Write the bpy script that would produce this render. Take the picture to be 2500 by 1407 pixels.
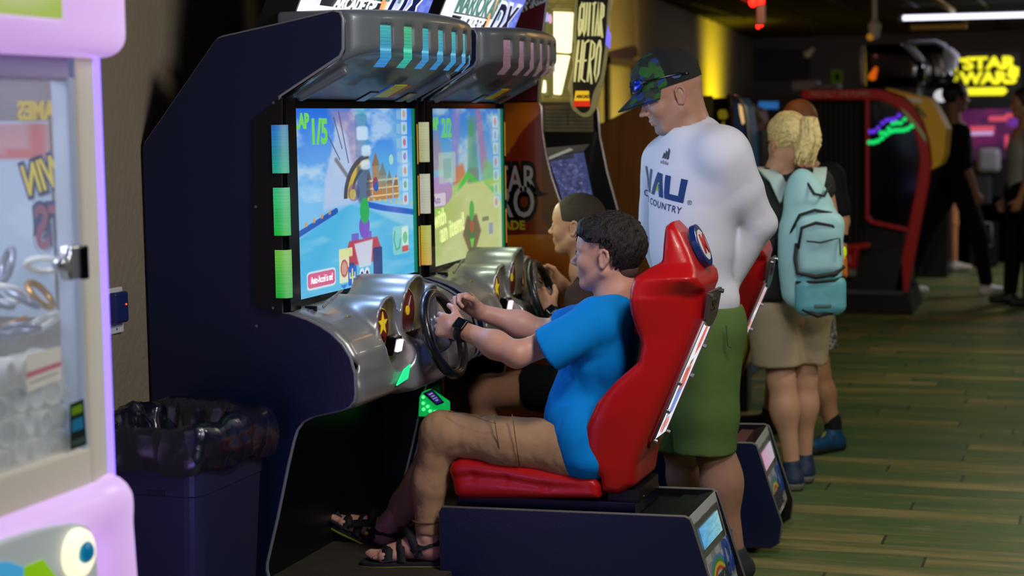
import bpy, bmesh, math, random
import numpy as np
from mathutils import Vector, Matrix

random.seed(7)
SC = bpy.context.scene
COL = SC.collection
for _o in list(bpy.data.objects):
    bpy.data.objects.remove(_o)

# ------------------------------------------------------------------ camera
F = 4300.0
CH = 1.6
YAW = math.radians(18.1)
ROLL = math.atan(.0155)
PITCH = math.atan((703.5 - (268 + 1390 * .0155)) * math.cos(ROLL) / F)
FW = np.array([-math.sin(YAW) * math.cos(PITCH), math.cos(YAW) * math.cos(PITCH), -math.sin(PITCH)])
_r0 = np.array([math.cos(YAW), math.sin(YAW), 0.])
_u0 = np.cross(_r0, FW)
EX = _r0 * math.cos(ROLL) - _u0 * math.sin(ROLL)
UP = _u0 * math.cos(ROLL) + _r0 * math.sin(ROLL)
CAMP = np.array([0, 0, CH])


def at(ax, x, y, v):
    """world point on the plane axis=v seen at photo pixel x, y"""
    d = FW + EX * (x - 1250) / F - UP * (y - 703.5) / F
    return CAMP + d * ((v - CAMP[ax]) / d[ax])


def P(x, y, Y):
    return at(1, x, y, Y)


cam_data = bpy.data.cameras.new('camera')
cam_data.sensor_width = 36.0
cam_data.lens = 36.0 * F / 2500.0
cam_data.clip_start = .05
cam_data.clip_end = 80
cam_data.dof.use_dof = True
cam_data.dof.focus_distance = 5.35
cam_data.dof.aperture_fstop = 2.8
cam_data.dof.aperture_blades = 0
cam = bpy.data.objects.new('camera', cam_data)
COL.objects.link(cam)
M = Matrix(((EX[0], UP[0], -FW[0], 0), (EX[1], UP[1], -FW[1], 0), (EX[2], UP[2], -FW[2], CH), (0, 0, 0, 1)))
cam.matrix_world = M
SC.camera = cam
SC.view_settings.view_transform = 'Standard'
SC.view_settings.look = 'None'
SC.view_settings.gamma = 1
SC.view_settings.exposure = 0.0
SC.view_settings.use_curve_mapping = False

world = bpy.data.worlds.new('world')
SC.world = world
world.use_nodes = True
world.node_tree.nodes['Background'].inputs[0].default_value = (.55, .62, 1.0, 1)
world.node_tree.nodes['Background'].inputs[1].default_value = .02


def lin(c):
    out = []
    for v in c[:3]:
        v = v / 255.0
        out.append(v / 12.92 if v <= .04045 else ((v + .055) / 1.055) ** 2.4)
    return tuple(out)


def lamp(name, kind, loc, power, color, size=.3, size_y=None, target=None, spot=None, blend=.5):
    d = bpy.data.lights.new(name, kind)
    d.energy = power
    d.color = color
    if kind == 'AREA':
        d.size = size
        if size_y:
            d.shape = 'RECTANGLE'
            d.size_y = size_y
    elif kind in ('POINT', 'SPOT'):
        d.shadow_soft_size = size
    if kind == 'SPOT':
        d.spot_size = math.radians(spot or 60)
        d.spot_blend = blend
    o = bpy.data.objects.new(name, d)
    o.location = loc
    if target is not None:
        o.rotation_euler = (Vector(target) - Vector(loc)).to_track_quat('-Z', 'Y').to_euler()
    COL.objects.link(o)
    return o


# room lighting: dim downlights in the ceiling over the aisle, one over the game row
lamp('downlight_row', 'AREA', (-.55, 4.1, 2.57), 42, (1, .93, .85), .5, .5, (-1.5, 5.3, .8))
lamp('downlight_front', 'AREA', (.5, 3.2, 2.57), 40, (.80, .86, 1), .6, .6, (-.9, 5.2, .9))
lamp('downlight_aisle', 'AREA', (.3, 7.0, 2.57), 30, (1, .93, .72), .6, .6, (-.1, 7.4, 0))
lamp('downlight_aisle_rear', 'AREA', (.2, 11.2, 2.57), 24, (1, .92, .62), .6, .6, (0, 11.3, 0))
lamp('yellow_wall_lamp', 'SPOT', (-2.9, 18.6, 1.35), 330, (1, .84, .02), 0, target=(-3.9, 18.7, 1.95), spot=110, blend=1)
lamp('yellow_wall_lamp', 'SPOT', (-2.6, 15.6, 1.2), 110, (1, .80, .12), 0, target=(-3.6, 15.4, 2.0), spot=120, blend=1)
lamp('yellow_wall_lamp_near', 'SPOT', (-2.5, 12.7, 1.3), 75, (1, .80, .12), 0, target=(-3.4, 12.7, 1.9), spot=120, blend=1)
lamp('red_wall_lamp', 'POINT', (-2.5, 12.6, 2.45), 6, (1, .3, .25), 0)
lamp('wall_wash', 'POINT', (-1.6, 16.5, 1.9), 18, (1, .85, .6), 0)
for _y in (4.95, 5.25, 5.55, 6.05, 6.35, 6.65):
    # unseen spots added at the two game screens to strengthen their light
    lamp('screen_boost_spot', 'SPOT', (-2.21, _y, 1.42), 5.0 if _y < 5.9 else 3, (.34, .52, 1) if _y < 5.9 else (.7, .85, .6), 0, target=(-1.3, _y, 1.22), spot=150, blend=.6)
lamp('rear_room_light', 'AREA', (.6, 17.5, 2.57), 90, (.95, .9, 1), 1.2, 1.2, (-.5, 18, 0))
lamp('orange_cabinet_lamp', 'POINT', (-1.5, 8.2, 2.2), 5, (1, .55, .15), .15)
lamp('blue_claw_lamp', 'POINT', (-2.05, 3.6, .55), 3.2, (.25, .22, 1), .12)

# ------------------------------------------------------------------ materials
_mats = {}


def mat(name, col=(128, 128, 128), rough=.5, metal=0., emit=None, es=0., bump=0., bscale=60., coat=0.,
        spec=.5, alpha=1., trans=0., sss=0., var=0., vscale=8., stretch=None, ior=1.45):
    if name in _mats:
        return _mats[name]
    m = bpy.data.materials.new(name)
    m.use_nodes = True
    nt = m.node_tree
    b = nt.nodes['Principled BSDF']
    c = lin(col)
    b.inputs['Base Color'].default_value = (*c, 1)
    b.inputs['Roughness'].default_value = rough
    b.inputs['Metallic'].default_value = metal
    b.inputs['Specular IOR Level'].default_value = spec
    b.inputs['IOR'].default_value = ior
    b.inputs['Coat Weight'].default_value = coat
    b.inputs['Coat Roughness'].default_value = .08
    b.inputs['Alpha'].default_value = alpha
    b.inputs['Transmission Weight'].default_value = trans
    if sss:
        b.inputs['Subsurface Weight'].default_value = sss
        b.inputs['Subsurface Radius'].default_value = (.012, .005, .003)
        b.inputs['Subsurface Scale'].default_value = 1
    if emit:
        b.inputs['Emission Color'].default_value = (*lin(emit), 1)
        b.inputs['Emission Strength'].default_value = es
    co = nt.nodes.new('ShaderNodeTexCoord')
    src = co.outputs['Object']
    if stretch:
        mp = nt.nodes.new('ShaderNodeMapping')
        mp.inputs['Scale'].default_value = stretch
        nt.links.new(src, mp.inputs[0])
        src = mp.outputs[0]
    if var:
        n = nt.nodes.new('ShaderNodeTexNoise')
        n.inputs['Scale'].default_value = vscale
        n.inputs['Detail'].default_value = 4
        nt.links.new(src, n.inputs['Vector'])
        r = nt.nodes.new('ShaderNodeMapRange')
        r.inputs[1].default_value = .3
        r.inputs[2].default_value = .7
        r.inputs[3].default_value = 1 - var
        r.inputs[4].default_value = 1 + var
        nt.links.new(n.outputs['Fac'], r.inputs[0])
        mx = nt.nodes.new('ShaderNodeVectorMath')
        mx.operation = 'SCALE'
        mx.inputs[0].default_value = c
        nt.links.new(r.outputs[0], mx.inputs['Scale'])
        nt.links.new(mx.outputs[0], b.inputs['Base Color'])
    if bump:
        n = nt.nodes.new('ShaderNodeTexNoise')
        n.inputs['Scale'].default_value = bscale
        n.inputs['Detail'].default_value = 3
        nt.links.new(src, n.inputs['Vector'])
        bp = nt.nodes.new('ShaderNodeBump')
        bp.inputs['Strength'].default_value = bump
        bp.inputs['Distance'].default_value = .01
        nt.links.new(n.outputs['Fac'], bp.inputs['Height'])
        nt.links.new(bp.outputs[0], b.inputs['Normal'])
    _mats[name] = m
    return m


def paint_mat(name, emit=0., rough=.4, coat=0., diffuse=True):
    """material whose colour is the printed / displayed picture stored on the mesh"""
    if name in _mats:
        return _mats[name]
    m = bpy.data.materials.new(name)
    m.use_nodes = True
    nt = m.node_tree
    b = nt.nodes['Principled BSDF']
    a = nt.nodes.new('ShaderNodeAttribute')
    a.attribute_name = 'picture'
    b.inputs['Roughness'].default_value = rough
    b.inputs['Coat Weight'].default_value = coat
    if diffuse:
        nt.links.new(a.outputs['Color'], b.inputs['Base Color'])
    else:
        b.inputs['Base Color'].default_value = (.01, .01, .01, 1)
    if emit:
        nt.links.new(a.outputs['Color'], b.inputs['Emission Color'])
        b.inputs['Emission Strength'].default_value = emit
    _mats[name] = m
    return m


# ------------------------------------------------------------------ object helpers
def link(name, me, material=None, parent=None, smooth=False):
    o = bpy.data.objects.new(name, me)
    COL.objects.link(o)
    if material is not None:
        for mm in (material if isinstance(material, (list, tuple)) else [material]):
            me.materials.append(mm)
    if parent is not None:
        o.parent = parent
        o.matrix_parent_inverse = parent.matrix_world.inverted() if False else Matrix.Translation(-Vector(parent.location))
    if smooth:
        me.shade_smooth()
    return o


def thing(name, label, cat, loc=(0, 0, 0), group=None):
    o = bpy.data.objects.new(name, None)
    o.empty_display_size = .1
    o.location = Vector([float(v) for v in loc])
    COL.objects.link(o)
    o['label'] = label
    o['category'] = cat
    if group:
        o['group'] = group
    return o


def tag(o, label, cat, group=None, kind=None):
    o['label'] = label
    o['category'] = cat
    if group:
        o['group'] = group
    if kind:
        o['kind'] = kind
    return o


def struct(o):
    o['kind'] = 'structure'
    return o


def pydata(name, verts, faces, material, parent=None, smooth=False, bevel=0., segs=2):
    me = bpy.data.meshes.new(name)
    me.from_pydata([tuple(map(float, v)) for v in verts], [], faces)
    me.validate()
    o = link(name, me, material, parent, smooth)
    if bevel:
        md = o.modifiers.new('bevel', 'BEVEL')
        md.width = bevel
        md.segments = segs
        md.limit_method = 'ANGLE'
        md.angle_limit = math.radians(35)
    return o


class MB:
    """collects simple solids into one mesh"""

    def __init__(s):
        s.v = []
        s.f = []

    def add(s, vs, fs):
        n = len(s.v)
        s.v += [tuple(map(float, v)) for v in vs]
        s.f += [tuple(i + n for i in f) for f in fs]
        return s

    def box(s, lo, hi, R=None, c=None):
        x0, y0, z0 = lo
        x1, y1, z1 = hi
        vs = [(x0, y0, z0), (x1, y0, z0), (x1, y1, z0), (x0, y1, z0), (x0, y0, z1), (x1, y0, z1), (x1, y1, z1), (x0, y1, z1)]
        if R is not None:
            c = Vector(c)
            vs = [c + R @ Vector(v) for v in vs]
        return s.add(vs, [(3, 2, 1, 0), (4, 5, 6, 7), (0, 1, 5, 4), (1, 2, 6, 5), (2, 3, 7, 6), (3, 0, 4, 7)])

    def prism(s, pts, d):
        """pts: 3D polygon; d: extrusion vector"""
        n = len(pts)
        d = np.array(d, float)
        a = [np.array(p, float) for p in pts]
        vs = a + [p + d for p in a]
        fs = [tuple(range(n))[::-1], tuple(range(n, 2 * n))]
        fs += [(i, (i + 1) % n, (i + 1) % n + n, i + n) for i in range(n)]
        return s.add(vs, fs)

    def tube(s, pts, r, n=8, closed=False, cap=True):
        pts = [Vector([float(q) for q in p]) for p in pts]
        m = len(pts)
        rr = r if hasattr(r, '__len__') else [r] * m
        rings = []
        up = None
        for i, p in enumerate(pts):
            if closed:
                t = pts[(i + 1) % m] - pts[i - 1]
            else:
                t = pts[min(i + 1, m - 1)] - pts[max(i - 1, 0)]
            t.normalize()
            if up is None:
                up = Vector((0, 0, 1)) if abs(t.z) < .9 else Vector((1, 0, 0))
            a = t.cross(up)
            a.normalize()
            b = a.cross(t)
            up = b
            rings.append([p + (a * math.cos(2 * math.pi * k / n) + b * math.sin(2 * math.pi * k / n)) * rr[i] for k in range(n)])
        vs = [v for r_ in rings for v in r_]
        fs = []
        for i in range(m if closed else m - 1):
            j = (i + 1) % m
            for k in range(n):
                fs.append((i * n + k, i * n + (k + 1) % n, j * n + (k + 1) % n, j * n + k))
        if not closed and cap:
            fs.append(tuple(range(n))[::-1])
            fs.append(tuple((m - 1) * n + k for k in range(n)))
        return s.add(vs, fs)

    def cyl(s, a, b, r, n=16, r2=None):
        return s.tube([a, b], [r, r if r2 is None else r2], n)

    def disc(s, c, nrm, r, t=.002, n=28, sy=1.):
        c = Vector([float(q) for q in c])
        nrm = Vector(nrm).normalized()
        return s.tube([c - nrm * t / 2, c + nrm * t / 2], r, n)

    def build(s, name, material, parent=None, smooth=False, bevel=0., segs=2):
        return pydata(name, s.v, s.f, material, parent, smooth, bevel, segs)


def roundpoly(pts, r, n=4):
    """round corners of a 2-D/3-D polygon; r scalar or list"""
    out = []
    m = len(pts)
    for i in range(m):
        p0, p1, p2 = (np.array(pts[(i + k) % m], float) for k in (-1, 0, 1))
        ri = r[i] if hasattr(r, '__len__') else r
        a = p0 - p1
        b = p2 - p1
        la, lb = np.linalg.norm(a), np.linalg.norm(b)
        t = min(ri, la * .45, lb * .45)
        if t <= 0:
            out.append(p1)
            continue
        A = p1 + a / la * t
        B = p1 + b / lb * t
        for k in range(n + 1):
            u = k / n
            out.append((1 - u) ** 2 * A + 2 * u * (1 - u) * p1 + u * u * B)
    return out


def picture(name, corners, nu, nv, fn, material, parent=None, curve=None):
    """a flat printed / displayed surface; corners: bottom-left, bottom-right, top-right, top-left;
    fn(U,V) -> (nv,nu,3) sRGB 0..255, V upward"""
    bl, br, tr, tl = (np.array(c, float) for c in corners)
    U, V = np.meshgrid(np.linspace(0, 1, nu), np.linspace(0, 1, nv))
    u = U[..., None]
    v = V[..., None]
    pos = (bl * (1 - u) + br * u) * (1 - v) + (tl * (1 - u) + tr * u) * v
    if curve is not None:
        pos = curve(pos, U, V)
    rgb = np.clip(np.array(fn(U, V), float), 0, 255) / 255.
    rgb = np.where(rgb <= .04045, rgb / 12.92, ((rgb + .055) / 1.055) ** 2.4)
    me = bpy.data.meshes.new(name)
    nvtx = nu * nv
    me.vertices.add(nvtx)
    me.vertices.foreach_set('co', pos.reshape(-1).astype(np.float32))
    idx = np.arange(nvtx).reshape(nv, nu)
    q = np.stack([idx[:-1, :-1], idx[:-1, 1:], idx[1:, 1:], idx[1:, :-1]], -1).reshape(-1, 4)
    me.loops.add(q.size)
    me.loops.foreach_set('vertex_index', q.reshape(-1).astype(np.int32))
    me.polygons.add(len(q))
    me.polygons.foreach_set('loop_start', (np.arange(len(q)) * 4).astype(np.int32))
    me.update(calc_edges=True)
    ca = me.color_attributes.new('picture', 'FLOAT_COLOR', 'POINT')
    rgba = np.ones((nvtx, 4), np.float32)
    rgba[:, :3] = rgb.reshape(-1, 3)
    ca.data.foreach_set('color', rgba.reshape(-1))
    return link(name, me, material, parent)


def text(name, s, org, right, up, size, material, parent=None, ext=.001, bold=0., shear=0., align='LEFT', wscale=1., space=1.):
    cu = bpy.data.curves.new(name, 'FONT')
    cu.body = s
    cu.size = size
    cu.extrude = ext
    cu.offset = bold
    cu.shear = shear
    cu.align_x = align
    cu.align_y = 'CENTER'
    cu.space_character = space
    cu.space_line = .85
    cu.resolution_u = 3
    tmp = bpy.data.objects.new('tmp', cu)
    COL.objects.link(tmp)
    bpy.context.view_layer.update()
    me = bpy.data.meshes.new_from_object(tmp)
    bpy.data.objects.remove(tmp)
    R = Vector(right).normalized()
    U = Vector(up)
    U = (U - R * U.dot(R)).normalized()
    N = R.cross(U)
    for v in me.vertices:
        c = v.co
        v.co = Vector([float(q) for q in org]) + R * c.x * wscale + U * c.y + N * c.z
    me.materials.clear()
    return link(name, me, material, parent)


# ------------------------------------------------------------------ signed distance modelling
def _n(v):
    return np.array(v, float)


def rc(a, b, ra, rb=None):
    """tapered capsule"""
    a, b = _n(a), _n(b)
    rb = ra if rb is None else rb
    L = np.linalg.norm(b - a)
    lo = np.minimum(a - ra, b - rb)
    hi = np.maximum(a + ra, b + rb)

    def f(X, Y, Z):
        dx, dy, dz = X - a[0], Y - a[1], Z - a[2]
        if L < 1e-6:
            return np.sqrt(dx * dx + dy * dy + dz * dz) - ra
        ax = (b - a) / L
        t = dx * ax[0] + dy * ax[1] + dz * ax[2]
        q = np.sqrt(np.maximum(dx * dx + dy * dy + dz * dz - t * t, 0))
        k = (ra - rb) / L
        k = max(-.95, min(.95, k))
        tt = np.clip(t + q * k / math.sqrt(1 - k * k), 0, L)
        return np.sqrt((t - tt) ** 2 + q * q) - (ra + (rb - ra) * tt / L)
    return f, lo, hi


def el(c, r, R=None):
    """ellipsoid, R 3x3 rotation (columns = local axes)"""
    c, r = _n(c), _n(r)
    m = max(r)
    if R is None:
        R = np.eye(3)
    R = np.array(R, float)

    def f(X, Y, Z):
        dx, dy, dz = X - c[0], Y - c[1], Z - c[2]
        l = [R[0, i] * dx + R[1, i] * dy + R[2, i] * dz for i in range(3)]
        k0 = np.sqrt(sum((l[i] / r[i]) ** 2 for i in range(3)))
        k1 = np.sqrt(sum((l[i] / r[i] ** 2) ** 2 for i in range(3))) + 1e-9
        return np.where(k0 < 1e-4, -min(r), k0 * (k0 - 1) / k1)
    return f, c - m, c + m


def bx(c, h, r=.01, R=None):
    """rounded box"""
    c, h = _n(c), _n(h)
    m = float(np.linalg.norm(h)) if R is not None else None
    if R is None:
        R = np.eye(3)
        lo, hi = c - h, c + h
    else:
        lo, hi = c - m, c + m
    R = np.array(R, float)

    def f(X, Y, Z):
        dx, dy, dz = X - c[0], Y - c[1], Z - c[2]
        q = [np.abs(R[0, i] * dx + R[1, i] * dy + R[2, i] * dz) - (h[i] - r) for i in range(3)]
        o = np.sqrt(sum(np.maximum(v, 0) ** 2 for v in q))
        return o + np.minimum(np.maximum(q[0], np.maximum(q[1], q[2])), 0) - r
    return f, lo, hi


def poly2(pts):
    """signed distance to a 2-D polygon"""
    pts = np.array(pts, float)

    def f(U, V):
        d = np.full(U.shape, 1e9)
        s = np.ones(U.shape)
        n = len(pts)
        for i in range(n):
            a, b = pts[i], pts[i - 1]
            e = b - a
            wx, wy = U - a[0], V - a[1]
            t = np.clip((wx * e[0] + wy * e[1]) / (e @ e + 1e-12), 0, 1)
            bx_, by_ = wx - e[0] * t, wy - e[1] * t
            d = np.minimum(d, bx_ * bx_ + by_ * by_)
            c1 = V >= a[1]
            c2 = V < b[1]
            c3 = e[0] * wy > e[1] * wx
            s = np.where((c1 & c2 & c3) | (~c1 & ~c2 & ~c3), -s, s)
        return s * np.sqrt(d)
    return f, pts.min(0), pts.max(0)


def smin(a, b, k):
    if k <= 0:
        return np.minimum(a, b)
    h = np.clip(.5 + .5 * (b - a) / k, 0, 1)
    return b + (a - b) * h - k * h * (1 - h)


def smax(a, b, k):
    return -smin(-a, -b, k)


def nets(D, lo, res):
    """naive surface nets -> verts, quads"""
    nx, ny, nz = D.shape
    S = D < 0
    c = [S[i:nx - 1 + i, j:ny - 1 + j, k:nz - 1 + k] for i in (0, 1) for j in (0, 1) for k in (0, 1)]
    cnt = sum(x.astype(np.int8) for x in c)
    act = (cnt > 0) & (cnt < 8)
    I = np.argwhere(act)
    if len(I) == 0:
        return np.zeros((0, 3)), np.zeros((0, 4), int)
    idm = -np.ones(act.shape, np.int64)
    idm[act] = np.arange(len(I))
    acc = np.zeros((len(I), 3))
    num = np.zeros(len(I))
    cs = [(i, j, k) for i in (0, 1) for j in (0, 1) for k in (0, 1)]
    for a in cs:
        for ax in range(3):
            if a[ax] == 0:
                b = list(a)
                b[ax] = 1
                da = D[I[:, 0] + a[0], I[:, 1] + a[1], I[:, 2] + a[2]]
                db = D[I[:, 0] + b[0], I[:, 1] + b[1], I[:, 2] + b[2]]
                m = (da < 0) != (db < 0)
                t = np.where(m, da / np.where(m, da - db, 1), 0)
                p = np.tile(np.array(a, float), (len(I), 1))
                p[:, ax] += t
                acc[m] += p[m]
                num[m] += 1
    V = (I + acc / num[:, None]) * res + np.array(lo)
    Q = []
    for ax in range(3):
        o1, o2 = [(1, 2), (2, 0), (0, 1)][ax]
        sl0 = [slice(1, -1)] * 3
        sl1 = [slice(1, -1)] * 3
        sl0[ax] = slice(0, D.shape[ax] - 1)
        sl1[ax] = slice(1, D.shape[ax])
        A = S[tuple(sl0)]
        B = S[tuple(sl1)]
        for flip, mm in ((False, A & ~B), (True, ~A & B)):
            E = np.argwhere(mm)
            if len(E) == 0:
                continue
            off = np.ones(3, int)
            off[ax] = 0
            E = E + off
            d1 = np.zeros(3, int)
            d1[o1] = 1
            d2 = np.zeros(3, int)
            d2[o2] = 1
            g = lambda e: idm[e[:, 0], e[:, 1], e[:, 2]]
            q = np.stack([g(E - d1 - d2), g(E - d2), g(E), g(E - d1)], 1)
            if flip:
                q = q[:, ::-1]
            Q.append(q)
    return V, np.concatenate(Q)


def sdf(prims, res, k=.02, post=None, margin=.012, clip=None):
    """prims: list of (op, prim[, k]); op '+', '-', '&'.  returns verts, quads"""
    prims = [p if isinstance(p[0], str) else ('+', p) for p in prims]
    los = [p[1][1] for p in prims if p[0] == '+']
    his = [p[1][2] for p in prims if p[0] == '+']
    lo = np.min(los, 0) - margin - res * 2
    hi = np.max(his, 0) + margin + res * 2
    if clip:
        lo = np.maximum(lo, clip[0])
        hi = np.minimum(hi, clip[1])
    n = np.ceil((hi - lo) / res).astype(int) + 1
    ax = [lo[i] + res * np.arange(n[i]) for i in range(3)]
    D = np.full(tuple(n), 1.0)
    for p in prims:
        op = p[0]
        f, plo, phi = p[1]
        kk = p[2] if len(p) > 2 else k
        if op == '&':
            s = (slice(None),) * 3
        else:
            g = max(kk, res * 3) + res * 2
            i0 = np.clip(np.floor((plo - g - lo) / res).astype(int), 0, n)
            i1 = np.clip(np.ceil((phi + g - lo) / res).astype(int) + 1, 0, n)
            s = tuple(slice(i0[i], i1[i]) for i in range(3))
        X = ax[0][s[0]][:, None, None]
        Y = ax[1][s[1]][None, :, None]
        Z = ax[2][s[2]][None, None, :]
        if 0 in D[s].shape:
            continue
        X, Y, Z = np.broadcast_arrays(X, Y, Z)
        d = f(X, Y, Z)
        if op == '+':
            D[s] = smin(D[s], d, kk)
        elif op == '-':
            D[s] = smax(D[s], -d, kk)
        else:
            D[s] = smax(D[s], d, kk)
    if post:
        X, Y, Z = np.broadcast_arrays(ax[0][:, None, None], ax[1][None, :, None], ax[2][None, None, :])
        D = post(D, X, Y, Z)
    D[0], D[-1] = np.maximum(D[0], .001), np.maximum(D[-1], .001)
    D[:, 0], D[:, -1] = np.maximum(D[:, 0], .001), np.maximum(D[:, -1], .001)
    D[:, :, 0], D[:, :, -1] = np.maximum(D[:, :, 0], .001), np.maximum(D[:, :, -1], .001)
    return nets(D, lo, res)


def arrmesh(name, parts, material, parent=None, matfn=None):
    """parts: list of (verts, quads) joined into one smooth mesh"""
    vs, qs, n = [], [], 0
    for v, q in parts:
        vs.append(v)
        qs.append(q + n)
        n += len(v)
    V = np.concatenate(vs)
    Q = np.concatenate(qs)
    me = bpy.data.meshes.new(name)
    me.vertices.add(len(V))
    me.vertices.foreach_set('co', V.reshape(-1).astype(np.float32))
    me.loops.add(Q.size)
    me.loops.foreach_set('vertex_index', Q.reshape(-1).astype(np.int32))
    me.polygons.add(len(Q))
    me.polygons.foreach_set('loop_start', (np.arange(len(Q)) * 4).astype(np.int32))
    if matfn is not None:
        C = V[Q].mean(1)
        me.polygons.foreach_set('material_index', np.asarray(matfn(C), np.int32))
    me.update(calc_edges=True)
    return link(name, me, material, parent, smooth=True)


def colour_mesh(o, fn):
    """store a printed colour on an existing mesh; fn(co Nx3)->Nx3 sRGB"""
    me = o.data
    co = np.zeros(len(me.vertices) * 3, np.float32)
    me.vertices.foreach_get('co', co)
    co = co.reshape(-1, 3)
    rgb = np.clip(fn(co), 0, 255) / 255.
    rgb = np.where(rgb <= .04045, rgb / 12.92, ((rgb + .055) / 1.055) ** 2.4)
    rgba = np.ones((len(co), 4), np.float32)
    rgba[:, :3] = rgb
    ca = me.color_attributes.new('picture', 'FLOAT_COLOR', 'POINT')
    ca.data.foreach_set('color', rgba.reshape(-1))


def sdfobj(name, prims, res, material, parent=None, k=.02, **kw):
    return arrmesh(name, [sdf(prims, res, k, **kw)], material, parent)


def rotm(x=(1, 0, 0), z=(0, 0, 1)):
    """frame with local x along x and z roughly up; columns are axes"""
    x = _n(x) / np.linalg.norm(x)
    y = np.cross(_n(z), x)
    y /= np.linalg.norm(y)
    z = np.cross(x, y)
    return np.stack([x, y, z], 1)


def vnoise(X, Y, Z, seed=0, sc=1.):
    r = np.random.RandomState(seed)
    out = 0
    for i in range(6):
        w = r.normal(size=3) * sc * (1.6 ** (i / 2))
        out = out + np.sin(X * w[0] + Y * w[1] + Z * w[2] + r.rand() * 6.28) / (1.3 ** i)
    return out / 3.


def hash2(I, J, seed=0):
    v = np.sin(I * 127.1 + J * 311.7 + seed * 74.7) * 43758.5453
    return v - np.floor(v)


def pn(U, V, sc, seed=0, oct=3):
    """smooth value noise 0..1"""
    out = 0
    amp = 1
    tot = 0
    for o in range(oct):
        x, y = U * sc, V * sc
        i, j = np.floor(x), np.floor(y)
        fx, fy = x - i, y - j
        fx, fy = fx * fx * (3 - 2 * fx), fy * fy * (3 - 2 * fy)
        a = hash2(i, j, seed) * (1 - fx) + hash2(i + 1, j, seed) * fx
        b = hash2(i, j + 1, seed) * (1 - fx) + hash2(i + 1, j + 1, seed) * fx
        out = out + amp * (a * (1 - fy) + b * fy)
        tot += amp
        amp *= .5
        sc *= 2
    return out / tot


class Art:
    """tiny painter over a U,V grid (V up)"""

    def __init__(s, U, V, bg, aspect=1.):
        s.U, s.V = U, V
        s.asp = aspect
        s.c = np.zeros(U.shape + (3,)) + np.array(bg, float)

    def put(s, mask, col, a=1.):
        m = np.clip(mask, 0, 1)[..., None] * a
        s.c = s.c * (1 - m) + np.array(col, float) * m
        return s

    def sd(s, d, soft=.004):
        return np.clip(.5 - d / soft, 0, 1)

    def grad(s, c0, c1, t):
        t = np.clip(t, 0, 1)[..., None]
        return np.array(c0, float) * (1 - t) + np.array(c1, float) * t

    def rect(s, u0, v0, u1, v1, col, a=1., r=0., soft=.004):
        cx, cy, hx, hy = (u0 + u1) / 2, (v0 + v1) / 2, (u1 - u0) / 2, (v1 - v0) / 2
        qx = np.abs(s.U - cx) - hx + r
        qy = np.abs(s.V - cy) / s.asp - hy / s.asp + r
        d = np.hypot(np.maximum(qx, 0), np.maximum(qy, 0)) + np.minimum(np.maximum(qx, qy), 0) - r
        return s.put(s.sd(d, soft), col, a)

    def circ(s, u, v, ru, rv, col, a=1., soft=.05):
        d = np.hypot((s.U - u) / ru, (s.V - v) / rv) - 1
        return s.put(np.clip(.5 - d / soft, 0, 1), col, a)

    def poly(s, pts, col, a=1., soft=.004):
        f, _, _ = poly2(pts)
        return s.put(s.sd(f(s.U, s.V), soft), col, a)

    def line(s, pts, w, col, a=1., soft=.004):
        d = np.full(s.U.shape, 9.)
        for p, q in zip(pts[:-1], pts[1:]):
            e = np.array(q, float) - np.array(p, float)
            t = np.clip(((s.U - p[0]) * e[0] + (s.V - p[1]) * e[1]) / (e @ e + 1e-12), 0, 1)
            d = np.minimum(d, np.hypot(s.U - p[0] - e[0] * t, s.V - p[1] - e[1] * t))
        return s.put(s.sd(d - w, soft), col, a)

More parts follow.
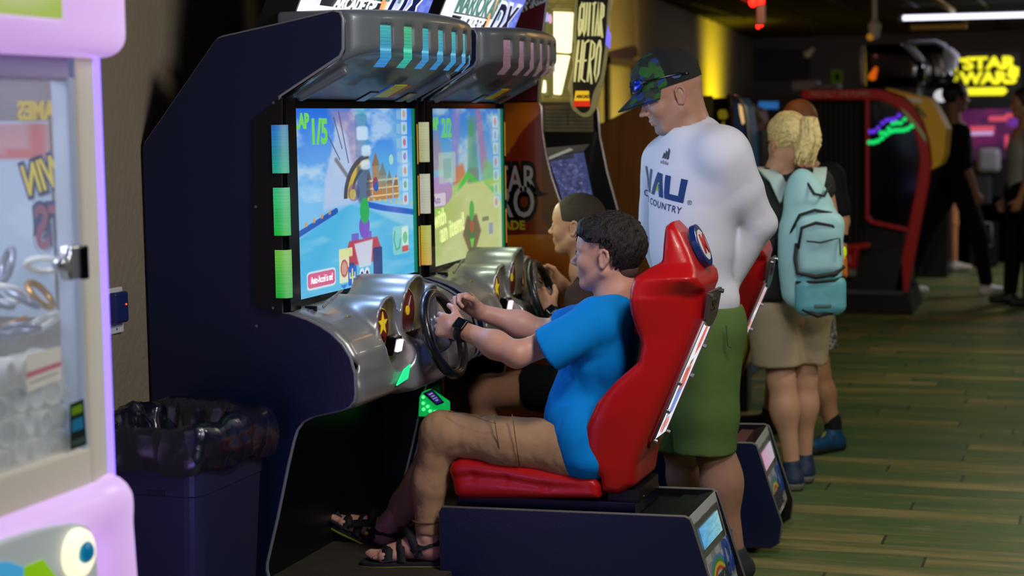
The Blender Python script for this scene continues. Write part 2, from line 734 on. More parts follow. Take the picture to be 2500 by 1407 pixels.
# ------------------------------------------------------------------ setting
def floor_material():
    m = bpy.data.materials.new('painted_plank_floor')
    m.use_nodes = True
    nt = m.node_tree
    N = nt.nodes.new
    L = nt.links.new
    b = nt.nodes['Principled BSDF']
    co = N('ShaderNodeTexCoord')
    sx = N('ShaderNodeSeparateXYZ')
    L(co.outputs['Object'], sx.inputs[0])

    def math_(op, a, bv=None, c=None):
        n = N('ShaderNodeMath')
        n.operation = op
        for i, v in enumerate((a, bv, c)):
            if v is None:
                continue
            if isinstance(v, (int, float)):
                n.inputs[i].default_value = v
            else:
                L(v, n.inputs[i])
        return n.outputs[0]
    W, LN = .152, 1.22
    yr = math_('DIVIDE', sx.outputs[1], W)
    row = math_('FLOOR', yr)
    fy = math_('FRACT', yr)
    wn = N('ShaderNodeTexWhiteNoise')
    wn.noise_dimensions = '1D'
    L(row, wn.inputs['W'])
    xs = math_('ADD', math_('DIVIDE', sx.outputs[0], LN), math_('MULTIPLY', wn.outputs['Value'], 7.3))
    colm = math_('FLOOR', xs)
    fx = math_('FRACT', xs)
    cb = N('ShaderNodeCombineXYZ')
    L(row, cb.inputs[0])
    L(colm, cb.inputs[1])
    w2 = N('ShaderNodeTexWhiteNoise')
    w2.noise_dimensions = '2D'
    L(cb.outputs[0], w2.inputs['Vector'])
    # long wear streaks
    mp = N('ShaderNodeMapping')
    mp.inputs['Scale'].default_value = (1.6, 14, 1)
    L(co.outputs['Object'], mp.inputs[0])
    off = N('ShaderNodeVectorMath')
    off.operation = 'ADD'
    sc = N('ShaderNodeVectorMath')
    sc.operation = 'SCALE'
    L(w2.outputs['Color'], sc.inputs[0])
    sc.inputs['Scale'].default_value = 30
    L(mp.outputs[0], off.inputs[0])
    L(sc.outputs[0], off.inputs[1])
    n1 = N('ShaderNodeTexNoise')
    n1.inputs['Scale'].default_value = 1.0
    n1.inputs['Detail'].default_value = 7
    n1.inputs['Roughness'].default_value = .62
    L(off.outputs[0], n1.inputs['Vector'])
    n2 = N('ShaderNodeTexNoise')
    n2.inputs['Scale'].default_value = 5
    n2.inputs['Detail'].default_value = 6
    L(off.outputs[0], n2.inputs['Vector'])
    mix = math_('ADD', math_('MULTIPLY', w2.outputs['Value'], .30), math_('MULTIPLY', n1.outputs['Fac'], .98))
    cr = N('ShaderNodeValToRGB')
    e = cr.color_ramp.elements
    e[0].position = .30
    e[0].color = (*lin((62, 76, 60)), 1)
    e[1].position = .90
    e[1].color = (*lin((150, 138, 88)), 1)
    for p, c in ((.46, (70, 98, 58)), (.60, (84, 108, 60)), (.72, (112, 114, 68))):
        x = e.new(p)
        x.color = (*lin(c), 1)
    L(mix, cr.inputs[0])
    # pale scuffs
    sc2 = math_('SUBTRACT', n2.outputs['Fac'], .62)
    sc3 = math_('MULTIPLY', sc2, 6.0)
    cl = N('ShaderNodeClamp')
    L(sc3, cl.inputs[0])
    mx = N('ShaderNodeMix')
    mx.data_type = 'RGBA'
    L(math_('MULTIPLY', cl.outputs[0], .55), mx.inputs[0])
    L(cr.outputs[0], mx.inputs[6])
    mx.inputs[7].default_value = (*lin((190, 186, 140)), 1)
    # joints
    g1 = math_('LESS_THAN', fy, .03)
    g2 = math_('LESS_THAN', fx, .009)
    g = math_('MAXIMUM', g1, g2)
    mx2 = N('ShaderNodeMix')
    mx2.data_type = 'RGBA'
    L(math_('MULTIPLY', g, .8), mx2.inputs[0])
    L(mx.outputs[2], mx2.inputs[6])
    mx2.inputs[7].default_value = (*lin((30, 32, 22)), 1)
    L(mx2.outputs[2], b.inputs['Base Color'])
    b.inputs['Roughness'].default_value = .42
    bp = N('ShaderNodeBump')
    bp.inputs['Strength'].default_value = .25
    bp.inputs['Distance'].default_value = .004
    L(math_('SUBTRACT', n1.outputs['Fac'], g), bp.inputs['Height'])
    L(bp.outputs[0], b.inputs['Normal'])
    return m


WALL0 = (-2.70 + .08 * 3.7, 1.0)


def wallx(y):
    return -2.694 - .08 * (y - 4.7)


CEIL = 2.6
BACK = 23.0
m_wall = mat('brown_wall_paint', (128, 116, 96), rough=.85, bump=.5, bscale=45)
m_wall_far = mat('grey_brown_back_wall_paint', (92, 84, 84), rough=.9, bump=.2, bscale=20)
struct(MB().box((-6, 0, -.1), (6, 24, 0)).build('floor', floor_material()))
MB_ = MB()
MB_.add([(wallx(.5), .5, 0), (wallx(BACK), BACK, 0), (wallx(BACK), BACK, CEIL), (wallx(.5), .5, CEIL),
         (wallx(.5) - .1, .5, 0), (wallx(BACK) - .1, BACK, 0), (wallx(BACK) - .1, BACK, CEIL), (wallx(.5) - .1, .5, CEIL)],
        [(0, 1, 2, 3), (7, 6, 5, 4), (3, 2, 6, 7), (0, 3, 7, 4), (1, 0, 4, 5), (2, 1, 5, 6)])
struct(MB_.build('wall_left', m_wall))
struct(MB().box((wallx(BACK) - .1, BACK, 0), (6, BACK + .1, CEIL)).build('wall_back', m_wall_far))
struct(MB().box((5.0, .5, 0), (5.1, BACK, CEIL)).build('wall_right', m_wall_far))

# black suspended ceiling with a thin tile grid
m_ceil = mat('black_ceiling_tile', (26, 25, 25), rough=.9, bump=.3, bscale=90)
struct(MB().box((-6, .5, CEIL), (6, 24, CEIL + .08)).build('ceiling', m_ceil))
g = MB()
for i in range(20):
    x = -5.2 + i * .61
    g.box((x - .012, .6, CEIL - .012), (x + .012, BACK - .02, CEIL + .002))
for j in range(37):
    y = .8 + j * .61
    g.box((-5, y - .012, CEIL - .0125), (5, y + .012, CEIL + .002))
struct(g.build('trim_1', mat('dark_brass_ceiling_grid', (74, 58, 22), rough=.5, metal=.3)))
# corner strip and a shallow framed recess on the left wall, dark baseboard on the rear wall
g = MB()
y = 13.6
g.box((wallx(y) - .01, y, 1.2), (wallx(y) + .03, y + .05, CEIL))
struct(g.build('trim_2', m_wall))
g = MB()
for (y0, y1, z0, z1) in ((12.3, 13.5, 1.98, 2.03), (12.3, 12.36, 1.2, 2.03), (13.44, 13.5, 1.2, 2.03)):
    g.box((wallx(y0) - .05, y0, z0), (wallx(y0) + .035, y1, z1))
struct(g.build('trim_3', mat('dark_door_frame', (52, 38, 24), rough=.6)))
struct(MB().box((-4.1, BACK - .03, 0), (5, BACK, .14)).build('baseboard_back', mat('black_baseboard', (20, 19, 18), rough=.6)))


# bright ceiling tube over the aisle
def tube_light():
    a = at(2, 2205, 44, 2.5)
    Yl = a[1]
    b_ = P(2620, 33, Yl)
    t = thing('ceiling_tube_light', 'long bright white light tube hanging under the black ceiling at the right', 'ceiling light', (a[0], Yl, a[2]))
    MB().cyl(a, b_, .022, 12).build('tube', mat('tube_glow', (255, 255, 255), emit=(235, 238, 255), es=2.2), t, True)
    MB().box((a[0] - .02, Yl - .05, a[2] + .024), (b_[0], Yl + .05, a[2] + .07)).build('housing', mat('tube_housing', (60, 60, 62), rough=.5), t)
    MB().cyl((a[0], Yl, a[2]), (a[0] - .04, Yl, a[2]), .03, 12).build('end_cap', mat('end_cap_white', (200, 200, 205), rough=.4), t)
    g = MB()
    for k in (0.3, 1.2):
        g.cyl((a[0] + k, Yl, a[2] + .07), (a[0] + k, Yl, CEIL), .008, 6)
    g.build('hanger', mat('tube_housing'), t)


tube_light()


# brass conduit with clamps on the ceiling
def conduit():
    a = P(2365, 0, 13.0)
    g = MB()
    b0 = at(2, 2368, 62, 2.52)
    g.cyl((b0[0], b0[1], 2.55), (b0[0] - .02, b0[1] - 6, 2.55), .03, 10)
    o = g.build('ceiling_conduit', mat('brass_yellow_pipe', (150, 118, 18), rough=.4, metal=.4), None, True)
    tag(o, 'yellowish pipe running along the black ceiling above the light tube', 'pipe')
    c0 = P(2225, 68, 15.2)
    c1 = P(2360, 62, 15.2)
    o = MB().box((c0[0], 15.16, c0[2] - .018), (c1[0], 15.24, c0[2] + .018)).build('ceiling_rail', mat('brass_yellow_pipe'))
    tag(o, 'short yellow rail crossing under the ceiling, left of the yellowish pipe', 'rail')


conduit()


# red rope lights drooping from the ceiling
def rope():
    Y = 8.6
    t = thing('red_light_string', 'string of red lights drooping from the dark ceiling above the man', 'string lights', P(1856, 0, Y))
    pts = [P(x, y, Y) for x, y in ((1780, -30), (1812, 0), (1835, 8), (1856, 0), (1860, 20), (1861, 45), (1853, 66))]
    MB().tube(pts, .008, 6).build('cable', mat('clear_red_tube', (120, 20, 20), rough=.4), t, True)
    for q in ((1838, 4, .022), (1857, 2, .022), (1861, 18, .017), (1857, 50, .02), (1858, 58, .014), (1851, 64, .012)):
        c = P(q[0], q[1], Y)
        v, f = sdf([el(c, (q[2], q[2], q[2] * 1.3))], .004)
        arrmesh('bulb', [(v, f)], mat('red_bulb_glow', (255, 30, 20), emit=(255, 28, 16), es=3.5), t)
    v, f = sdf([bx(P(1858, 36, Y), (.024, .02, .05), .01)], .004)
    arrmesh('socket', [(v, f)], mat('grey_red_plastic', (120, 70, 75), rough=.4), t)


rope()


def dome():
    c = P(2135, 84, 14.5)
    t = thing('ceiling_camera', 'small white dome camera under the ceiling above the red and yellow shooting booth', 'camera', c)
    sdfobj('housing', [rc(c, c + np.array([0, 0, .06]), .045, .055), rc(c + np.array([0, 0, .05]), (c[0], c[1], CEIL), .02)], .008, mat('white_plastic_dim', (190, 185, 180), rough=.5), t)
    sdfobj('lens_dome', [el(c + np.array([-.03, -.02, -.02]), (.03, .03, .03))], .006, mat('amber_glass', (190, 130, 30), rough=.2, emit=(200, 140, 40), es=.4), t)


dome()


# wall plate with dark blue cover
def switch():
    def W(px, py):
        # point on wall
        d = FW + EX * (px - 1250) / F - UP * (py - 703.5) / F
        # X = -2.715-.08*(Y-4.7)
        tt = (-2.694 + .08 * 4.7) / (d[0] + .08 * d[1])
        return CAMP + d * tt
    c = (W(249, 705) + W(292, 818)) / 2
    t = thing('wall_switch', 'white wall plate with a dark blue covered device and a small orange light', 'switch', c)
    a, b_ = W(251, 760), W(293, 760)
    y0, y1 = a[1], b_[1]
    z0, z1 = W(270, 817)[2], W(270, 704)[2]
    x = wallx((y0 + y1) / 2)
    MB().box((x - .002, y0, z0), (x + .007, y1, z1)).build('wall_plate', mat('white_plate', (205, 205, 205), rough=.4), t, bevel=.003)
    yy0, yy1 = W(262, 760)[1], W(297, 760)[1]
    MB().box((x + .006, yy0, W(270, 790)[2]), (x + .032, yy1 - .02, W(270, 714)[2])).build('cover', mat('navy_plastic', (30, 42, 92), rough=.35), t, bevel=.007, segs=3)
    q = W(288, 741)
    MB().disc((x + .033, q[1] - .015, q[2]), (1, 0, 0), .0025, .002, 10).build('indicator', mat('orange_led', (255, 90, 20), emit=(255, 80, 20), es=3), t)
    MB().disc((x + .0075, q[1] - .03, W(270, 806)[2]), (1, 0, 0), .0028, .002, 10).build('screw', mat('steel', (160, 160, 165), rough=.3, metal=1), t)


switch()

# ------------------------------------------------------------------ racing machine
PITCH_Y = 1.155
YN, YF, YC = 4.70, 5.775, 5.24
navy = mat('navy_laminate', (20, 30, 60), rough=.32, bump=.05, bscale=120)
blk = mat('black_laminate', (14, 14, 16), rough=.4)
blkg = mat('black_gloss_plastic', (10, 10, 12), rough=.18)
tmold = mat('grey_edge_moulding', (120, 120, 128), rough=.3)
silver = mat('silver_console_paint', (158, 158, 156), rough=.36, metal=.55, coat=.25)
hoodm = mat('grey_hood_paint', (96, 102, 106), rough=.42, metal=.1, coat=.15)
hoodl = mat('smoky_clear_plastic', (70, 72, 105), rough=.2, coat=.5)
chrome = mat('chrome_trim', (190, 192, 200), rough=.15, metal=1)
red = mat('red_seat_vinyl', (186, 18, 22), rough=.33, bump=.12, bscale=420, coat=.15)
steel = mat('steel')

PANEL = [(358, 365), (362, 350), (532, 104), (541, 95), (552, 91), (703, 57), (820, 29), (834, 32), (840, 45), (840, 120), (833, 136),
         (686, 234), (688, 500), (690, 764), (712, 766), (757, 782), (785, 796), (812, 814), (840, 842), (858, 872), (869, 912),
         (871, 960), (868, 978), (858, 990), (840, 998), (769, 1014), (746, 1026), (730, 1047), (721, 1075), (708, 1130), (681, 1262), (656, 1370),
         (655, 1390), (664, 1425), (690, 1470), (742, 1500), (748, 1515), (748, 1560)]


def panelpts():
    p = [P(x, y, YN) for x, y in PANEL]
    q = p[-1].copy()
    q[2] = .03
    back = p[0].copy()
    back[2] = .03
    p[-1][2] = .03
    return p + [back]


def gradients_lamp(kind):
    def fn(U, V):
        c = Art(U, V, (0, 0, 0)).c
        if kind == 'blue':
            c = Art(U, V, 0).grad((30, 190, 150), (40, 120, 230), V)
        elif kind == 'green':
            c = Art(U, V, 0).grad((20, 200, 70), (60, 215, 150), V)
        elif kind == 'lime':
            c = Art(U, V, 0).grad((20, 190, 60), (120, 215, 70), V)
        elif kind == 'cream':
            c = Art(U, V, 0).grad((190, 185, 130), (205, 200, 150), V)
        elif kind == 'white':
            c = Art(U, V, 0).grad((205, 195, 180), (210, 205, 190), V)
        elif kind == 'amber':
            c = Art(U, V, 0).grad((225, 160, 40), (200, 200, 60), V)
        elif kind == 'gold':
            c = Art(U, V, 0).grad((230, 150, 30), (250, 200, 110), V)
        rib = .86 + .14 * (np.sin(V * 300) > 0)
        mid = np.exp(-((U - .55) / .28) ** 2)[..., None]
        c = c * rib[..., None]
        return c * (1 - .45 * mid) + np.array((215, 235, 200)) * .45 * mid
    return fn


lampmat = paint_mat('lit_light_bar', emit=.75, rough=.25, diffuse=False)


def screen_blue(U, V):
    a = Art(U, V, (60, 150, 230), .575)
    U0, V0 = U, V
    sky = a.grad((120, 190, 240), (22, 98, 222), (V - .55) / .45)
    a.c = sky
    cl = pn(U * 1.8, V * 3 + 2, 3, 3, 4)
    a.put(np.clip((cl - .52) * 5, 0, 1) * (V > .5), (200, 220, 240), .8)
    # pastel rays and flags
    a.poly([(.28, 1), (.48, 1), (.62, .55), (.55, .5)], (225, 140, 150), .5, .05)
    a.poly([(.5, 1), (.58, 1), (.60, .6)], (60, 180, 160), .5, .04)
    a.poly([(.75, 1), (.95, 1), (.9, .6)], (150, 200, 225), .5, .05)
    # white cliffs and masts
    a.poly([(.22, .45), (.24, .62), (.3, .78), (.34, .92), (.42, .86), (.46, .7), (.52, .66), (.6, .6), (.6, .48)], (190, 200, 232), .85, .02)
    for x0, y0, x1, y1 in ((.24, .9, .36, .72), (.36, .98, .43, .7), (.32, .95, .38, .78)):
        a.line([(x0, y0), (x1, y1)], .004, (60, 62, 90), .8)
    a.line([(.33, .72), (.44, .6), (.5, .52)], .012, (95, 75, 70), .7, .01)
    # yellow black arch over the road
    for r0, r1, c in ((.235, .205, (58, 50, 52)), (.205, .175, (222, 170, 30)), (.175, .155, (70, 60, 50))):
        d = np.abs(np.hypot((U - .62) * 1.0, (V - .50) * .95) - (r0 + r1) / 2) - (r0 - r1) / 2
        a.put(a.sd(d, .006) * (U < .6) * (V > .5), c, .95)
    # palace towers
    for x, w, h in ((.60, .05, .62), (.66, .06, .72), (.72, .06, .66), (.78, .05, .61), (.84, .05, .58)):
        a.rect(x - w / 2, .47, x + w / 2, h - .05, (190, 120, 60))
        a.poly([(x - w * .6, h - .05), (x + w * .6, h - .05), (x, h + .03)], (150, 92, 50))
        for k in range(3):
            a.rect(x - w / 2, .49 + k * .045, x + w / 2, .5 + k * .045, (235, 205, 130))
    a.circ(.655, .565, .025, .04, (170, 40, 60))
    a.circ(.66, .55, .02, .03, (40, 80, 170))
    a.circ(.47, .53, .05, .05, (120, 80, 130), .6)
    a.circ(.46, .52, .025, .03, (220, 190, 60), .8)
    a.poly([(.5, .68), (.6, .66), (.61, .5), (.53, .44), (.49, .5)], (42, 60, 96), .7, .02)
    a.circ(.73, .64, .07, .1, (60, 170, 210), .35, .8)
    # road
    a.poly([(0, 0), (1, 0), (1, .38), (.66, .44), (.56, .46), (.42, .46), (.3, .42), (0, .30)], (70, 178, 226), 1, .01)
    a.poly([(.47, .455), (.56, .46), (.66, .44), (1, .36), (1, .26), (.55, .44)], (180, 215, 235), .6, .02)
    t = pn(U * 1.2, V * 6, 4, 9, 3)
    a.put((V < .45) * np.clip((t - .5) * 3, 0, 1), (150, 210, 236), .5)
    a.poly([(.1, 0), (.8, 0), (.58, .44), (.46, .44)], (120, 205, 236), .45, .1)
    a.line([(0, .33), (.16, .385), (.32, .44)], .016, (22, 66, 170), .95)
    a.line([(.55, .46), (.72, .42), (1, .37)], .017, (20, 74, 190), .95)
    for k in range(9):
        a.rect(.58 + k * .05, .475 - k * .007, .60 + k * .05, .49 - k * .007, (225, 190, 70), .9)
    for k in range(5):
        a.rect(.02 + k * .06, .36 + k * .016, .04 + k * .06, .385 + k * .016, (226, 150, 80), .8)
    # kart seen from behind
    a.rect(.44, .20, .50, .30, (110, 80, 200), .9, .01)
    a.rect(.56, .22, .61, .30, (120, 80, 190), .9, .01)
    a.poly([(.39, .19), (.42, .26), (.66, .26), (.69, .19), (.66, .12), (.42, .12)], (195, 46, 62), .95, .01)
    a.rect(.62, .03, .70, .20, (26, 50, 110), .95, .02)
    a.rect(.40, .04, .46, .14, (36, 62, 120), .9, .02)
    a.poly([(.46, .24), (.62, .25), (.60, .1), (.50, .1)], (214, 220, 236), .95, .01)
    a.circ(.52, .055, .022, .04, (235, 238, 245))
    a.circ(.565, .055, .022, .04, (235, 238, 245))
    a.circ(.52, .055, .012, .022, (40, 60, 120))
    a.circ(.565, .055, .012, .022, (40, 60, 120))
    a.circ(.55, .33, .045, .07, (120, 60, 190), .9)
    a.circ(.555, .42, .04, .075, (36, 170, 70), .98)
    # item cards
    a.rect(.335, .035, .415, .215, (238, 240, 190), .95, .012)
    a.rect(.335, .175, .445, .225, (235, 232, 150), .95, .01)
    a.circ(.375, .115, .03, .05, (205, 80, 66))
    a.circ(.375, .115, .022, .036, (238, 225, 205), .5)
    a.rect(.405, .01, .475, .12, (44, 86, 196), .95, .014)
    a.line([(.44, .02), (.44, .10)], .006, (230, 225, 140))
    a.line([(.42, .08), (.42, .055), (.46, .055), (.46, .08)], .005, (230, 225, 140))
    a.poly([(.37, .0), (.34, .025), (.40, .025)], (60, 110, 210))
    # right hand column of small cards
    for k in range(7):
        v0 = .42 + k * .085
        a.rect(.90, v0, .955, v0 + .075, (215, 228, 240), .75, .01)
        a.circ(.928, v0 + .038, .014, .022, ((200, 70, 80), (90, 160, 90), (225, 130, 60), (150, 90, 190))[k % 4], .7)
        a.rect(.855, v0 + .005, .895, v0 + .065, (200, 225, 210), .35, .01)
    a.rect(.80, .13, .95, .30, (160, 225, 200), .65, .02)
    a.rect(.885, .15, .945, .29, (225, 240, 225), .9, .014)
    a.rect(.885, .14, .945, .175, (215, 60, 60), .9, .008)
    a.circ(.915, .225, .022, .035, (90, 190, 110), .8)
    a.line([(.82, .27), (.81, .22), (.83, .16), (.86, .17), (.87, .22)], .005, (50, 160, 90), .8)
    # pale round board at top
    a.rect(.49, .72, .59, .97, (60, 100, 150), .35, .03)
    a.rect(.50, .735, .58, .955, (120, 160, 200), .35, .025)
    for u, v, w, h in ((.55, .86, .05, .05), (.58, .76, .04, .04), (.57, .68, .04, .035)):
        a.rect(u - w, v - h * .8, u + w, v + h * .8, (222, 238, 255), .85, .03, .02)
    a.circ(.8, .7, .02, .03, (180, 225, 200), .9)
    a.rect(.085, .035, .305, .135, (240, 240, 245), .9, .03)
    a.rect(.092, .045, .298, .125, (226, 84, 126), .98, .026)
    return a.c * .84 + np.array((120, 180, 220)) * .14


def screen_green(U, V):
    a = Art(U, V, (70, 160, 220), .575)
    a.c = a.grad((130, 190, 225), (30, 110, 215), (V - .5) / .5)
    cl = pn(U * 2.2, V * 3, 3, 31, 4)
    a.put(np.clip((cl - .5) * 4, 0, 1) * (V > .45), (195, 215, 225), .7)
    for pts, c, al in (([(.3, 1), (.42, 1), (.36, .55), (.3, .5)], (150, 110, 190), .6),
                       ([(.62, 1), (.7, 1), (.8, .6), (.7, .55)], (190, 90, 130), .6),
                       ([(.52, .95), (.62, .95), (.66, .5), (.5, .5)], (70, 140, 80), .6),
                       ([(0, .6), (.1, .9), (.2, .62)], (190, 110, 110), .5),
                       ([(.3, .5), (.34, .62), (.44, .64), (.5, .5)], (205, 110, 60), .9),
                       ([(.7, .5), (.74, .66), (.86, .62), (.92, .5)], (110, 180, 90), .7)):
        a.poly(pts, c, al, .03)
    a.circ(.57, .86, .04, .05, (50, 150, 70), .8)
    a.poly([(0, .5), (.35, .5), (.5, .58), (.66, .5), (1, .52), (1, .4), (0, .36)], (150, 200, 70), .9, .02)
    a.rect(.5, .46, .66, .6, (110, 125, 110), .8, .02)
    a.line([(.38, .46), (.5, .56), (.62, .5), (.9, .42)], .02, (60, 190, 60), .9, .01)
    a.poly([(0, 0), (1, 0), (1, .33), (.72, .5), (.46, .5), (.0, .30)], (196, 204, 124), 1, .02)
    t = pn(U * 1.5, V * 5, 4, 12, 3)
    a.put((V < .5) * np.clip((t - .45) * 2, 0, 1), (214, 218, 158), .6)
    a.poly([(0, .05), (.12, .05), (.45, .4), (.2, .4), (0, .36)], (170, 190, 90), .6, .05)
    # kart
    a.poly([(.48, .28), (.62, .28), (.68, .16), (.6, .04), (.5, .04), (.42, .16)], (104, 76, 56), .9, .02)
    a.rect(.49, .12, .60, .22, (60, 110, 50), .9, .02)
    a.circ(.55, .31, .035, .07, (70, 170, 60), .95)
    a.circ(.55, .2, .03, .04, (190, 70, 50), .9)
    a.poly([(.52, .12), (.58, .12), (.55, .04)], (90, 210, 60))
    a.rect(.7, .22, .8, .25, (90, 90, 60), .7, .01)
    # speech board left
    a.circ(.12, .47, .17, .1, (182, 120, 205), .8, .1)
    a.rect(.02, .38, .2, .46, (226, 214, 226), .9, .02)
    a.rect(.02, .33, .2, .37, (150, 210, 60), .8, .02)
    a.rect(.12, .52, .34, .72, (190, 215, 190), .6, .02)
    a.rect(.18, .55, .28, .68, (120, 170, 160), .7, .02)
    for k in range(7):
        v0 = .3 + k * .095
        a.rect(.88, v0, .96, v0 + .08, (205, 225, 235), .65, .012)
        a.circ(.92, v0 + .04, .02, .03, ((210, 90, 110), (120, 170, 90), (120, 130, 200))[k % 3], .6)
    a.rect(.8, .12, .86, .2, (120, 130, 210), .7, .012)
    a.rect(.57, .68, .64, .95, (90, 120, 160), .4, .02)
    a.put(np.clip((U - .95) * 20, 0, 1), (225, 225, 190), .5)
    return a.c * .78 + np.array((160, 180, 170)) * .18


def marquee_art(U, V):
    a = Art(U, V, (238, 240, 246), .5)
    chk = ((np.floor(U * 22) + np.floor(V * 11)) % 2)
    a.put((V < .30) * chk, (206, 210, 226), .5)
    a.put((V < .14) * (U < .22) * chk, (205, 160, 120), .8)
    a.put(np.clip((U - .62) * 5, 0, 1), (80, 100, 215), .9)
    a.put(np.clip((U - .62) * 5, 0, 1) * (V < .4) * chk, (150, 165, 230), .4)
    a.put(np.exp(-((V - .2 - .05 * U) / .06) ** 2) * (U < .7), (255, 255, 255), .9)
    a.put(np.clip((V - .55) * 6, 0, 1) * (U < .62), (120, 150, 225), .7)
    a.poly([(.56, .22), (.62, .22), (.64, .52), (.58, .52)], (235, 140, 60), .8, .02)
    return a.c


def marquee_text(M_, par):
    """M_(u, v) -> world"""
    o, rx, uy = M_(.5, .5), M_(1, .5) - M_(0, .5), M_(.5, 1) - M_(.5, 0)
    n = np.cross(rx, uy)
    n /= np.linalg.norm(n)
    T = lambda name, s, u, v, size, m, **k: text(name, s, M_(u, v) + n * k.pop('off', .004), rx, uy, size, m, par, **k)
    navyt = mat('marquee_navy_ink', (24, 44, 130), rough=.5)
    wht = mat('marquee_white_ink', (240, 240, 245), rough=.4, emit=(240, 245, 255), es=.9)
    grn = mat('marquee_teal_ink', (90, 150, 140), rough=.5, emit=(120, 165, 160), es=.5)
    gry = mat('marquee_dark_stripe', (60, 64, 70), rough=.5)
    g = MB()
    for (v0, v1) in ((.255, .325), (.34, .352)):
        g.prism([M_(.13, v0) + n * .002, M_(.57, v0) + n * .002, M_(.57, v1) + n * .002, M_(.13, v1) + n * .002], n * .001)
    g.build('stripe', gry, par)
    T('lettering', 'MARIOKART', .12, .43, .115, grn, bold=.004, wscale=.98)
    T('lettering', 'ARCADE GP.', .22, .29, .058, wht, bold=.0022, shear=.2, off=.006)
    T('lettering', 'DX', .60, .33, .20, wht, bold=.014, shear=.35, off=.005)
    T('lettering', 'DX', .605, .33, .19, navyt, bold=.004, shear=.35, off=.0075)
    T('lettering', 'Nintendo', .83, .20, .020, navyt, off=.004)
    T('lettering', 'namco', .915, .20, .024, navyt, off=.004)


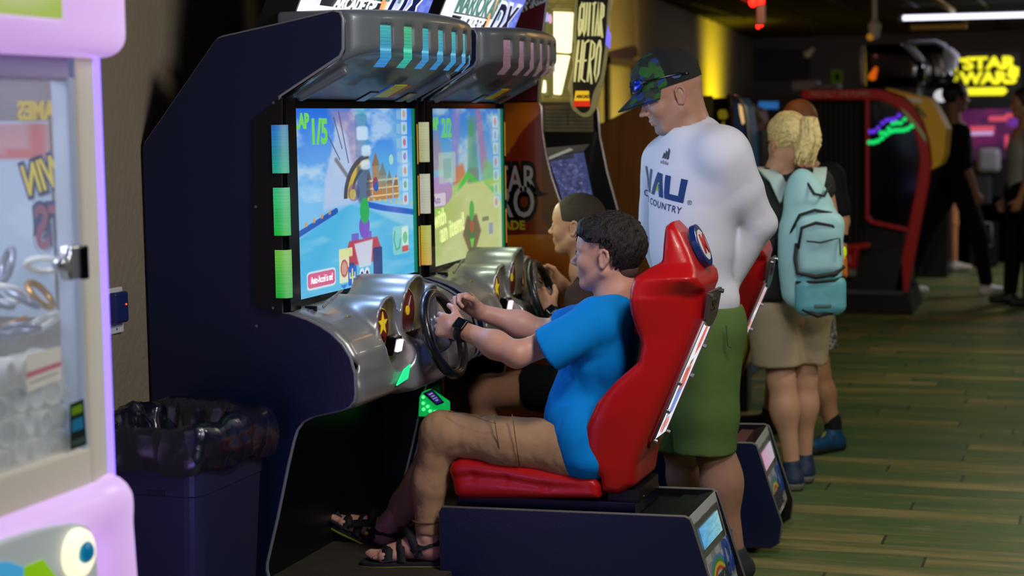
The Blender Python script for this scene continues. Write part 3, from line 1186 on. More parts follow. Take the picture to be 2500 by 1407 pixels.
def build_machine():
    root = thing('racing_game_machine', 'nearest racing game machine, dark blue side panel and a blue kart race on screen', 'arcade machine', (-2.35, YC, 0), 'racing game machines in a row')
    pp = panelpts()
    # ---- side panels with edge moulding
    MB().prism(pp, (0, -.022, 0)).build('side_panel', navy, root)
    e = MB().tube([p + np.array([0, -.011, 0]) for p in pp[:-2]], .0065, 6)
    e.build('edge_moulding', tmold, root, True)
    far = [p + np.array([0, YF - YN + .02, 0]) for p in pp]
    MB().prism(far, (0, -.02, 0)).build('side_panel', blk, root)
    MB().tube([p + np.array([0, -.011, 0]) for p in far[:-2]], .006, 6).build('edge_moulding', tmold, root, True)
    # ---- interior carcass: kick board, floor plate, shelf behind the screen
    xk = at(2, 720, 1376, .2)[0]
    MB().box((xk - .04, YN, .05), (xk, YF, 1.06)).build('kick_board', blk, root)
    MB().box((-2.40, YN, 1.60), (-2.27, YF, 1.78)).build('cabinet_back', blk, root)
    MB().box((-2.66, YN, .20), (-2.63, YF, 1.50)).build('cabinet_back', blk, root)
    MB().box((xk, YN, .17), (-1.86, YF, .20)).build('foot_plate', mat('worn_foot_plate', (62, 56, 46), rough=.6, bump=.3, bscale=60, var=.15), root)
    MB().box((-2.2, YN + .02, .0), (-1.9, YF - .02, .17)).build('foot_plate_base', blk, root)
    # pedals
    pa_, pb_ = P(834, 1284, 5.29), P(772, 1252, 5.29)
    pn_ = np.cross(pb_ - pa_, (0, 1, 0))
    pn_ /= np.linalg.norm(pn_)
    if pn_[2] > 0:
        pn_ = -pn_
    MB().prism([pa_, pb_, pb_ + (0, .10, 0), pa_ + (0, .10, 0)], pn_ * .008).build('pedal', mat('dark_pedal', (58, 54, 50), rough=.4, metal=.5), root, bevel=.002)
    MB().cyl(pa_ + (-.01, .05, -.01), (xk, 5.34, pa_[2] + .03), .010, 8).build('pedal_arm', blk, root)
    for y, w in ():
        a = np.array((xk + .02, y, .30))
        b_ = np.array((xk + .15, y, .26))
        MB().box((-w, -.004, -.07), (w, .004, .07), Matrix.Rotation(math.radians(90), 3, 'Z') @ Matrix.Rotation(math.radians(-40), 3, 'X'), a + np.array([.1, 0, .0])).build('pedal', mat('dark_pedal', (58, 54, 50), rough=.4, metal=.5), root, bevel=.003)
        MB().cyl(a + np.array([-.03, 0, -.02]), a + np.array([.09, 0, 0]), .01, 8).build('pedal_arm', blk, root)
    # ---- screen
    SX = -2.239
    y0, y1, z0, z1 = 4.77, 5.752, 1.068, 1.640
    S = lambda u, v: np.array([SX, y0 + (y1 - y0) * u, z0 + (z1 - z0) * v])
    MB().box((SX - .06, y0 - .02, z0 - .02), (SX - .002, y1 + .02, z1 + .02)).build('monitor', blkg, root)
    scr = picture('screen', [S(0, 0), S(1, 0), S(1, 1), S(0, 1)], 330, 230, screen_blue, paint_mat('lit_game_screen', emit=1.0, rough=.12, diffuse=False), root)
    sg = mat('hud_green', (90, 180, 80), emit=(100, 190, 90), es=.75)
    sw = mat('hud_white', (255, 255, 255), emit=(250, 245, 250), es=.95)
    ty = (0, 1, 0)
    tz = (0, 0, 1)
    hud = [text('screen_text', 'LAP', S(.02, .93) + (.002, 0, 0), ty, tz, .062, sg, scr, bold=.003, ext=.0004),
           text('screen_text', '1/5', S(.13, .87) + (.002, 0, 0), ty, tz, .105, sg, scr, bold=.004, ext=.0004),
           text('screen_text', 'Auto-Accel is on!', S(.195, .085) + (.002, 0, 0), ty, tz, .032, sw, scr, ext=.0004, align='CENTER', wscale=.72)]
    # protective clear sheet edge (green light from the lamps put into its colour and glow)
    MB().box((SX + .004, y1 - .012, z0), (SX + .012, y1 + .004, z1)).build('glass_edge', mat('green_lit_edge', (20, 120, 90), emit=(10, 120, 80), es=.5), root)
    # ---- light columns either side of the screen, three lamps each
    def column(ya, yb, near):
        c = root
        if near:
            # wrap-round black frame on the outside of the near side panel
            pts = [P(690, 238, YN - .024), P(622, 290, YN - .024), P(622, 742, YN - .024), P(640, 752, YN - .024), P(668, 762, YN - .024), P(690, 766, YN - .024)]
            o = MB().prism([p + np.array([0, 0, 0]) for p in pts], (0, -.006, 0)).build('side_frame', blk, root)
        MB().box((-2.262, ya, 1.045), (-2.222, yb, 1.668)).build('screen_frame', blkg, root)
    column(4.70, 4.772, True)
    column(5.752, 5.775, False)
    lam = []
    for (t, b_, kind) in ((305, 423, 'blue'), (458, 575, 'green'), (610, 727, 'lime')):
        zt, zb = P(690, t, 4.68)[2], P(690, b_, 4.68)[2]
        MB_ = MB()

        def crv(pos, U, V, zt=zt, zb=zb):
            # wraps from the outer side of the panel round the corner onto the front
            s = U * .075
            x = np.where(s < .034, -2.252 + s, -2.218 + .008 * np.sin(np.clip((s - .034) / .041, 0, 1) * math.pi))
            y = np.where(s < .034, 4.664, 4.664 + (s - .034) * 1.0)
            z = zb + (zt - zb) * V
            return np.stack([x, y, z], -1)
        lam.append(picture('light_bar', [(0, 0, 0)] * 4, 40, 80, gradients_lamp(kind), lampmat, root, crv))
        # body behind it
        MB().box((-2.250, 4.667, zb), (-2.222, 4.703, zt)).build('lamp_housing', blkg, root)
    for (t, b_) in ((303, 400), (428, 525), (551, 648)):
        zt, zb = P(1028, t, 5.80)[2], P(1028, b_, 5.80)[2]
        MB().box((-2.236, 5.757, zb), (-2.222, 5.766, zt)).build('lamp_edge', mat('amber_lamp_edge', (250, 190, 60), emit=(250, 185, 60), es=.8), root)
    for (x, y) in ((625, 505), (667, 752), (668, 251), (627, 796)):
        MB().disc(P(x, y, 4.667), (0, 1, 0), .0045, .004, 10).build('screw', steel, root)
    # ---- console
    prof = [(-2.26, 1.052)] + [(p[0], p[2]) for p in pp[13:25]]
    prof = prof + [(-2.12, .755), (-2.26, .85)]
    pf, plo, phi = poly2(prof)

    def base(X, Y, Z):
        d2 = pf(X, Z)
        # the middle of the console swells towards the driver
        dy = np.abs(Y - YC) - (YF - YN) / 2 + .012
        return smax(d2 - .006, dy, .03)
    basep = (base, np.array([plo[0], YN, plo[1]]), np.array([phi[0] + .02, YF, phi[1] + .02]))

    def arch(yc, zc, r, x0, x1, leg, t=0., flare=0.):
        def f(X, Y, Z):
            rr = r + flare * np.clip((X - x0) / (x1 - x0), 0, 1)
            dz = Z - zc
            dz = np.where(dz < 0, np.minimum(dz + leg, 0), dz)
            d = np.hypot(Y - yc, dz) - rr
            # lip leans: top reaches further to the player
            xe = x1 + (Z - zc) * .22
            return np.maximum(d, np.maximum(x0 - X, X - xe))
        return f, np.array([x0, yc - r - .02, zc - r - leg]), np.array([x1 + .06, yc + r + .02, zc + r + .02])
    pr_ = [('+', basep)]
    H = [(5.025, .985, .078, -2.052, .09), (5.215, 1.015, .096, -2.035, .07), (5.405, .985, .078, -2.052, .09)]
    for (y, z, r, xl, leg) in H:
        pr_.append(('+', arch(y, z, r, -2.22, xl, leg), .035))
    # ridges and channels moulded into the deck
    pr_.append(('+', rc(P(790, 748, 4.80), P(835, 708, 4.98), .006), .03))
    pr_.append(('-', rc(P(822, 756, 4.82), P(858, 775, 4.86), .007), .01))
    pr_.append(('+', rc(P(790, 835, 4.76), P(870, 870, 4.80), .014, .01), .03))
    # lower apron block and steering column housing
    pr_.append(('+', bx((-2.06, 5.22, .83), (.085, .16, .075), .03), .04))
    pr_.append(('+', bx((-2.02, 5.22, .875), (.07, .085, .06), .03), .03))
    pr_.append(('+', bx((-2.075, 5.22, .80), (.06, .50, .03), .02), .03))
    for (y, z, r, xl, leg) in H:
        pr_.append(('-', arch(y, z, r - .013, -2.085 if r < .09 else -2.075, xl + .2, leg), .006))
    # horizontal groove under the deck
    pr_.append(('-', rc((-2.045, YN - .1, .885), (-2.045, 4.97, .872), .012), .02))
    pr_.append(('-', rc((-2.045, 5.48, .872), (-2.045, YF + .1, .885), .012), .02))
    con = sdfobj('console', pr_, .0065, silver, root, clip=((-2.3, YN - .01, .7), (-1.85, YF + .01, 1.16)))
    # gauges in the hoods
    maroon = mat('gauge_maroon', (110, 14, 18), rough=.35, emit=(90, 10, 14), es=.12)
    yel = mat('gauge_yellow', (240, 214, 40), rough=.4, emit=(230, 200, 30), es=.25)
    for i, (y, z, r, xl, leg) in enumerate(H):
        xg = -2.078 if r < .09 else -2.07
        zc_ = z - .02
        R_ = r - .02
        c = np.array([xg + .004, y, zc_])
        g = MB().disc(c, (1, 0, 0), R_, .006).build('gauge', yel, root)
        MB().disc(c + (.004, 0, 0), (1, 0, 0), R_ * .93, .004).build('gauge_face', mat('gauge_dark_red', (70, 8, 12), rough=.3), g)
        MB().disc(c + (.006, 0, 0), (1, 0, 0), R_ * .80, .004).build('gauge_face', maroon, g)
        if i == 0:
            st = []
            for k in range(10):
                rr = R_ * (.66 if k % 2 == 0 else .27)
                an = math.pi / 2 + k * math.pi / 5
                st.append(c + np.array([.0085, math.cos(an) * rr, math.sin(an) * rr + .008]))
            MB().prism(st, (.002, 0, 0)).build('star', yel, g)
            text('letter', 'R', c + np.array([.0085, 0, -.042]), (0, 1, 0), (0, 0, 1), .03, mat('gauge_dark_red'), g, align='CENTER', bold=.001)
        elif i == 1:
            MB().disc(c + (.009, 0, 0), (1, 0, 0), R_ * .2, .004).build('dial_hub', yel, g)
            MB().prism([c + np.array([.009, -.006, 0]), c + np.array([.009, .006, 0]), c + np.array([.009, .03, .045])], (.002, 0, 0)).build('needle', mat('gauge_white', (230, 225, 215), rough=.4), g)
        else:
            MB().prism([c + np.array([.009, -.008, -.03]), c + np.array([.009, .008, -.03]), c + np.array([.009, .008, .03]), c + np.array([.009, -.008, .03])], (.002, 0, 0)).build('needle', yel, g)
    # buttons
    b = P(961, 857, 5.03)
    MB().box((-.02, -.03, -.03), (.012, .03, .03), Matrix.Rotation(math.radians(12), 3, 'Y'), (-2.035, 5.04, .905)).build('button_frame', blkg, root, bevel=.004)
    MB().box((-.006, -.019, -.019), (.008, .019, .019), Matrix.Rotation(math.radians(12), 3, 'Y'), (-2.02, 5.04, .905)).build('lit_button', mat('white_pink_button', (255, 235, 240), emit=(255, 225, 235), es=1.0), root, bevel=.003)
    for o_ in (con,):
        sm = o_.modifiers.new('smooth', 'SMOOTH')
        sm.iterations = 4
    gr = mat('green_lens', (40, 220, 140), emit=(30, 225, 140), es=.9, rough=.2)
    q = np.array([-2.0, 5.02, .815])
    MB().prism([q + np.array(v) for v in ((0, -.06, -.022), (0, .045, -.012), (.006, .05, .03), (.006, -.01, .02))], (.004, 0, -.002)).build('green_lamp', gr, root)
    # bracket and decal on the deck
    bc = P(765, 750, 4.79)
    MB().box((-.012, -.022, -.02), (.014, .022, .012), None, None).v
    o = MB().box((bc[0] - .03, 4.77, bc[2] - .03), (bc[0] - .005, 4.85, bc[2] - .008)).build('glass_clip', mat('violet_clip', (110, 105, 165), rough=.25), root, bevel=.003)
    MB().box((bc[0] - .034, 4.80, bc[2] - .035), (bc[0] + .004, 4.812, bc[2] + .002)).build('glass_clip', blk, root, bevel=.003)
    dc = [P(816, 790, 4.845), P(832, 786, 4.86), P(845, 778, 4.885), P(852, 779, 4.90)]
    MB().tube([p + np.array([.006, 0, .008]) for p in dc], [.001, .003, .003, .001], 6).build('gold_decal', mat('gold_foil', (196, 164, 100), rough=.3, metal=.7), root, True)
    # ---- steering wheel
    wc = np.array([-1.925, 5.19, .925])
    tilt = math.radians(18)
    nx = np.array([math.cos(tilt), 0, math.sin(tilt)])
    ax1 = np.array([0, 1., 0])
    ax2 = np.cross(nx, ax1)
    ring = [wc + (ax1 * math.cos(t) + ax2 * math.sin(t)) * .132 for t in np.linspace(0, 2 * math.pi, 48, endpoint=False)]
    wheel = MB().tube(ring, .0165, 12, closed=True).build('steering_wheel', mat('black_rubber_grip', (16, 16, 18), rough=.35, coat=.3), root, True)
    hub = wc - nx * .035
    pr_ = [rc(hub - nx * .02, hub + nx * .01, .045), rc(hub, wc + ax1 * .12, .016, .012), rc(hub, wc - ax1 * .12, .016, .012), rc(hub, wc + ax2 * .12, .018, .012),
           el(hub + nx * .01, (.05, .05, .05))]
    arrmesh('wheel_spokes', [sdf(pr_, .005, .02)], mat('wheel_hub_silver', (120, 118, 116), rough=.3, metal=.6), wheel)
    MB().disc(hub + nx * .062, nx, .032, .004).build('wheel_badge', mat('badge_blue', (18, 48, 110), rough=.25, coat=.5), wheel)
    text('letter', 'M', hub + nx * .066, ax1, -ax2 if ax2[2] < 0 else ax2, .042, mat('badge_white', (225, 225, 225), rough=.4), wheel, align='CENTER', bold=.001)
    MB().cyl(hub - nx * .02, hub - nx * .12, .042, 20).build('steering_column', blk, root, True)
    # ---- hood over the screen
    xe, zt = -2.045, 1.92
    hy0, hy1 = YN + .018, YF - .045
    hc, hw = (hy0 + hy1) / 2, (hy1 - hy0) / 2

    def hood(X, Y, Z):
        v = np.clip((Y - hc) / hw, -1.1, 1.1)
        xf = xe + .115 * np.sqrt(np.maximum(1 - np.abs(v) ** 2.6, 0)) * 1.0
        lowf = 1.668 + np.clip((X + 2.235) / .19, 0, 2) * .105
        lowf = lowf - .045 * np.clip((X + 2.03) / .12, 0, 1) * (1 - v * v)
        d = X - xf
        d = smax(d * .85, Z - zt - .012 * (1 - v * v), .03)
        d = smax(d, (lowf - Z) * .87, .02)
        d = smax(d, np.abs(Y - hc) - hw, .015)
        return smax(d, -2.25 - X, .005)
    hp = (hood, np.array([-2.26, hy0, 1.6]), np.array([-1.88, hy1, 1.93]))
    pr_ = [('+', hp)]
    # big recess below, rim groove, corner fins
    rec = rotm((1, 0, .5))
    pr_.append(('-', el((-2.07, hc, 1.655), (.19, .37, .085), rec), .02))
    pr_.append(('+', bx((-2.145, hy0 + .07, 1.715), (.09, .012, .02), .008, rec), .01))
    pr_.append(('+', bx((-2.145, hy1 - .07, 1.715), (.09, .012, .02), .008, rec), .01))
    pr_.append(('-', rc((-2.24, hy0 + .10, 1.665), (-1.99, hy0 + .16, 1.765), .014), .012))
    vents = []
    for k in range(7):
        y = 4.855 + k * .128
        v = (y - hc) / hw
        xf = xe + .115 * math.sqrt(max(1 - abs(v) ** 2.6, 0))
        sl = -.115 * 2.6 / 2 * np.sign(v) * abs(v) ** 1.6 / math.sqrt(max(1 - abs(v) ** 2.6, .05)) / hw
        R = rotm((1, -sl, 0))
        pr_.append(('-', bx((xf, y, 1.828), (.012, .031, .056), .006, R), .003))
        pr_.append(('-', bx((xf - .012, y, 1.772), (.022, .029, .02), .006, R), .006))
        vents.append((xf, y, R))
    hoodo = sdfobj('hood', pr_, .006, hoodm, root, clip=((-2.3, YN - .01, 1.62), (-1.86, YF, 1.95)))
    vb = []
    for i, (xf, y, R) in enumerate(vents):
        def crv3(pos, U, V, xf=xf, y=y, R=R):
            base_ = np.array([xf, y, 0])
            Vv = V
            l = (U - .5) * .056
            x = -.0085 - np.clip(.22 - Vv, 0, 1) * .12
            w = base_[None, None, :] + np.stack([x * R[0, 0] + l * R[0, 1], x * R[1, 0] + l * R[1, 1], 1.757 + Vv * .122], -1)
            return w

        def fnv(U, V, i=i):
            c = Art(U, V, 0).grad((60, 150, 230), (70, 200, 200), V)
            if i == 1:
                c = Art(U, V, 0).grad((40, 200, 180), (90, 215, 150), V)
            rib = .82 + .18 * (np.sin(V * 150 + i) > 0)
            return c * rib[..., None] + 60 * np.exp(-((V - .42) / .04) ** 2)[..., None]
        vb.append(picture('vent_lamp', [(0, 0, 0)] * 4, 8, 60, fnv, paint_mat('lit_hood_vent', emit=.8, rough=.3, diffuse=False), hoodo, crv3))
    # trim strips where the panels meet the hood
    for y in (YN + .008, YF - .03):
        pts = [(xe + .004, y, 1.902), (xe + .008, y, 1.885), (xe + .006, y, 1.80), (xe - .008, y, 1.775), (-2.22, y, 1.675)]
        g = MB()
        for dy in (-.006, .006):
            g.tube([np.array(p) + (0, dy, 0) for p in pts], .0055, 6)
        g.build('hood_trim', chrome, root, True)
    # small mirror-bright bracket and label under the hood
    R_ = rotm((1, 0, .5))
    lo = np.array([-2.16, 5.27, 1.70])
    MB().box((-.03, -.05, 0), (.05, .06, .003), Matrix(R_.tolist()), lo - (-.03, 0, .012)).build('hood_label', mat('yellow_label', (226, 210, 30), rough=.4), hoodo)
    MB().box((-.03, .065, 0), (.05, .10, .003), Matrix(R_.tolist()), lo - (-.03, 0, .012)).build('hood_label', mat('red_label', (190, 24, 20), rough=.4), hoodo)
    MB().box((-.03, -.075, 0), (.05, -.052, .003), Matrix(R_.tolist()), lo - (-.03, 0, .012)).build('hood_label', mat('blue_label', (30, 80, 190), rough=.4), hoodo)
    for yy in (5.17, 5.50):
        MB().box((-.04, -.04, -.006), (.02, .03, 0), Matrix(R_.tolist()), (-2.15, yy, 1.684)).build('hinge', mat('dark_steel', (50, 52, 56), rough=.3, metal=.8), hoodo, bevel=.002)
    # ---- backlit marquee
    mt = math.radians(24)
    mu = np.array([math.sin(mt), 0, math.cos(mt)])
    mo = np.array([-2.235, 4.745, 1.84])
    Mq = lambda u, v: mo + np.array([0, 1.03 * u, 0]) + mu * .46 * v
    nrm = np.array([math.cos(mt), 0, -math.sin(mt)])
    g = MB()
    g.prism([Mq(0, 0) - nrm * .004, Mq(1, 0) - nrm * .004, Mq(1, 1) - nrm * .004, Mq(0, 1) - nrm * .004], -nrm * .1)
    mb = g.build('marquee_box', blk, root)
    mp_ = picture('marquee', [Mq(0, 0), Mq(1, 0), Mq(1, 1), Mq(0, 1)], 200, 100, marquee_art, paint_mat('backlit_marquee', emit=1.15, rough=.25, diffuse=False), root)
    marquee_text(Mq, mp_)
    # ---- seat pedestal
    by0, by1 = 5.06, 5.44
    prof = [(1078, 1250), (1083, 1237), (1674, 1261), (1686, 1267), (1693, 1285), (1728, 1397), (1762, 1500)]
    pts = [P(x, y, by0) for x, y in prof]
    pts.append(np.array([pts[-1][0] - .01, by0, .05]))
    pts.append(np.array([pts[-1][0] - .03, by0, .03]))
    pts.append(np.array([pts[0][0], by0, .03]))
    for y, s, m_ in ((by0, -.018, navy), (by1, .018, blk)):
        q = [np.array([p[0], y, p[2]]) for p in pts]
        MB().prism(q, (0, s, 0)).build('pedestal_side', m_, root)
        MB().tube([p + np.array([0, s / 2, 0]) for p in q], .0055, 6, closed=True).build('edge_moulding', mat('worn_edge_moulding', (104, 98, 92), rough=.5), root, True)
    top, rt = pts[1], pts[3]
    MB().box((top[0] + .01, by0, .06), (rt[0] - .02, by1, top[2] - .012)).build('pedestal_body', blk, root)
    # slanting rear face with its printed artwork
    r0, r1 = pts[4], pts[6]
    ra = np.array([r0[0] - .014, 0, r0[2] + .028])
    rb_ = np.array([r1[0] - .02, 0, r1[2]])
    rb_ = ra + (rb_ - ra) * 1.0
    RR = lambda u, v: np.array([0, by0 + (by1 - by0) * u, 0]) + rb_ + (ra - rb_) * v
    nn = np.cross(np.array([0, 1., 0]), (ra - rb_))
    nn /= np.linalg.norm(nn)
    if nn[0] < 0:
        nn = -nn
    MB().prism([RR(0, 0) - nn * .002, RR(1, 0) - nn * .002, RR(1, 1) - nn * .002, RR(0, 1) - nn * .002], -nn * .1).build('pedestal_rear', blk, root)

    def rear_art(U, V):
        a = Art(U, V, (150, 152, 155), .9)
        chk = ((np.floor(U * 6) + np.floor(V * 9)) % 2)
        a.put(chk, (196, 198, 202), .9)
        a.rect(-.1, .90, 1.1, 1.1, (192, 192, 192))
        a.rect(.06, .52, .97, .89, (88, 86, 82), 1, .03)
        for r, c in ((.30, (70, 140, 200)), (.265, (60, 150, 70)), (.23, (240, 205, 50)), (.195, (205, 60, 40)), (.16, (200, 200, 204))):
            d = np.hypot((U - .47) * .82, (V - .12) * .9) - r
            a.put(a.sd(d, .01) * (V > .12), c)
        a.poly([(-.1, -.1), (1.1, -.1), (1.1, .04), (.9, .02), (.5, -.02)], (190, 40, 34))
        return a.c
    rp = picture('rear_artwork', [RR(0, 0) + nn * .001, RR(1, 0) + nn * .001, RR(1, 1) + nn * .001, RR(0, 1) + nn * .001], 100, 180, rear_art, paint_mat('printed_artwork', rough=.3, coat=.4), root)
    ux = RR(1, 0) - RR(0, 0)
    uy = RR(0, 1) - RR(0, 0)
    rl = picture('rear_lamp', [RR(.16, .60) + nn * .004, RR(.88, .60) + nn * .004, RR(.88, .82) + nn * .004, RR(.16, .82) + nn * .004], 40, 20,
                 lambda U, V: Art(U, V, 0).grad((90, 170, 225), (150, 210, 215), U) * (.85 + .3 * pn(U, V, 12, 3))[..., None], paint_mat('lit_rear_lens', emit=.75, rough=.2, diffuse=False), root)
    text('lettering', 'MARIOKART', RR(.12, .20) + nn * .003, ux, uy, .052, mat('dark_print', (50, 56, 62), rough=.4), rp, bold=.002, wscale=.9)
    text('lettering', 'ARCADE GP.', RR(.2, .10) + nn * .003, ux, uy, .036, mat('dark_print'), rp, bold=.001)
    text('lettering', 'DX', RR(.68, .32) + nn * .003, ux, uy, .14, mat('blue_print', (40, 80, 170), rough=.3), rp, bold=.006, shear=.3, wscale=.8)
    MB().box((rt[0] - .10, by0 + .02, rt[2] - .016), (rt[0] - .012, by1 - .02, rt[2] - .006)).build('top_trim', mat('dark_steel'), root, bevel=.002)
    # slide plate with warning label
    sp0, sp1 = P(1115, 1235, 5.09), P(1550, 1245, 5.09)
    zt_ = .437
    MB().box((sp0[0], 5.09, .39), (sp1[0], 5.41, zt_)).build('slide_plate', mat('blue_black_metal', (18, 18, 44), rough=.25, metal=.4), root, bevel=.004)
    la, lb = at(2, 1527, 1212, zt_ + .002), at(2, 1572, 1212, zt_ + .002)
    lc, ld = at(2, 1588, 1185, zt_ + .002), at(2, 1552, 1185, zt_ + .002)

    def warn(U, V):
        a = Art(U, V, (225, 225, 222))
        a.rect(-.1, -.1, .5, 1.1, (226, 214, 40))
        a.poly([(.2, .3), (.36, .3), (.28, .7)], (30, 30, 20))
        for k in range(4):
            a.rect(.54, .14 + k * .2, .96, .22 + k * .2, (90, 90, 90))
        return a.c
    picture('warning_label', [la, lb, lc, ld], 40, 40, warn, paint_mat('printed_label', rough=.4), root)
    # ---- seat cushion
    cy0, cy1 = 5.04, 5.46
    cp = [(1100, 1150), (1105, 1132), (1125, 1122), (1180, 1126), (1290, 1146), (1400, 1162), (1452, 1172), (1462, 1186), (1464, 1214), (1130, 1214), (1114, 1205), (1110, 1178)]
    c2 = [(P(x, y, cy0 + .03)[0], P(x, y, cy0 + .03)[2]) for x, y in cp]
    cf, clo, chi = poly2(c2)
    gr_ = [(P(x, y, cy0)[0], P(x, y, cy0)[2]) for x, y in ((1090, 1172), (1150, 1166), (1230, 1174), (1330, 1192), (1470, 1196))]

    def cush(X, Y, Z):
        d = smax(cf(X, Z) - .004, np.abs(Y - 5.25) - .205, .035)
        return d
    pr_ = [('+', (cush, np.array([clo[0], cy0, clo[1]]), np.array([chi[0], cy1, chi[1]])))]
    for yy in (cy0 - .001, cy1 + .001):
        for a_, b_ in zip(gr_[:-1], gr_[1:]):
            pr_.append(('-', rc((a_[0], yy, a_[1]), (b_[0], yy, b_[1]), .006), .02))
    pr_.append(('-', el((-1.62, 5.25, .60), (.24, .16, .07)), .05))
    sdfobj('seat_cushion', pr_, .007, red, root)
    # ---- seat back
    bp_ = [(1465, 1205, 5.05), (1500, 1214, 5.05), (1542, 1190, 5.08), (1558, 1130, 5.12), (1576, 1085, 5.12), (1611, 1000, 5.12), (1655, 900, 5.12), (1702, 785, 5.12), (1712, 700, 5.12),
           (1690, 620, 5.2), (1668, 562, 5.25), (1650, 540, 5.25), (1636, 552, 5.25), (1626, 600, 5.2), (1618, 640, 5.15), (1570, 660, 5.06), (1545, 680, 5.05), (1538, 705, 5.05), (1538, 760, 5.05), (1546, 800, 5.05),
           (1560, 845, 5.05), (1552, 890, 5.05), (1500, 935, 5.05), (1455, 985, 5.05), (1430, 1040, 5.05), (1424, 1090, 5.05), (1440, 1140, 5.05), (1462, 1170, 5.05)]
    b2 = [(P(x, y, Y)[0], P(x, y, Y)[2]) for x, y, Y in bp_]
    bf, blo, bhi = poly2(b2)
    zs = np.array([.45, .55, .70, .85, .95, 1.06, 1.12, 1.16, 1.20, 1.26, 1.31])
    ws = np.array([.19, .205, .215, .205, .20, .225, .20, .125, .105, .085, .05])

    def back(X, Y, Z):
        w = np.interp(Z, zs, ws)
        # body is narrower towards the rear
        xb = np.interp(Z, [.45, 1.3], [-1.20, -1.04])
        taper = np.clip((X - (xb - .22)) / .22, 0, 1)
        w = w - np.maximum(w - .105, 0) * taper ** 1.5 * np.clip((1.13 - Z) / .06, 0, 1)
        return smax(bf(X, Z) - .003, (np.abs(Y - 5.25) - w) * .93, .035)
    pr_ = [('+', (back, np.array([blo[0], 5.0, blo[1]]), np.array([bhi[0] + .02, 5.5, bhi[1] + .02])))]
    # hollow where the back rests, leaving side bolsters
    pr_.append(('-', rc((-1.47, 5.25, .62), (-1.36, 5.25, 1.08), .16, .15), .05))
    # moulded crease on the outer sides
    for yy in (5.015, 5.485):
        pr_.append(('-', rc(P(1600, 900, yy) * (1, 0, 1) + (0, yy, 0), P(1500, 1120, yy) * (1, 0, 1) + (0, yy, 0), .012), .06))
    seatb = sdfobj('seat_back', pr_, .007, red, root)
    # ---- lit back panel
    pa, pb = P(1706, 782, 5.13), P(1580, 1080, 5.13)
    rear = lambda z, off=0.: pb + (pa - pb) * ((z - pb[2]) / (pa[2] - pb[2])) + np.array([off, 0, 0])
    zb_, zt2 = pb[2], pa[2]
    yb0, yb1 = 5.145, 5.325
    dirz = (pa - pb) / np.linalg.norm(pa - pb)
    nb = np.array([dirz[2], 0, -dirz[0]])
    BB = lambda u, v, off=.012: np.array([pb[0], yb0 + (yb1 - yb0) * u, pb[2]]) + (pa - pb) * v * np.array([1, 0, 1]) + nb * off
    out = [(0.0, 0), (.10, -.06), (.9, -.06), (1, 0), (1, 1), (0, 1)]
    MB().prism([BB(u, v, -.05) for u, v in out], nb * .06).build('rear_panel', mat('red_rear_panel', (140, 20, 18), rough=.25, coat=.4), root)

    def strip(U, V):
        a = Art(U, V, (236, 236, 244), 2.6)
        a.poly([(.5, 1), (.75, .98), (.8, .78), (.55, .7), (.42, .82)], (214, 70, 60), .8, .02)
        a.circ(.55, .60, .25, .08, (236, 190, 170), .6, .2)
        a.poly([(.25, .62), (.75, .6), (.85, .42), (.3, .38)], (205, 66, 60), .75, .03)
        a.poly([(.3, .42), (.8, .42), (.75, .2), (.35, .18)], (80, 110, 200), .75, .03)
        a.circ(.5, .10, .3, .07, (220, 110, 110), .7, .2)
        a.line([(.3, .2), (.6, .02)], .02, (90, 80, 90), .6)
        a.line([(.45, .64), (.62, .66), (.5, .56)], .02, (60, 40, 50), .7)
        return a.c
    picture('lit_artwork', [BB(.08, .02, .013), BB(.92, .02, .013), BB(.92, .97, .013), BB(.08, .97, .013)], 50, 140, strip, paint_mat('backlit_strip', emit=.95, rough=.2, diffuse=False), root)
    for yy in (yb0 + .002, yb1 - .002):
        MB().tube([np.array([BB(0, v)[0], yy, BB(0, v)[2]]) for v in (0, 1)], .005, 6).build('panel_trim', mat('dull_panel_trim', (150, 138, 138), rough=.45, metal=.4), root, True)
    pu = P(1716, 712, 5.13) - P(1704, 783, 5.13)
    pu[1] = 0
    np_ = np.array([pu[2], 0, -pu[0]]) / np.linalg.norm(pu)
    c0_ = BB(0, 1, .010)
    PB = lambda u, v, o_=0.: c0_ + np.array([0, (yb1 - yb0) * u, 0]) + pu * v + np_ * o_
    pl = [PB(.02, 0), PB(.25, -.22), PB(.5, -.3), PB(.75, -.22), PB(.98, 0), PB(1, 1), PB(0, 1)]
    pl = roundpoly(pl, .012)
    MB().prism(pl, np_ * .008).build('rear_badge', mat('bronze_plate', (96, 70, 66), rough=.3, metal=.6), root)
    text('plate_text', '50', PB(.5, .5, .0095), (0, 1, 0), pu, .06, mat('dark_plate_text', (60, 44, 44), rough=.4), root, align='CENTER', bold=.001)
    for u in (.07, .93):
        MB().disc(PB(u, .88, .012), np_, .007, .010, 12).build('bolt', steel, root)
    for u, v in ((.02, .5), (.98, .5), (.02, .02), (.98, .02), (.98, .75), (.02, .27)):
        MB().disc(BB(u, v, .02), nb, .007, .012, 12).build('bolt', steel, root)
    # ---- oval badge on the headrest
    cb = P(1712, 600, 5.27)
    du = P(1692, 556, 5.25) - P(1728, 648, 5.25)
    du /= np.linalg.norm(du)
    nbx = np.array([du[2], 0, -du[0]])
    if nbx[0] < 0:
        nbx = -nbx

    def oval(r1, r2, off, t, name, m_, par):
        pts = [cb + np.array([0, 1, 0]) * math.cos(a) * r1 + du * math.sin(a) * r2 + nbx * off for a in np.linspace(0, 2 * math.pi, 40, endpoint=False)]
        return MB().prism(pts, nbx * t).build(name, m_, par, bevel=.002)
    bd = oval(.066, .068, -.012, .020, 'badge', mat('badge_blue'), root)
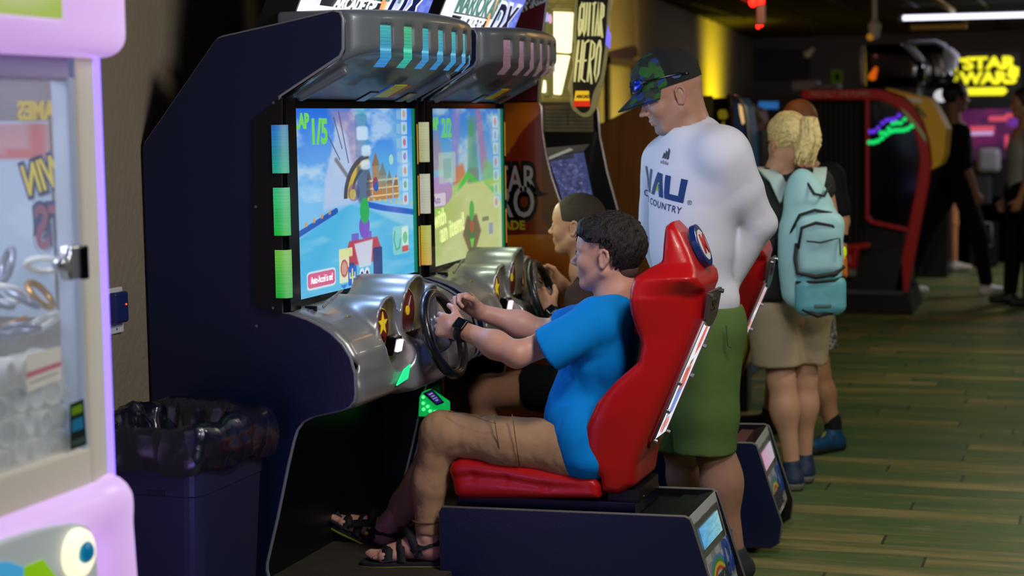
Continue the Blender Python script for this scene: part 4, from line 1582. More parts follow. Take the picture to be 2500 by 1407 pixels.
    oval(.047, .049, .008, .002, 'badge_face', mat('badge_white'), bd)
    text('letter', 'M', cb + nbx * .0115, (0, 1, 0), du, .085, mat('badge_red', (200, 40, 30), rough=.35), bd, align='CENTER', bold=.002)
    # mount below the seat back
    MB().box((P(1480, 1215, 5.1)[0], 5.12, .43), (P(1555, 1215, 5.1)[0], 5.38, .47)).build('seat_mount', blk, root)
    # casters
    for x in (-1.80, -1.13):
        for y in (5.10, 5.40):
            MB().cyl((x, y - .012, .02), (x, y + .012, .02), .02, 14).build('caster', blk, root, True)
    return root, lam, vb, scr, hud


m1, lam, vb, scr1, hud1 = build_machine()


def copy_children(src, dst, dy):
    for ch in list(src.children):
        c = ch.copy()
        COL.objects.link(c)
        inv = ch.matrix_parent_inverse.copy()
        c.parent = dst
        c.matrix_parent_inverse = inv
        copy_children(ch, c, dy)


def copy_tree(root, dy):
    r = root.copy()
    COL.objects.link(r)
    r.location = (root.location.x, root.location.y + dy, root.location.z)
    copy_children(root, r, dy)
    return r


bpy.context.view_layer.update()
m2 = copy_tree(m1, PITCH_Y)
_pv = Vector((-2.24, 5.86, 0))
_rz = math.radians(3.2)
m2.location = _pv + Matrix.Rotation(_rz, 3, 'Z') @ (m2.location - _pv)
m2.rotation_euler = (0, 0, _rz)
m2['label'] = 'racing game machine behind the nearest one, green and yellow race on its screen'


def swap_colors(o, fn):
    me = o.data.copy()
    o.data = me
    n = len(me.vertices)
    rgb = np.clip(np.array(fn, float), 0, 255) / 255.
    rgb = np.where(rgb <= .04045, rgb / 12.92, ((rgb + .055) / 1.055) ** 2.4)
    rgba = np.ones((n, 4), np.float32)
    rgba[:, :3] = rgb.reshape(-1, 3)
    me.color_attributes['picture'].data.foreach_set('color', rgba.reshape(-1))


def grid(nu, nv):
    return np.meshgrid(np.linspace(0, 1, nu), np.linspace(0, 1, nv))


k = 0
kv = 0
HUDS = {o.name for o in m2.children_recursive if o.name.startswith("screen_text")}
for c in [o for o in m2.children_recursive if o.name not in HUDS]:
    n = c.name.split('.')[0]
    if n == 'screen':
        swap_colors(c, screen_green(*grid(330, 230)))
        for t in list(c.children):
            bpy.data.objects.remove(t)
        S2 = lambda u, v: np.array([-2.236, 4.77 + .982 * u, 1.068 + .572 * v])
        T2 = []
        sg = mat('hud_green')
        T2.append(text('screen_text', 'LAP', S2(.01, .90), (0, 1, 0), (0, 0, 1), .062, sg, None, bold=.003, ext=.0004))
        T2.append(text('screen_text', '2/2', S2(.16, .87), (0, 1, 0), (0, 0, 1), .095, sg, None, bold=.003, ext=.0004))
        T2.append(text('screen_text', 'with', S2(.04, .285), (0, 1, .10), (0, 0, 1), .085, mat('hud_lime', (200, 220, 130), emit=(215, 225, 150), es=.95), None, bold=.002, ext=.0004))
        T2.append(text('screen_text', 'an item!', S2(.12, .195), (0, 1, .10), (0, 0, 1), .095, mat('hud_lime'), None, bold=.002, ext=.0004))
        T2.append(text('screen_text', 'Auto', S2(.04, .42), (0, 1, 0), (0, 0, 1), .04, mat('hud_violet', (120, 90, 150), emit=(120, 100, 150), es=.8), None, ext=.0004))
        for t in T2:
            t.parent = c
    if n == 'light_bar':
        k += 1
        U, V = grid(40, 80)
        swap_colors(c, gradients_lamp(('cream', 'white', 'amber')[(k - 1) % 3])(U, V))
    if n == 'vent_lamp':
        U, V = grid(8, 60)
        rib = .85 + .15 * (np.sin(V * 150) > 0)
        swap_colors(c, np.array((150, 112, 128.)) * rib[..., None] * (.75 + .4 * V[..., None]))
    if n == 'rear_lamp':
        U, V = grid(40, 20)
        swap_colors(c, Art(U, V, 0).grad((215, 150, 190), (190, 190, 200), U))

# ------------------------------------------------------------------ litter bin and its liner
def bin_():
    x0, x1, y0, y1, zt = -2.61, -2.235, 4.13, 4.55, .775
    t = thing('trash_can', 'tall dark blue plastic litter bin beside the nearest racing machine', 'trash can', ((x0 + x1) / 2, (y0 + y1) / 2, 0))
    body = mat('dark_blue_bin_plastic', (30, 34, 62), rough=.45, bump=.08, bscale=200)
    pts = []
    g = MB()

    def ring(z, k):
        cx, cy = (x0 + x1) / 2, (y0 + y1) / 2
        hx, hy = (x1 - x0) / 2 * k, (y1 - y0) / 2 * k
        return roundpoly([(cx - hx, cy - hy, z), (cx + hx, cy - hy, z), (cx + hx, cy + hy, z), (cx - hx, cy + hy, z)], .045, 5)
    rings = [ring(.02, .80), ring(.60, .955), ring(.605, .97), ring(.74, .99), ring(.745, 1.03), ring(zt, 1.03), ring(zt, .98), ring(.3, .84)]
    n = len(rings[0])
    g.v = [tuple(map(float, p)) for r in rings for p in r]
    g.f = [tuple(range(n))[::-1]] + [(i * n + k, i * n + (k + 1) % n, (i + 1) * n + (k + 1) % n, (i + 1) * n + k) for i in range(len(rings) - 1) for k in range(n)]
    g.f.append(tuple((len(rings) - 1) * n + k for k in range(n)))
    g.build('bin_body', body, t)
    c = P(383, 1204, y0 + .005)
    MB().box((c[0] - .03, y0 + .004, c[2] - .008), (c[0] + .03, y0 + .014, c[2] + .008)).build('maker_plate', mat('bin_plate', (22, 24, 44), rough=.5), t, bevel=.003)
    # crumpled black liner folded over the rim
    N, K = 84, 15
    per = ring(0, 1.0)
    per = np.array([p[:2] for p in per])
    seg = np.r_[0, np.cumsum(np.linalg.norm(np.diff(np.r_[per, per[:1]], axis=0), axis=1))]
    s = np.linspace(0, seg[-1], N, endpoint=False)
    pc = np.r_[per, per[:1]]
    bxy = np.stack([np.interp(s, seg, pc[:, 0]), np.interp(s, seg, pc[:, 1])], 1)
    cen = np.array([(x0 + x1) / 2, (y0 + y1) / 2])
    dirv = bxy - cen
    dirv /= np.linalg.norm(dirv, axis=1)[:, None]
    rs = np.random.RandomState(5)
    vs = []
    ang = s / seg[-1] * 2 * np.pi

    def wob(seed, fr, amp, kk=5):
        r = np.random.RandomState(seed)
        return sum(np.sin(ang * round(fr * (1 + .7 * i)) + r.rand() * 6.28) * amp / (1 + .5 * i) for i in range(kk))

    def fold(seed, fr):
        r = np.random.RandomState(seed)
        out = 0
        for i in range(4):
            p_ = ang * round(fr * (1 + .6 * i)) + r.rand() * 6.28
            out = out + (1 - 2 * np.abs(np.mod(p_ / 6.283, 1) * 2 - 1)) / (1 + .6 * i)
        return out
    for j in range(K):
        u = j / (K - 1)
        if u < .42:      # inside, hanging down
            q = 1 - u / .42
            z = zt + .012 - q * .20
            out_ = -.02 - .05 * q + .016 * fold(3, 11) * (.3 + q) * .6
        elif u < .55:    # over the rim
            q = (u - .42) / .13
            z = zt + .012 + .012 * math.sin(q * math.pi)
            out_ = -.02 + q * .045
        else:            # outer skirt
            q = (u - .55) / .45
            z = zt + .012 - q * (.115)
            out_ = .025 + .012 * math.sin(q * math.pi) + .008 * fold(8, 7) * q
        zz = z + (0.012 * wob(11, 3, .5) * (u > .3)) + np.where(u > .55, -.5 * (u - .55) / .45 * .04 * wob(14, 2, .6), 0) + .005 * fold(21, 9) * (u < .5)
        # sharp crinkles
        cr_ = .008 * np.abs(np.sin(ang * 6 + u * 5 + 1.5 * np.sin(ang * 2))) - .008 * np.abs(np.sin(ang * 4 - u * 9 + 2 * np.sin(ang * 3 + u * 4)))
        xy = bxy + dirv * (out_ + cr_)[:, None]
        vs.append(np.stack([xy[:, 0], xy[:, 1], zz * np.ones(N)], 1))
    V = np.concatenate(vs)
    V = V + rs.normal(size=V.shape) * (.0022, .0022, .002) * np.repeat(np.where(np.arange(K) / (K - 1) < .5, 2.2, .7), N)[:, None]
    V[:, 0] = np.maximum(V[:, 0], -2.632)
    Q = np.array([(j * N + k, j * N + (k + 1) % N, (j + 1) * N + (k + 1) % N, (j + 1) * N + k) for j in range(K - 1) for k in range(N)])
    m = mat('black_liner_film', (16, 18, 34), rough=.27, coat=.4, spec=.8)
    nt = m.node_tree
    if not any(n.type == 'TEX_VORONOI' for n in nt.nodes):
        tc = nt.nodes.new('ShaderNodeTexCoord')
        vo = nt.nodes.new('ShaderNodeTexVoronoi')
        vo.inputs['Scale'].default_value = 13
        mp = nt.nodes.new('ShaderNodeMapping')
        mp.inputs['Scale'].default_value = (1, 1, .55)
        nt.links.new(tc.outputs['Object'], mp.inputs[0])
        nt.links.new(mp.outputs[0], vo.inputs['Vector'])
        bp = nt.nodes.new('ShaderNodeBump')
        bp.inputs['Strength'].default_value = .8
        bp.inputs['Distance'].default_value = .02
        nt.links.new(vo.outputs['Distance'], bp.inputs['Height'])
        nt.links.new(bp.outputs[0], nt.nodes['Principled BSDF'].inputs['Normal'])
    o = arrmesh('trash_bag', [(V, Q)], m, None)
    tag(o, 'shiny crumpled black liner bag folded over the rim of the litter bin', 'trash bag')


bin_()


# ------------------------------------------------------------------ card reader between the machines' knees
def reader():
    Y = 5.83
    t = thing('card_reader', 'card reader glowing green with a small tilted screen, between the racing machines', 'card reader', P(1045, 1010, Y))
    a = P(1009, 925, Y - .01)
    b_ = P(1014, 1130, Y - .01)
    x0, x1 = P(1003, 950, Y)[0], P(1078, 950, Y)[0]
    MB().box((x0, Y, .45), (x1 + .0, Y + .03, .98)).build('post', blkg, t, bevel=.004)
    MB().box((x0 - .004, Y - .012, .47), (x0 + .006, Y + .002, .86)).build('light_strip', mat('dim_green_strip', (30, 120, 60), emit=(30, 150, 70), es=.6), t)
    MB().box((x1 - .006, Y - .012, .70), (x1 + .002, Y + .002, .97)).build('light_strip', mat('dim_blue_strip', (40, 60, 200), emit=(50, 80, 230), es=.8), t)
    gl = mat('green_glow_lens', (20, 160, 80), emit=(16, 200, 90), es=.55, rough=.2)
    pts = [P(x, y, Y - .07) for x, y in ((1030, 957), (1040, 955), (1086, 986), (1086, 1018), (1020, 1018), (1023, 970))]
    MB().prism(pts, (0, .06, 0)).build('lens', gl, t, bevel=.006)
    c = [P(x, y, Y - .075) for x, y in ((1034, 960), (1056, 950), (1086, 983), (1068, 990))]
    MB().prism(c, (0, -.012, 0)).build('display_frame', blkg, t, bevel=.003)
    cc = [P(x, y, Y - .09) for x, y in ((1039, 961), (1055, 954), (1080, 981), (1066, 987))]

    def dis(U, V):
        a = Art(U, V, (40, 34, 110))
        for k, (l, r) in enumerate(((.2, .8), (.25, .75), (.15, .85), (.3, .7))):
            a.rect(l, .78 - k * .2, r, .88 - k * .2, (170, 170, 220), .9)
        return a.c
    picture('display', [cc[3], cc[2], cc[1], cc[0]], 40, 30, dis, paint_mat('reader_display', emit=.7, rough=.2, diffuse=False), t)
    for k, (x, y) in enumerate(((1033, 970), (1033, 985), (1044, 993), (1034, 1000), (1050, 1004), (1062, 1006))):
        MB().disc(P(x, y, Y - .079), (0, 1, 0), .006, .004, 12).build('led', mat('bright_green_led', (120, 255, 170), emit=(100, 255, 160), es=1.0), t)


reader()


# ------------------------------------------------------------------ prize crane
def claw():
    X0, X1, Y0, Y1 = -2.60, -1.86, 2.15, 3.07
    t = thing('claw_machine', 'white and pink glowing prize crane machine filled with white prizes at the left edge', 'claw machine', ((X0 + X1) / 2, (Y0 + Y1) / 2, 0))
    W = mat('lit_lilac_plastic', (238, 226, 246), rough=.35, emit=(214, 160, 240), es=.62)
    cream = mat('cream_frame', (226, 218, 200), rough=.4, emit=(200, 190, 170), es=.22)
    zc = at(0, 262, 1165, X1)[2]
    zs = at(0, 214, 142, X1)[2]
    # lower cabinet with a swollen rounded front
    low = [('+', bx(((X0 + X1) / 2, (Y0 + Y1) / 2 - .0, (zc + .05) / 2), ((X1 - X0) / 2, (Y1 - Y0) / 2 + .02, (zc - .05) / 2), .035))]
    low.append(('+', rc((X1 - .01, Y0, zc - .05), (X1 - .01, Y1 - .02, zc - .05), .05), .03))
    low.append(('+', rc((X1 - .0, Y1 - .02, zc - .05), (X1 + .02, Y1 - .02, .1), .05, .06), .03))
    pass
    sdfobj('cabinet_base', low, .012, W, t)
    # marquee slab on top
    top = [('+', bx(((X0 + X1) / 2 + .02, (Y0 + Y1) / 2, zs + .21), ((X1 - X0) / 2 + .05, (Y1 - Y0) / 2 + .035, .21), .045)),
           ('-', bx((X1 + .075, Y1 - .51, zs + .24), (.02, .29, .17), .02), .01)]
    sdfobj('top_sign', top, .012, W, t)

    def signart(U, V):
        a = Art(U, V, (216, 222, 170))
        a.put(np.clip((.5 - V) * 3, 0, 1), (196, 230, 90), .8)
        a.circ(.3, .4, .4, .5, (120, 200, 40), .9, .3)
        a.circ(.75, .35, .3, .3, (236, 236, 200), .8, .4)
        a.circ(.2, .9, .3, .3, (60, 90, 190), .8, .2)
        return a.c
    picture('sign_artwork', [(X1 + .0725, Y1 - .80, zs + .064), (X1 + .0725, Y1 - .225, zs + .064), (X1 + .0725, Y1 - .225, zs + .38), (X1 + .0725, Y1 - .80, zs + .38)], 60, 40, signart, paint_mat('lit_sign_art', emit=.6, rough=.3, diffuse=False), t)
    MB().disc((X1 + .072, Y1 - .055, zs + .12), (1, 0, 0), .008, .004, 12).build('bolt', steel, t)
    # glazing frame: posts and rails
    pz0, pz1 = zc - .02, zs + .02
    g = mat('clear_window', (235, 245, 255), rough=.05, alpha=.16, spec=.6)
    MB().box((X1 - .012, Y0, pz0), (X1 - .006, Y1 - .07, pz1)).build('glass_pane', g, t)
    MB().box((X0, Y1 - .012, pz0), (X1 - .06, Y1 - .006, pz1)).build('glass_pane', g, t)
    MB().box((X1 - .05, Y1 - .075, pz0), (X1 + .004, Y1 - .006, pz1)).build('corner_post', cream, t, bevel=.008)
    MB().box((X1 - .04, Y1 - .10, pz0), (X1 + .0, Y1 - .076, pz1)).build('door_frame', mat('pale_aluminium', (190, 198, 214), rough=.35, metal=.3, emit=(150, 165, 200), es=.25), t, bevel=.004)
    MB().box((X1 - .04, Y0, zc - .02), (X1 + .002, Y1 - .07, zc + .075)).build('lower_rail', cream, t, bevel=.008)
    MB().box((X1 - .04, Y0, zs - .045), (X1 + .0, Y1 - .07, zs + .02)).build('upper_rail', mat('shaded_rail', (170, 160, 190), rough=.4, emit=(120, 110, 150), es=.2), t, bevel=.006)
    MB().box((X1 - .018, Y1 - .0065, zc - .01), (X1 + .010, Y1 + .004, pz1)).build('led_strip', mat('violet_led_strip', (150, 130, 255), emit=(128, 105, 255), es=2.2), t, bevel=.003)
    # back and floor of the case
    MB().box((X0, Y0, zc - .02), (X0 + .02, Y1, zs)).build('back_panel', mat('case_blue_grey', (150, 165, 190), rough=.5), t)
    MB().box((X0, Y0, zc + .005), (X1 - .02, Y1 - .02, zc + .02)).build('case_floor', mat('case_floor_white', (210, 220, 215), rough=.5), t)
    MB().box((X0 + .02, Y1 - .03, zc), (X0 + .05, Y1 - .006, zs)).build('rear_post', mat('pale_aluminium'), t)
    # printed poster on the rear pane (seen from behind, so mirrored)
    py = Y1 - .016

    def post(U, V):
        a = Art(U, V, (168, 186, 210))
        a.rect(.0, .80, 1, .98, (190, 90, 90), .9)
        a.put(pn(U, V, 4, 5) > .55, (190, 205, 220), .4)
        return a.c
    pa = lambda u, z: (X0 + .10 + (X1 - X0 - .2) * u, py, z)
    pst = picture('poster', [pa(1, zc + .32), pa(0, zc + .32), pa(0, zs - .12), pa(1, zs - .12)], 30, 40, post, paint_mat('poster_print', emit=.28, rough=.4), t)
    yw = mat('poster_yellow', (205, 185, 60), rough=.5, emit=(190, 170, 50), es=.3)
    mr = mat('poster_maroon', (130, 70, 100), rough=.5, emit=(120, 60, 90), es=.3)
    ol = mat('poster_navy', (40, 60, 120), rough=.5)
    for m_, off, bd in ((ol, -.004, .010), (yw, -.007, .002)):
        text('poster_text', 'WIN', at(1, 108, 430, py + off), (-1, 0, -.3), (-.3, 0, 1), .085, m_, pst, align='CENTER', bold=bd, wscale=.55)
    for m_, off, bd in ((ol, -.004, .012), (mr, -.007, .003)):
        text('poster_text', 'ETS', at(1, 86, 562, py + off), (-1, 0, -.03), (-.03, 0, 1), .12, m_, pst, align='RIGHT', bold=bd, wscale=.6)
    text('poster_text', 'GAMES', at(1, 102, 272, py - .004), (-1, 0, 0), (0, 0, 1), .05, yw, pst, align='CENTER', bold=.002, wscale=.7)
    # glowing lamp panel inside the top
    MB().box((X0 + .08, Y0 + .05, zs - .03), (X1 - .08, Y1 - .12, zs - .012)).build('case_lamp', mat('white_case_lamp', (240, 245, 255), emit=(220, 232, 255), es=1.6), t)
    dc_ = np.array([X1 - .25, Y1 - .27, at(0, 60, 205, X1 - .25)[2]])
    sdfobj('lamp_shade', [el(dc_, (.17, .16, .05))], .01, mat('white_lamp_shade', (235, 240, 250), rough=.4, emit=(215, 228, 245), es=.75), t)
    # door lock
    q = at(0, 172, 640, X1 + .012)
    sdfobj('lock', [bx(q, (.014, .022, .035), .008), rc(q + (0, -.03, 0), q + (.01, -.055, .0), .014)], .004, mat('bright_lock_metal', (215, 220, 225), rough=.2, metal=.7), t)
    MB().box((q[0] + .01, q[1] + .012, q[2] - .035), (q[0] + .022, q[1] + .032, q[2] + .03)).build('lock_plate', blkg, t, bevel=.003)
    # price card and small sticker on the glass
    def W2(x, y, o=.004):
        return at(0, x, y, X1 + o)

    def card(U, V):
        a = Art(U, V, (212, 208, 196))
        a.rect(-.1, .38, 1.1, .54, (190, 110, 130))
        a.rect(.1, .2, .9, .26, (170, 165, 160))
        return a.c
    picture('price_card', [W2(66, 960), W2(150, 925), W2(148, 845), W2(64, 868)], 30, 30, card, paint_mat('card_print', emit=.25, rough=.4), t)

    def stick(U, V):
        a = Art(U, V, (20, 36, 34))
        a.rect(.15, .74, .85, .92, (110, 150, 20))
        a.rect(.15, .38, .85, .64, (30, 120, 160))
        a.rect(.1, .06, .9, .2, (60, 80, 70))
        return a.c
    picture('sticker', [W2(172, 1100), W2(212, 1085), W2(204, 974), W2(170, 988)], 20, 40, stick, paint_mat('sticker_print', emit=.15, rough=.3), t)
    # controls in the recess of the lower cabinet
    XQ = X1 + .052
    bc = at(0, 186, 1350, XQ)
    pn_ = [at(0, x, y, XQ) for x, y in ((-60, 1352), (30, 1316), (110, 1290), (190, 1276), (222, 1286), (236, 1330), (246, 1470), (-60, 1500))]
    MB().prism(roundpoly(pn_, .05), (-.03, 0, 0)).build('control_panel', mat('pale_panel', (200, 205, 205), rough=.4, emit=(190, 200, 200), es=.3), t, bevel=.006)
    g1 = MB().tube([bc + (.006, math.cos(a) * .030 - .004, math.sin(a) * .030) for a in np.linspace(0, 2 * math.pi, 32, endpoint=False)], .018, 10, closed=True).build('button_glow', mat('warm_white_ring', (255, 248, 220), emit=(255, 244, 200), es=1.1), t, True)
    sdfobj('button', [el(bc + (.012, .004, .002), (.022, .022, .024))], .004, mat('teal_button', (20, 130, 170), rough=.2, emit=(10, 110, 160), es=.5), g1)
    MB().prism([at(0, x, y, XQ + .003) for x, y in ((62, 1385), (106, 1366), (136, 1407), (140, 1440), (60, 1440))], (-.004, 0, 0)).build('control_label', mat('lime_label', (150, 210, 20), rough=.4, emit=(140, 200, 10), es=.5), t)
    MB().prism([at(0, x, y, XQ + .003) for x, y in ((-20, 1375), (20, 1372), (58, 1385), (56, 1440), (-20, 1440))], (-.004, 0, 0)).build('control_label', mat('cyan_label', (80, 180, 230), rough=.4, emit=(70, 170, 225), es=.5), t)
    # prizes
    pm = [mat('white_prize', (232, 232, 228), rough=.35, emit=(200, 205, 205), es=.10), mat('silver_prize', (170, 175, 195), rough=.25, metal=.5), mat('gold_prize', (210, 160, 90), rough=.25, metal=.8)]
    proto_cup = None
    rr = np.random.RandomState(3)
    ring_ = MB().tube([(math.cos(a) * .028, math.sin(a) * .028, 0) for a in np.linspace(0, 2 * math.pi, 24, endpoint=False)], .006, 8, closed=True)
    cup = MB()
    n = 20
    prof = [(0, -.035), (.026, -.035), (.028, .035), (.022, .035), (.020, -.028), (0, -.028)]
    cup.v = [(r * math.cos(2 * math.pi * k / n), r * math.sin(2 * math.pi * k / n), z) for r, z in prof for k in range(n)]
    cup.f = [(i * n + k, i * n + (k + 1) % n, (i + 1) * n + (k + 1) % n, (i + 1) * n + k) for i in range(5) for k in range(n)]
    ring_me = ring_.build('prize_ring', pm[0], None, True).data
    cup_me = cup.build('prize_roll', pm[0], None, True).data
    bpy.data.objects.remove(bpy.data.objects['prize_ring'])
    bpy.data.objects.remove(bpy.data.objects['prize_roll'])
    # white rolls at the glass, rings piled above and behind
    cnt = 0
    for lay in range(4):
        for k in range(9):
            y = Y1 - .09 - k * .058 - (lay % 2) * .029
            z = zc + .085 + lay * .053
            if k > 4 + rr.randint(0, 3):
                continue
            o = bpy.data.objects.new('prize_roll', cup_me)
            COL.objects.link(o)
            o.location = (X1 - .06 - rr.rand() * .01, y, z)
            o.rotation_euler = (rr.normal() * .12, math.pi / 2 + rr.normal() * .15, rr.normal() * .2)
            tag(o, 'white roll shaped prize stacked against the crane machine glass', 'prize', 'rolls in the crane machine')
    ring_mats = []
    for mm in pm[:3]:
        me = ring_me.copy()
        me.materials.clear()
        me.materials.append(mm)
        ring_mats.append(me)
    spots = [(a, b, c) for a in range(5) for b in range(6) for c in range(3)]
    for (ia, ib, ic) in spots:
        x = X1 - .085 - ia * .078 + rr.rand() * .012
        y = Y1 - .10 - ib * .080 + rr.rand() * .012
        hz = zc + .31 + ic * .058 - .03 * ia * (ia > 2) + rr.rand() * .01
        col_ = rr.choice(3, p=[.45, .4, .15])
        if hz > zc + .40 + .05 * rr.rand():
            continue
        o = bpy.data.objects.new('prize_ring', ring_mats[col_])
        COL.objects.link(o)
        o.location = (x, y, hz)
        o.scale = (1.15,) * 3
        o.rotation_euler = (rr.normal() * .35, rr.normal() * .35 + .5, rr.rand() * 3)
        tag(o, ('white', 'silver', 'gold')[col_] + ' ring shaped prize heaped inside the crane machine', 'prize', ('white', 'silver', 'gold')[col_] + ' rings heaped in the crane machine')
    v, f = sdf([el((X1 - .26, Y1 - .30, zc + .05), (.24, .26, .26))], .02)
    lamp('claw_case_light', 'AREA', (X1 - .25, Y1 - .4, zs - .05), 4.5, (.86, .93, 1), .4, .4, (X1 - .25, Y1 - .4, 0))
    # chute partition inside
    MB().box((X1 - .38, Y1 - .20, zc + .02), (X1 - .372, Y1 - .02, zc + .34)).build('partition', g, t)
    # claw
    cz = zs - .28
    cw = np.array([X1 - .35, Y1 - .5, cz])
    MB().cyl(cw, cw + (0, 0, .25), .008, 8).build('claw_cable', steel, t)
    sdfobj('claw_head', [rc(cw, cw + (0, 0, .05), .025), rc(cw, cw + (.05, 0, -.05), .006), rc(cw + (.05, 0, -.05), cw + (.02, 0, -.11), .006), rc(cw, cw + (-.04, .04, -.05), .006), rc(cw + (-.04, .04, -.05), cw + (-.01, .01, -.11), .006),
                         rc(cw, cw + (-.04, -.04, -.05), .006), rc(cw + (-.04, -.04, -.05), cw + (-.01, -.01, -.11), .006)], .005, steel, t)


claw()


# ------------------------------------------------------------------ guitar game cabinet beyond the racing machines
def guitar():
    Y = 7.12
    YE = 7.98
    t = thing('guitar_game_cabinet', 'orange sided guitar game cabinet with a yellow lit sign, beyond the racing machines', 'arcade machine', (-2.5, 7.5, 0))
    prof = [(1160, 252), (1300, 246), (1314, 251), (1319, 262), (1321, 320), (1329, 372), (1341, 425), (1358, 478), (1382, 540), (1408, 600), (1420, 640), (1408, 690), (1380, 720), (1372, 1210)]
    pts = [P(x, y, Y) for x, y in prof]
    pts[-1][2] = .02
    xb = wallx(7.12) + .02
    pts += [np.array([xb, Y, .02]), np.array([xb, Y, pts[0][2]])]
    MB().prism([p + (0, .004, 0) for p in pts], (0, .02, 0)).build('side_panel', mat('orange_side_core', (150, 60, 12), rough=.4), t)
    x0, x1 = xb, pts[0][0]
    zz0, zz1 = .6, P(1300, 246, Y)[2]
    xr = max(p[0] for p in pts)
    poly = [((p[0] - xb) / (xr - xb), (p[2] - .02) / (zz1 - .02)) for p in pts]
    ff, _, _ = poly2(poly)

    def sideart(U, V):
        a = Art(U, V, (178, 84, 16))
        n = pn(U, V * 2, 3, 5, 4)
        a.c = a.grad((196, 90, 12), (224, 160, 30), n * 1.3 - .2)
        a.put(np.clip((V - .78) * 6, 0, 1) * np.clip((n - .3) * 3, 0, 1), (150, 60, 14), .8)
        m = pn(U, V, 4, 17, 3)
        a.put(((V > .66) & (V < .95 - .12 * np.abs(U - .85) * 4 + .06 * m)) * 1., (120, 30, 12), .85)
        a.poly([(.80, .86), (.84, .90), (.88, .88), (.9, .74), (.86, .66), (.80, .70)], (96, 28, 12), .8, .02)
        # dark guitar neck
        a.poly([(.955, .50), (.985, .49), (.98, .40), (.955, .33), (.93, .34), (.94, .42)], (64, 28, 30), .9, .01)
        a.circ(1.0, .40, .06, .07, (226, 110, 12), .9, .3)
        a.circ(.9, .25, .12, .06, (196, 40, 12), .6, .5)
        return a.c
    # art follows the outline by dropping faces outside
    nu, nv = 170, 260
    Yp = Y
    o = picture('side_artwork', [(xb, Yp, .02), (xr, Yp, .02), (xr, Yp, zz1), (xb, Yp, zz1)], nu, nv, sideart, paint_mat('side_print', rough=.3, coat=.3), t)
    bm = bmesh.new()
    bm.from_mesh(o.data)
    cs = np.array([f.calc_center_median()[:] for f in bm.faces])
    dd = ff((cs[:, 0] - xb) / (xr - xb), (cs[:, 2] - .02) / (zz1 - .02))
    bm.faces.ensure_lookup_table()
    bmesh.ops.delete(bm, geom=[bm.faces[i] for i in np.where(dd > .002)[0]], context='FACES')
    bm.to_mesh(o.data)
    bm.free()
    MB().tube([p + (0, .012, 0) for p in pts[:-2]], .007, 6).build('edge_moulding', mat('bright_edge_moulding', (170, 165, 160), rough=.25, metal=.5), t, True)
    # title lettering
    sil = mat('print_silver', (176, 172, 172), rough=.35)
    bk = mat('print_black', (18, 14, 14), rough=.4)
    xl = P(1333, 440, Y)[0]
    for m_, off, bd in ((bk, .004, .022), (sil, .008, .002)):
        text('title_lettering', 'GUITAR', (P(1309, 440, Y)[0], Y - off, P(1270, 440, Y)[2]), (1, 0, 0), (0, 0, 1), .155, m_, o, align='RIGHT', bold=bd, wscale=.62)
        text('title_lettering', 'HERO', (P(1308, 497, Y)[0], Y - off, P(1270, 497, Y)[2]), (1, 0, 0), (0, 0, 1), .185, m_, o, align='RIGHT', bold=bd, wscale=.66)
    # swash of the R
    sw = [P(x, y, Y - .006) for x, y in ((1298, 448), (1310, 464), (1324, 472), (1340, 473), (1322, 478), (1306, 474), (1292, 458))]
    MB().prism(sw, (0, -.003, 0)).build('swash', bk, o)
    text('title_lettering', 'ARCADE', (P(1283, 551, Y)[0], Y - .006, P(1270, 551, Y)[2]), (1, 0, 0), (0, 0, 1), .052, mat('print_yellow_green', (186, 176, 40), rough=.4), o, align='RIGHT', bold=.002)
    MB().prism([P(x, y, Y - .003) for x, y in ((1226, 560), (1284, 556), (1292, 548), (1288, 562), (1270, 572), (1226, 574))], (0, -.002, 0)).build('swash', mat('print_dark_red', (110, 24, 14), rough=.4), o)
    # upper box: dark red side with maker lettering
    up = [P(x, y, Y) for x, y in ((1250, 60), (1262, -60), (1350, -60), (1337, 0), (1321, 80), (1312, 246), (1180, 252))]
    up = [P(1180, -60, Y), P(1340, -60, Y), P(1333, 0, Y), P(1322, 84, Y), P(1314, 200, Y), P(1311, 250, Y), P(1180, 252, Y)]
    MB().prism(up, (0, .02, 0)).build('upper_side', mat('dark_red_side', (84, 16, 22), rough=.4), t)
    MB().tube([p + (0, .01, 0) for p in up[1:6]], .006, 6).build('edge_moulding', mat('bright_edge_moulding'), t, True)
    pw = mat('print_pale', (190, 200, 205), rough=.4)
    text('maker_lettering', 'RAW', (P(1265, 12, Y)[0], Y - .004, P(1265, 10, Y)[2]), (1, 0, .38), (-.38, 0, 1), .075, pw, t, bold=.004)
    text('maker_lettering', 'THRILLS', (P(1268, 24, Y)[0], Y - .004, P(1268, 24, Y)[2]), (1, 0, .38), (-.38, 0, 1), .042, pw, t, bold=.002)
    # inner yellow marquee box with two lit windows, facing the aisle
    XF = P(1318, 100, Y)[0]
    yel = mat('khaki_yellow_plastic', (150, 142, 78), rough=.45, emit=(140, 132, 60), es=.18)
    f1 = lambda x, y, o=0.: at(0, x, y, XF - .03 + o)
    q = [f1(1322, 250), f1(1440, 250), f1(1440, -60), f1(1322, -60)]
    MB().prism(q, (-.03, 0, 0)).build('marquee_back', yel, t)
    lit = mat('lit_warm_window', (250, 246, 210), emit=(248, 244, 205), es=1.25)
    for (a, b_, c, d) in (((1352, 28), (1402, 30), (1396, 130), (1345, 125)), ((1343, 133), (1394, 136), (1372, 232), (1329, 226))):
        qq = [f1(*d, .012), f1(*c, .012), f1(*b_, .012), f1(*a, .012)]
        MB().prism(qq, (-.02, 0, 0)).build('lit_window', lit, t, bevel=.006)
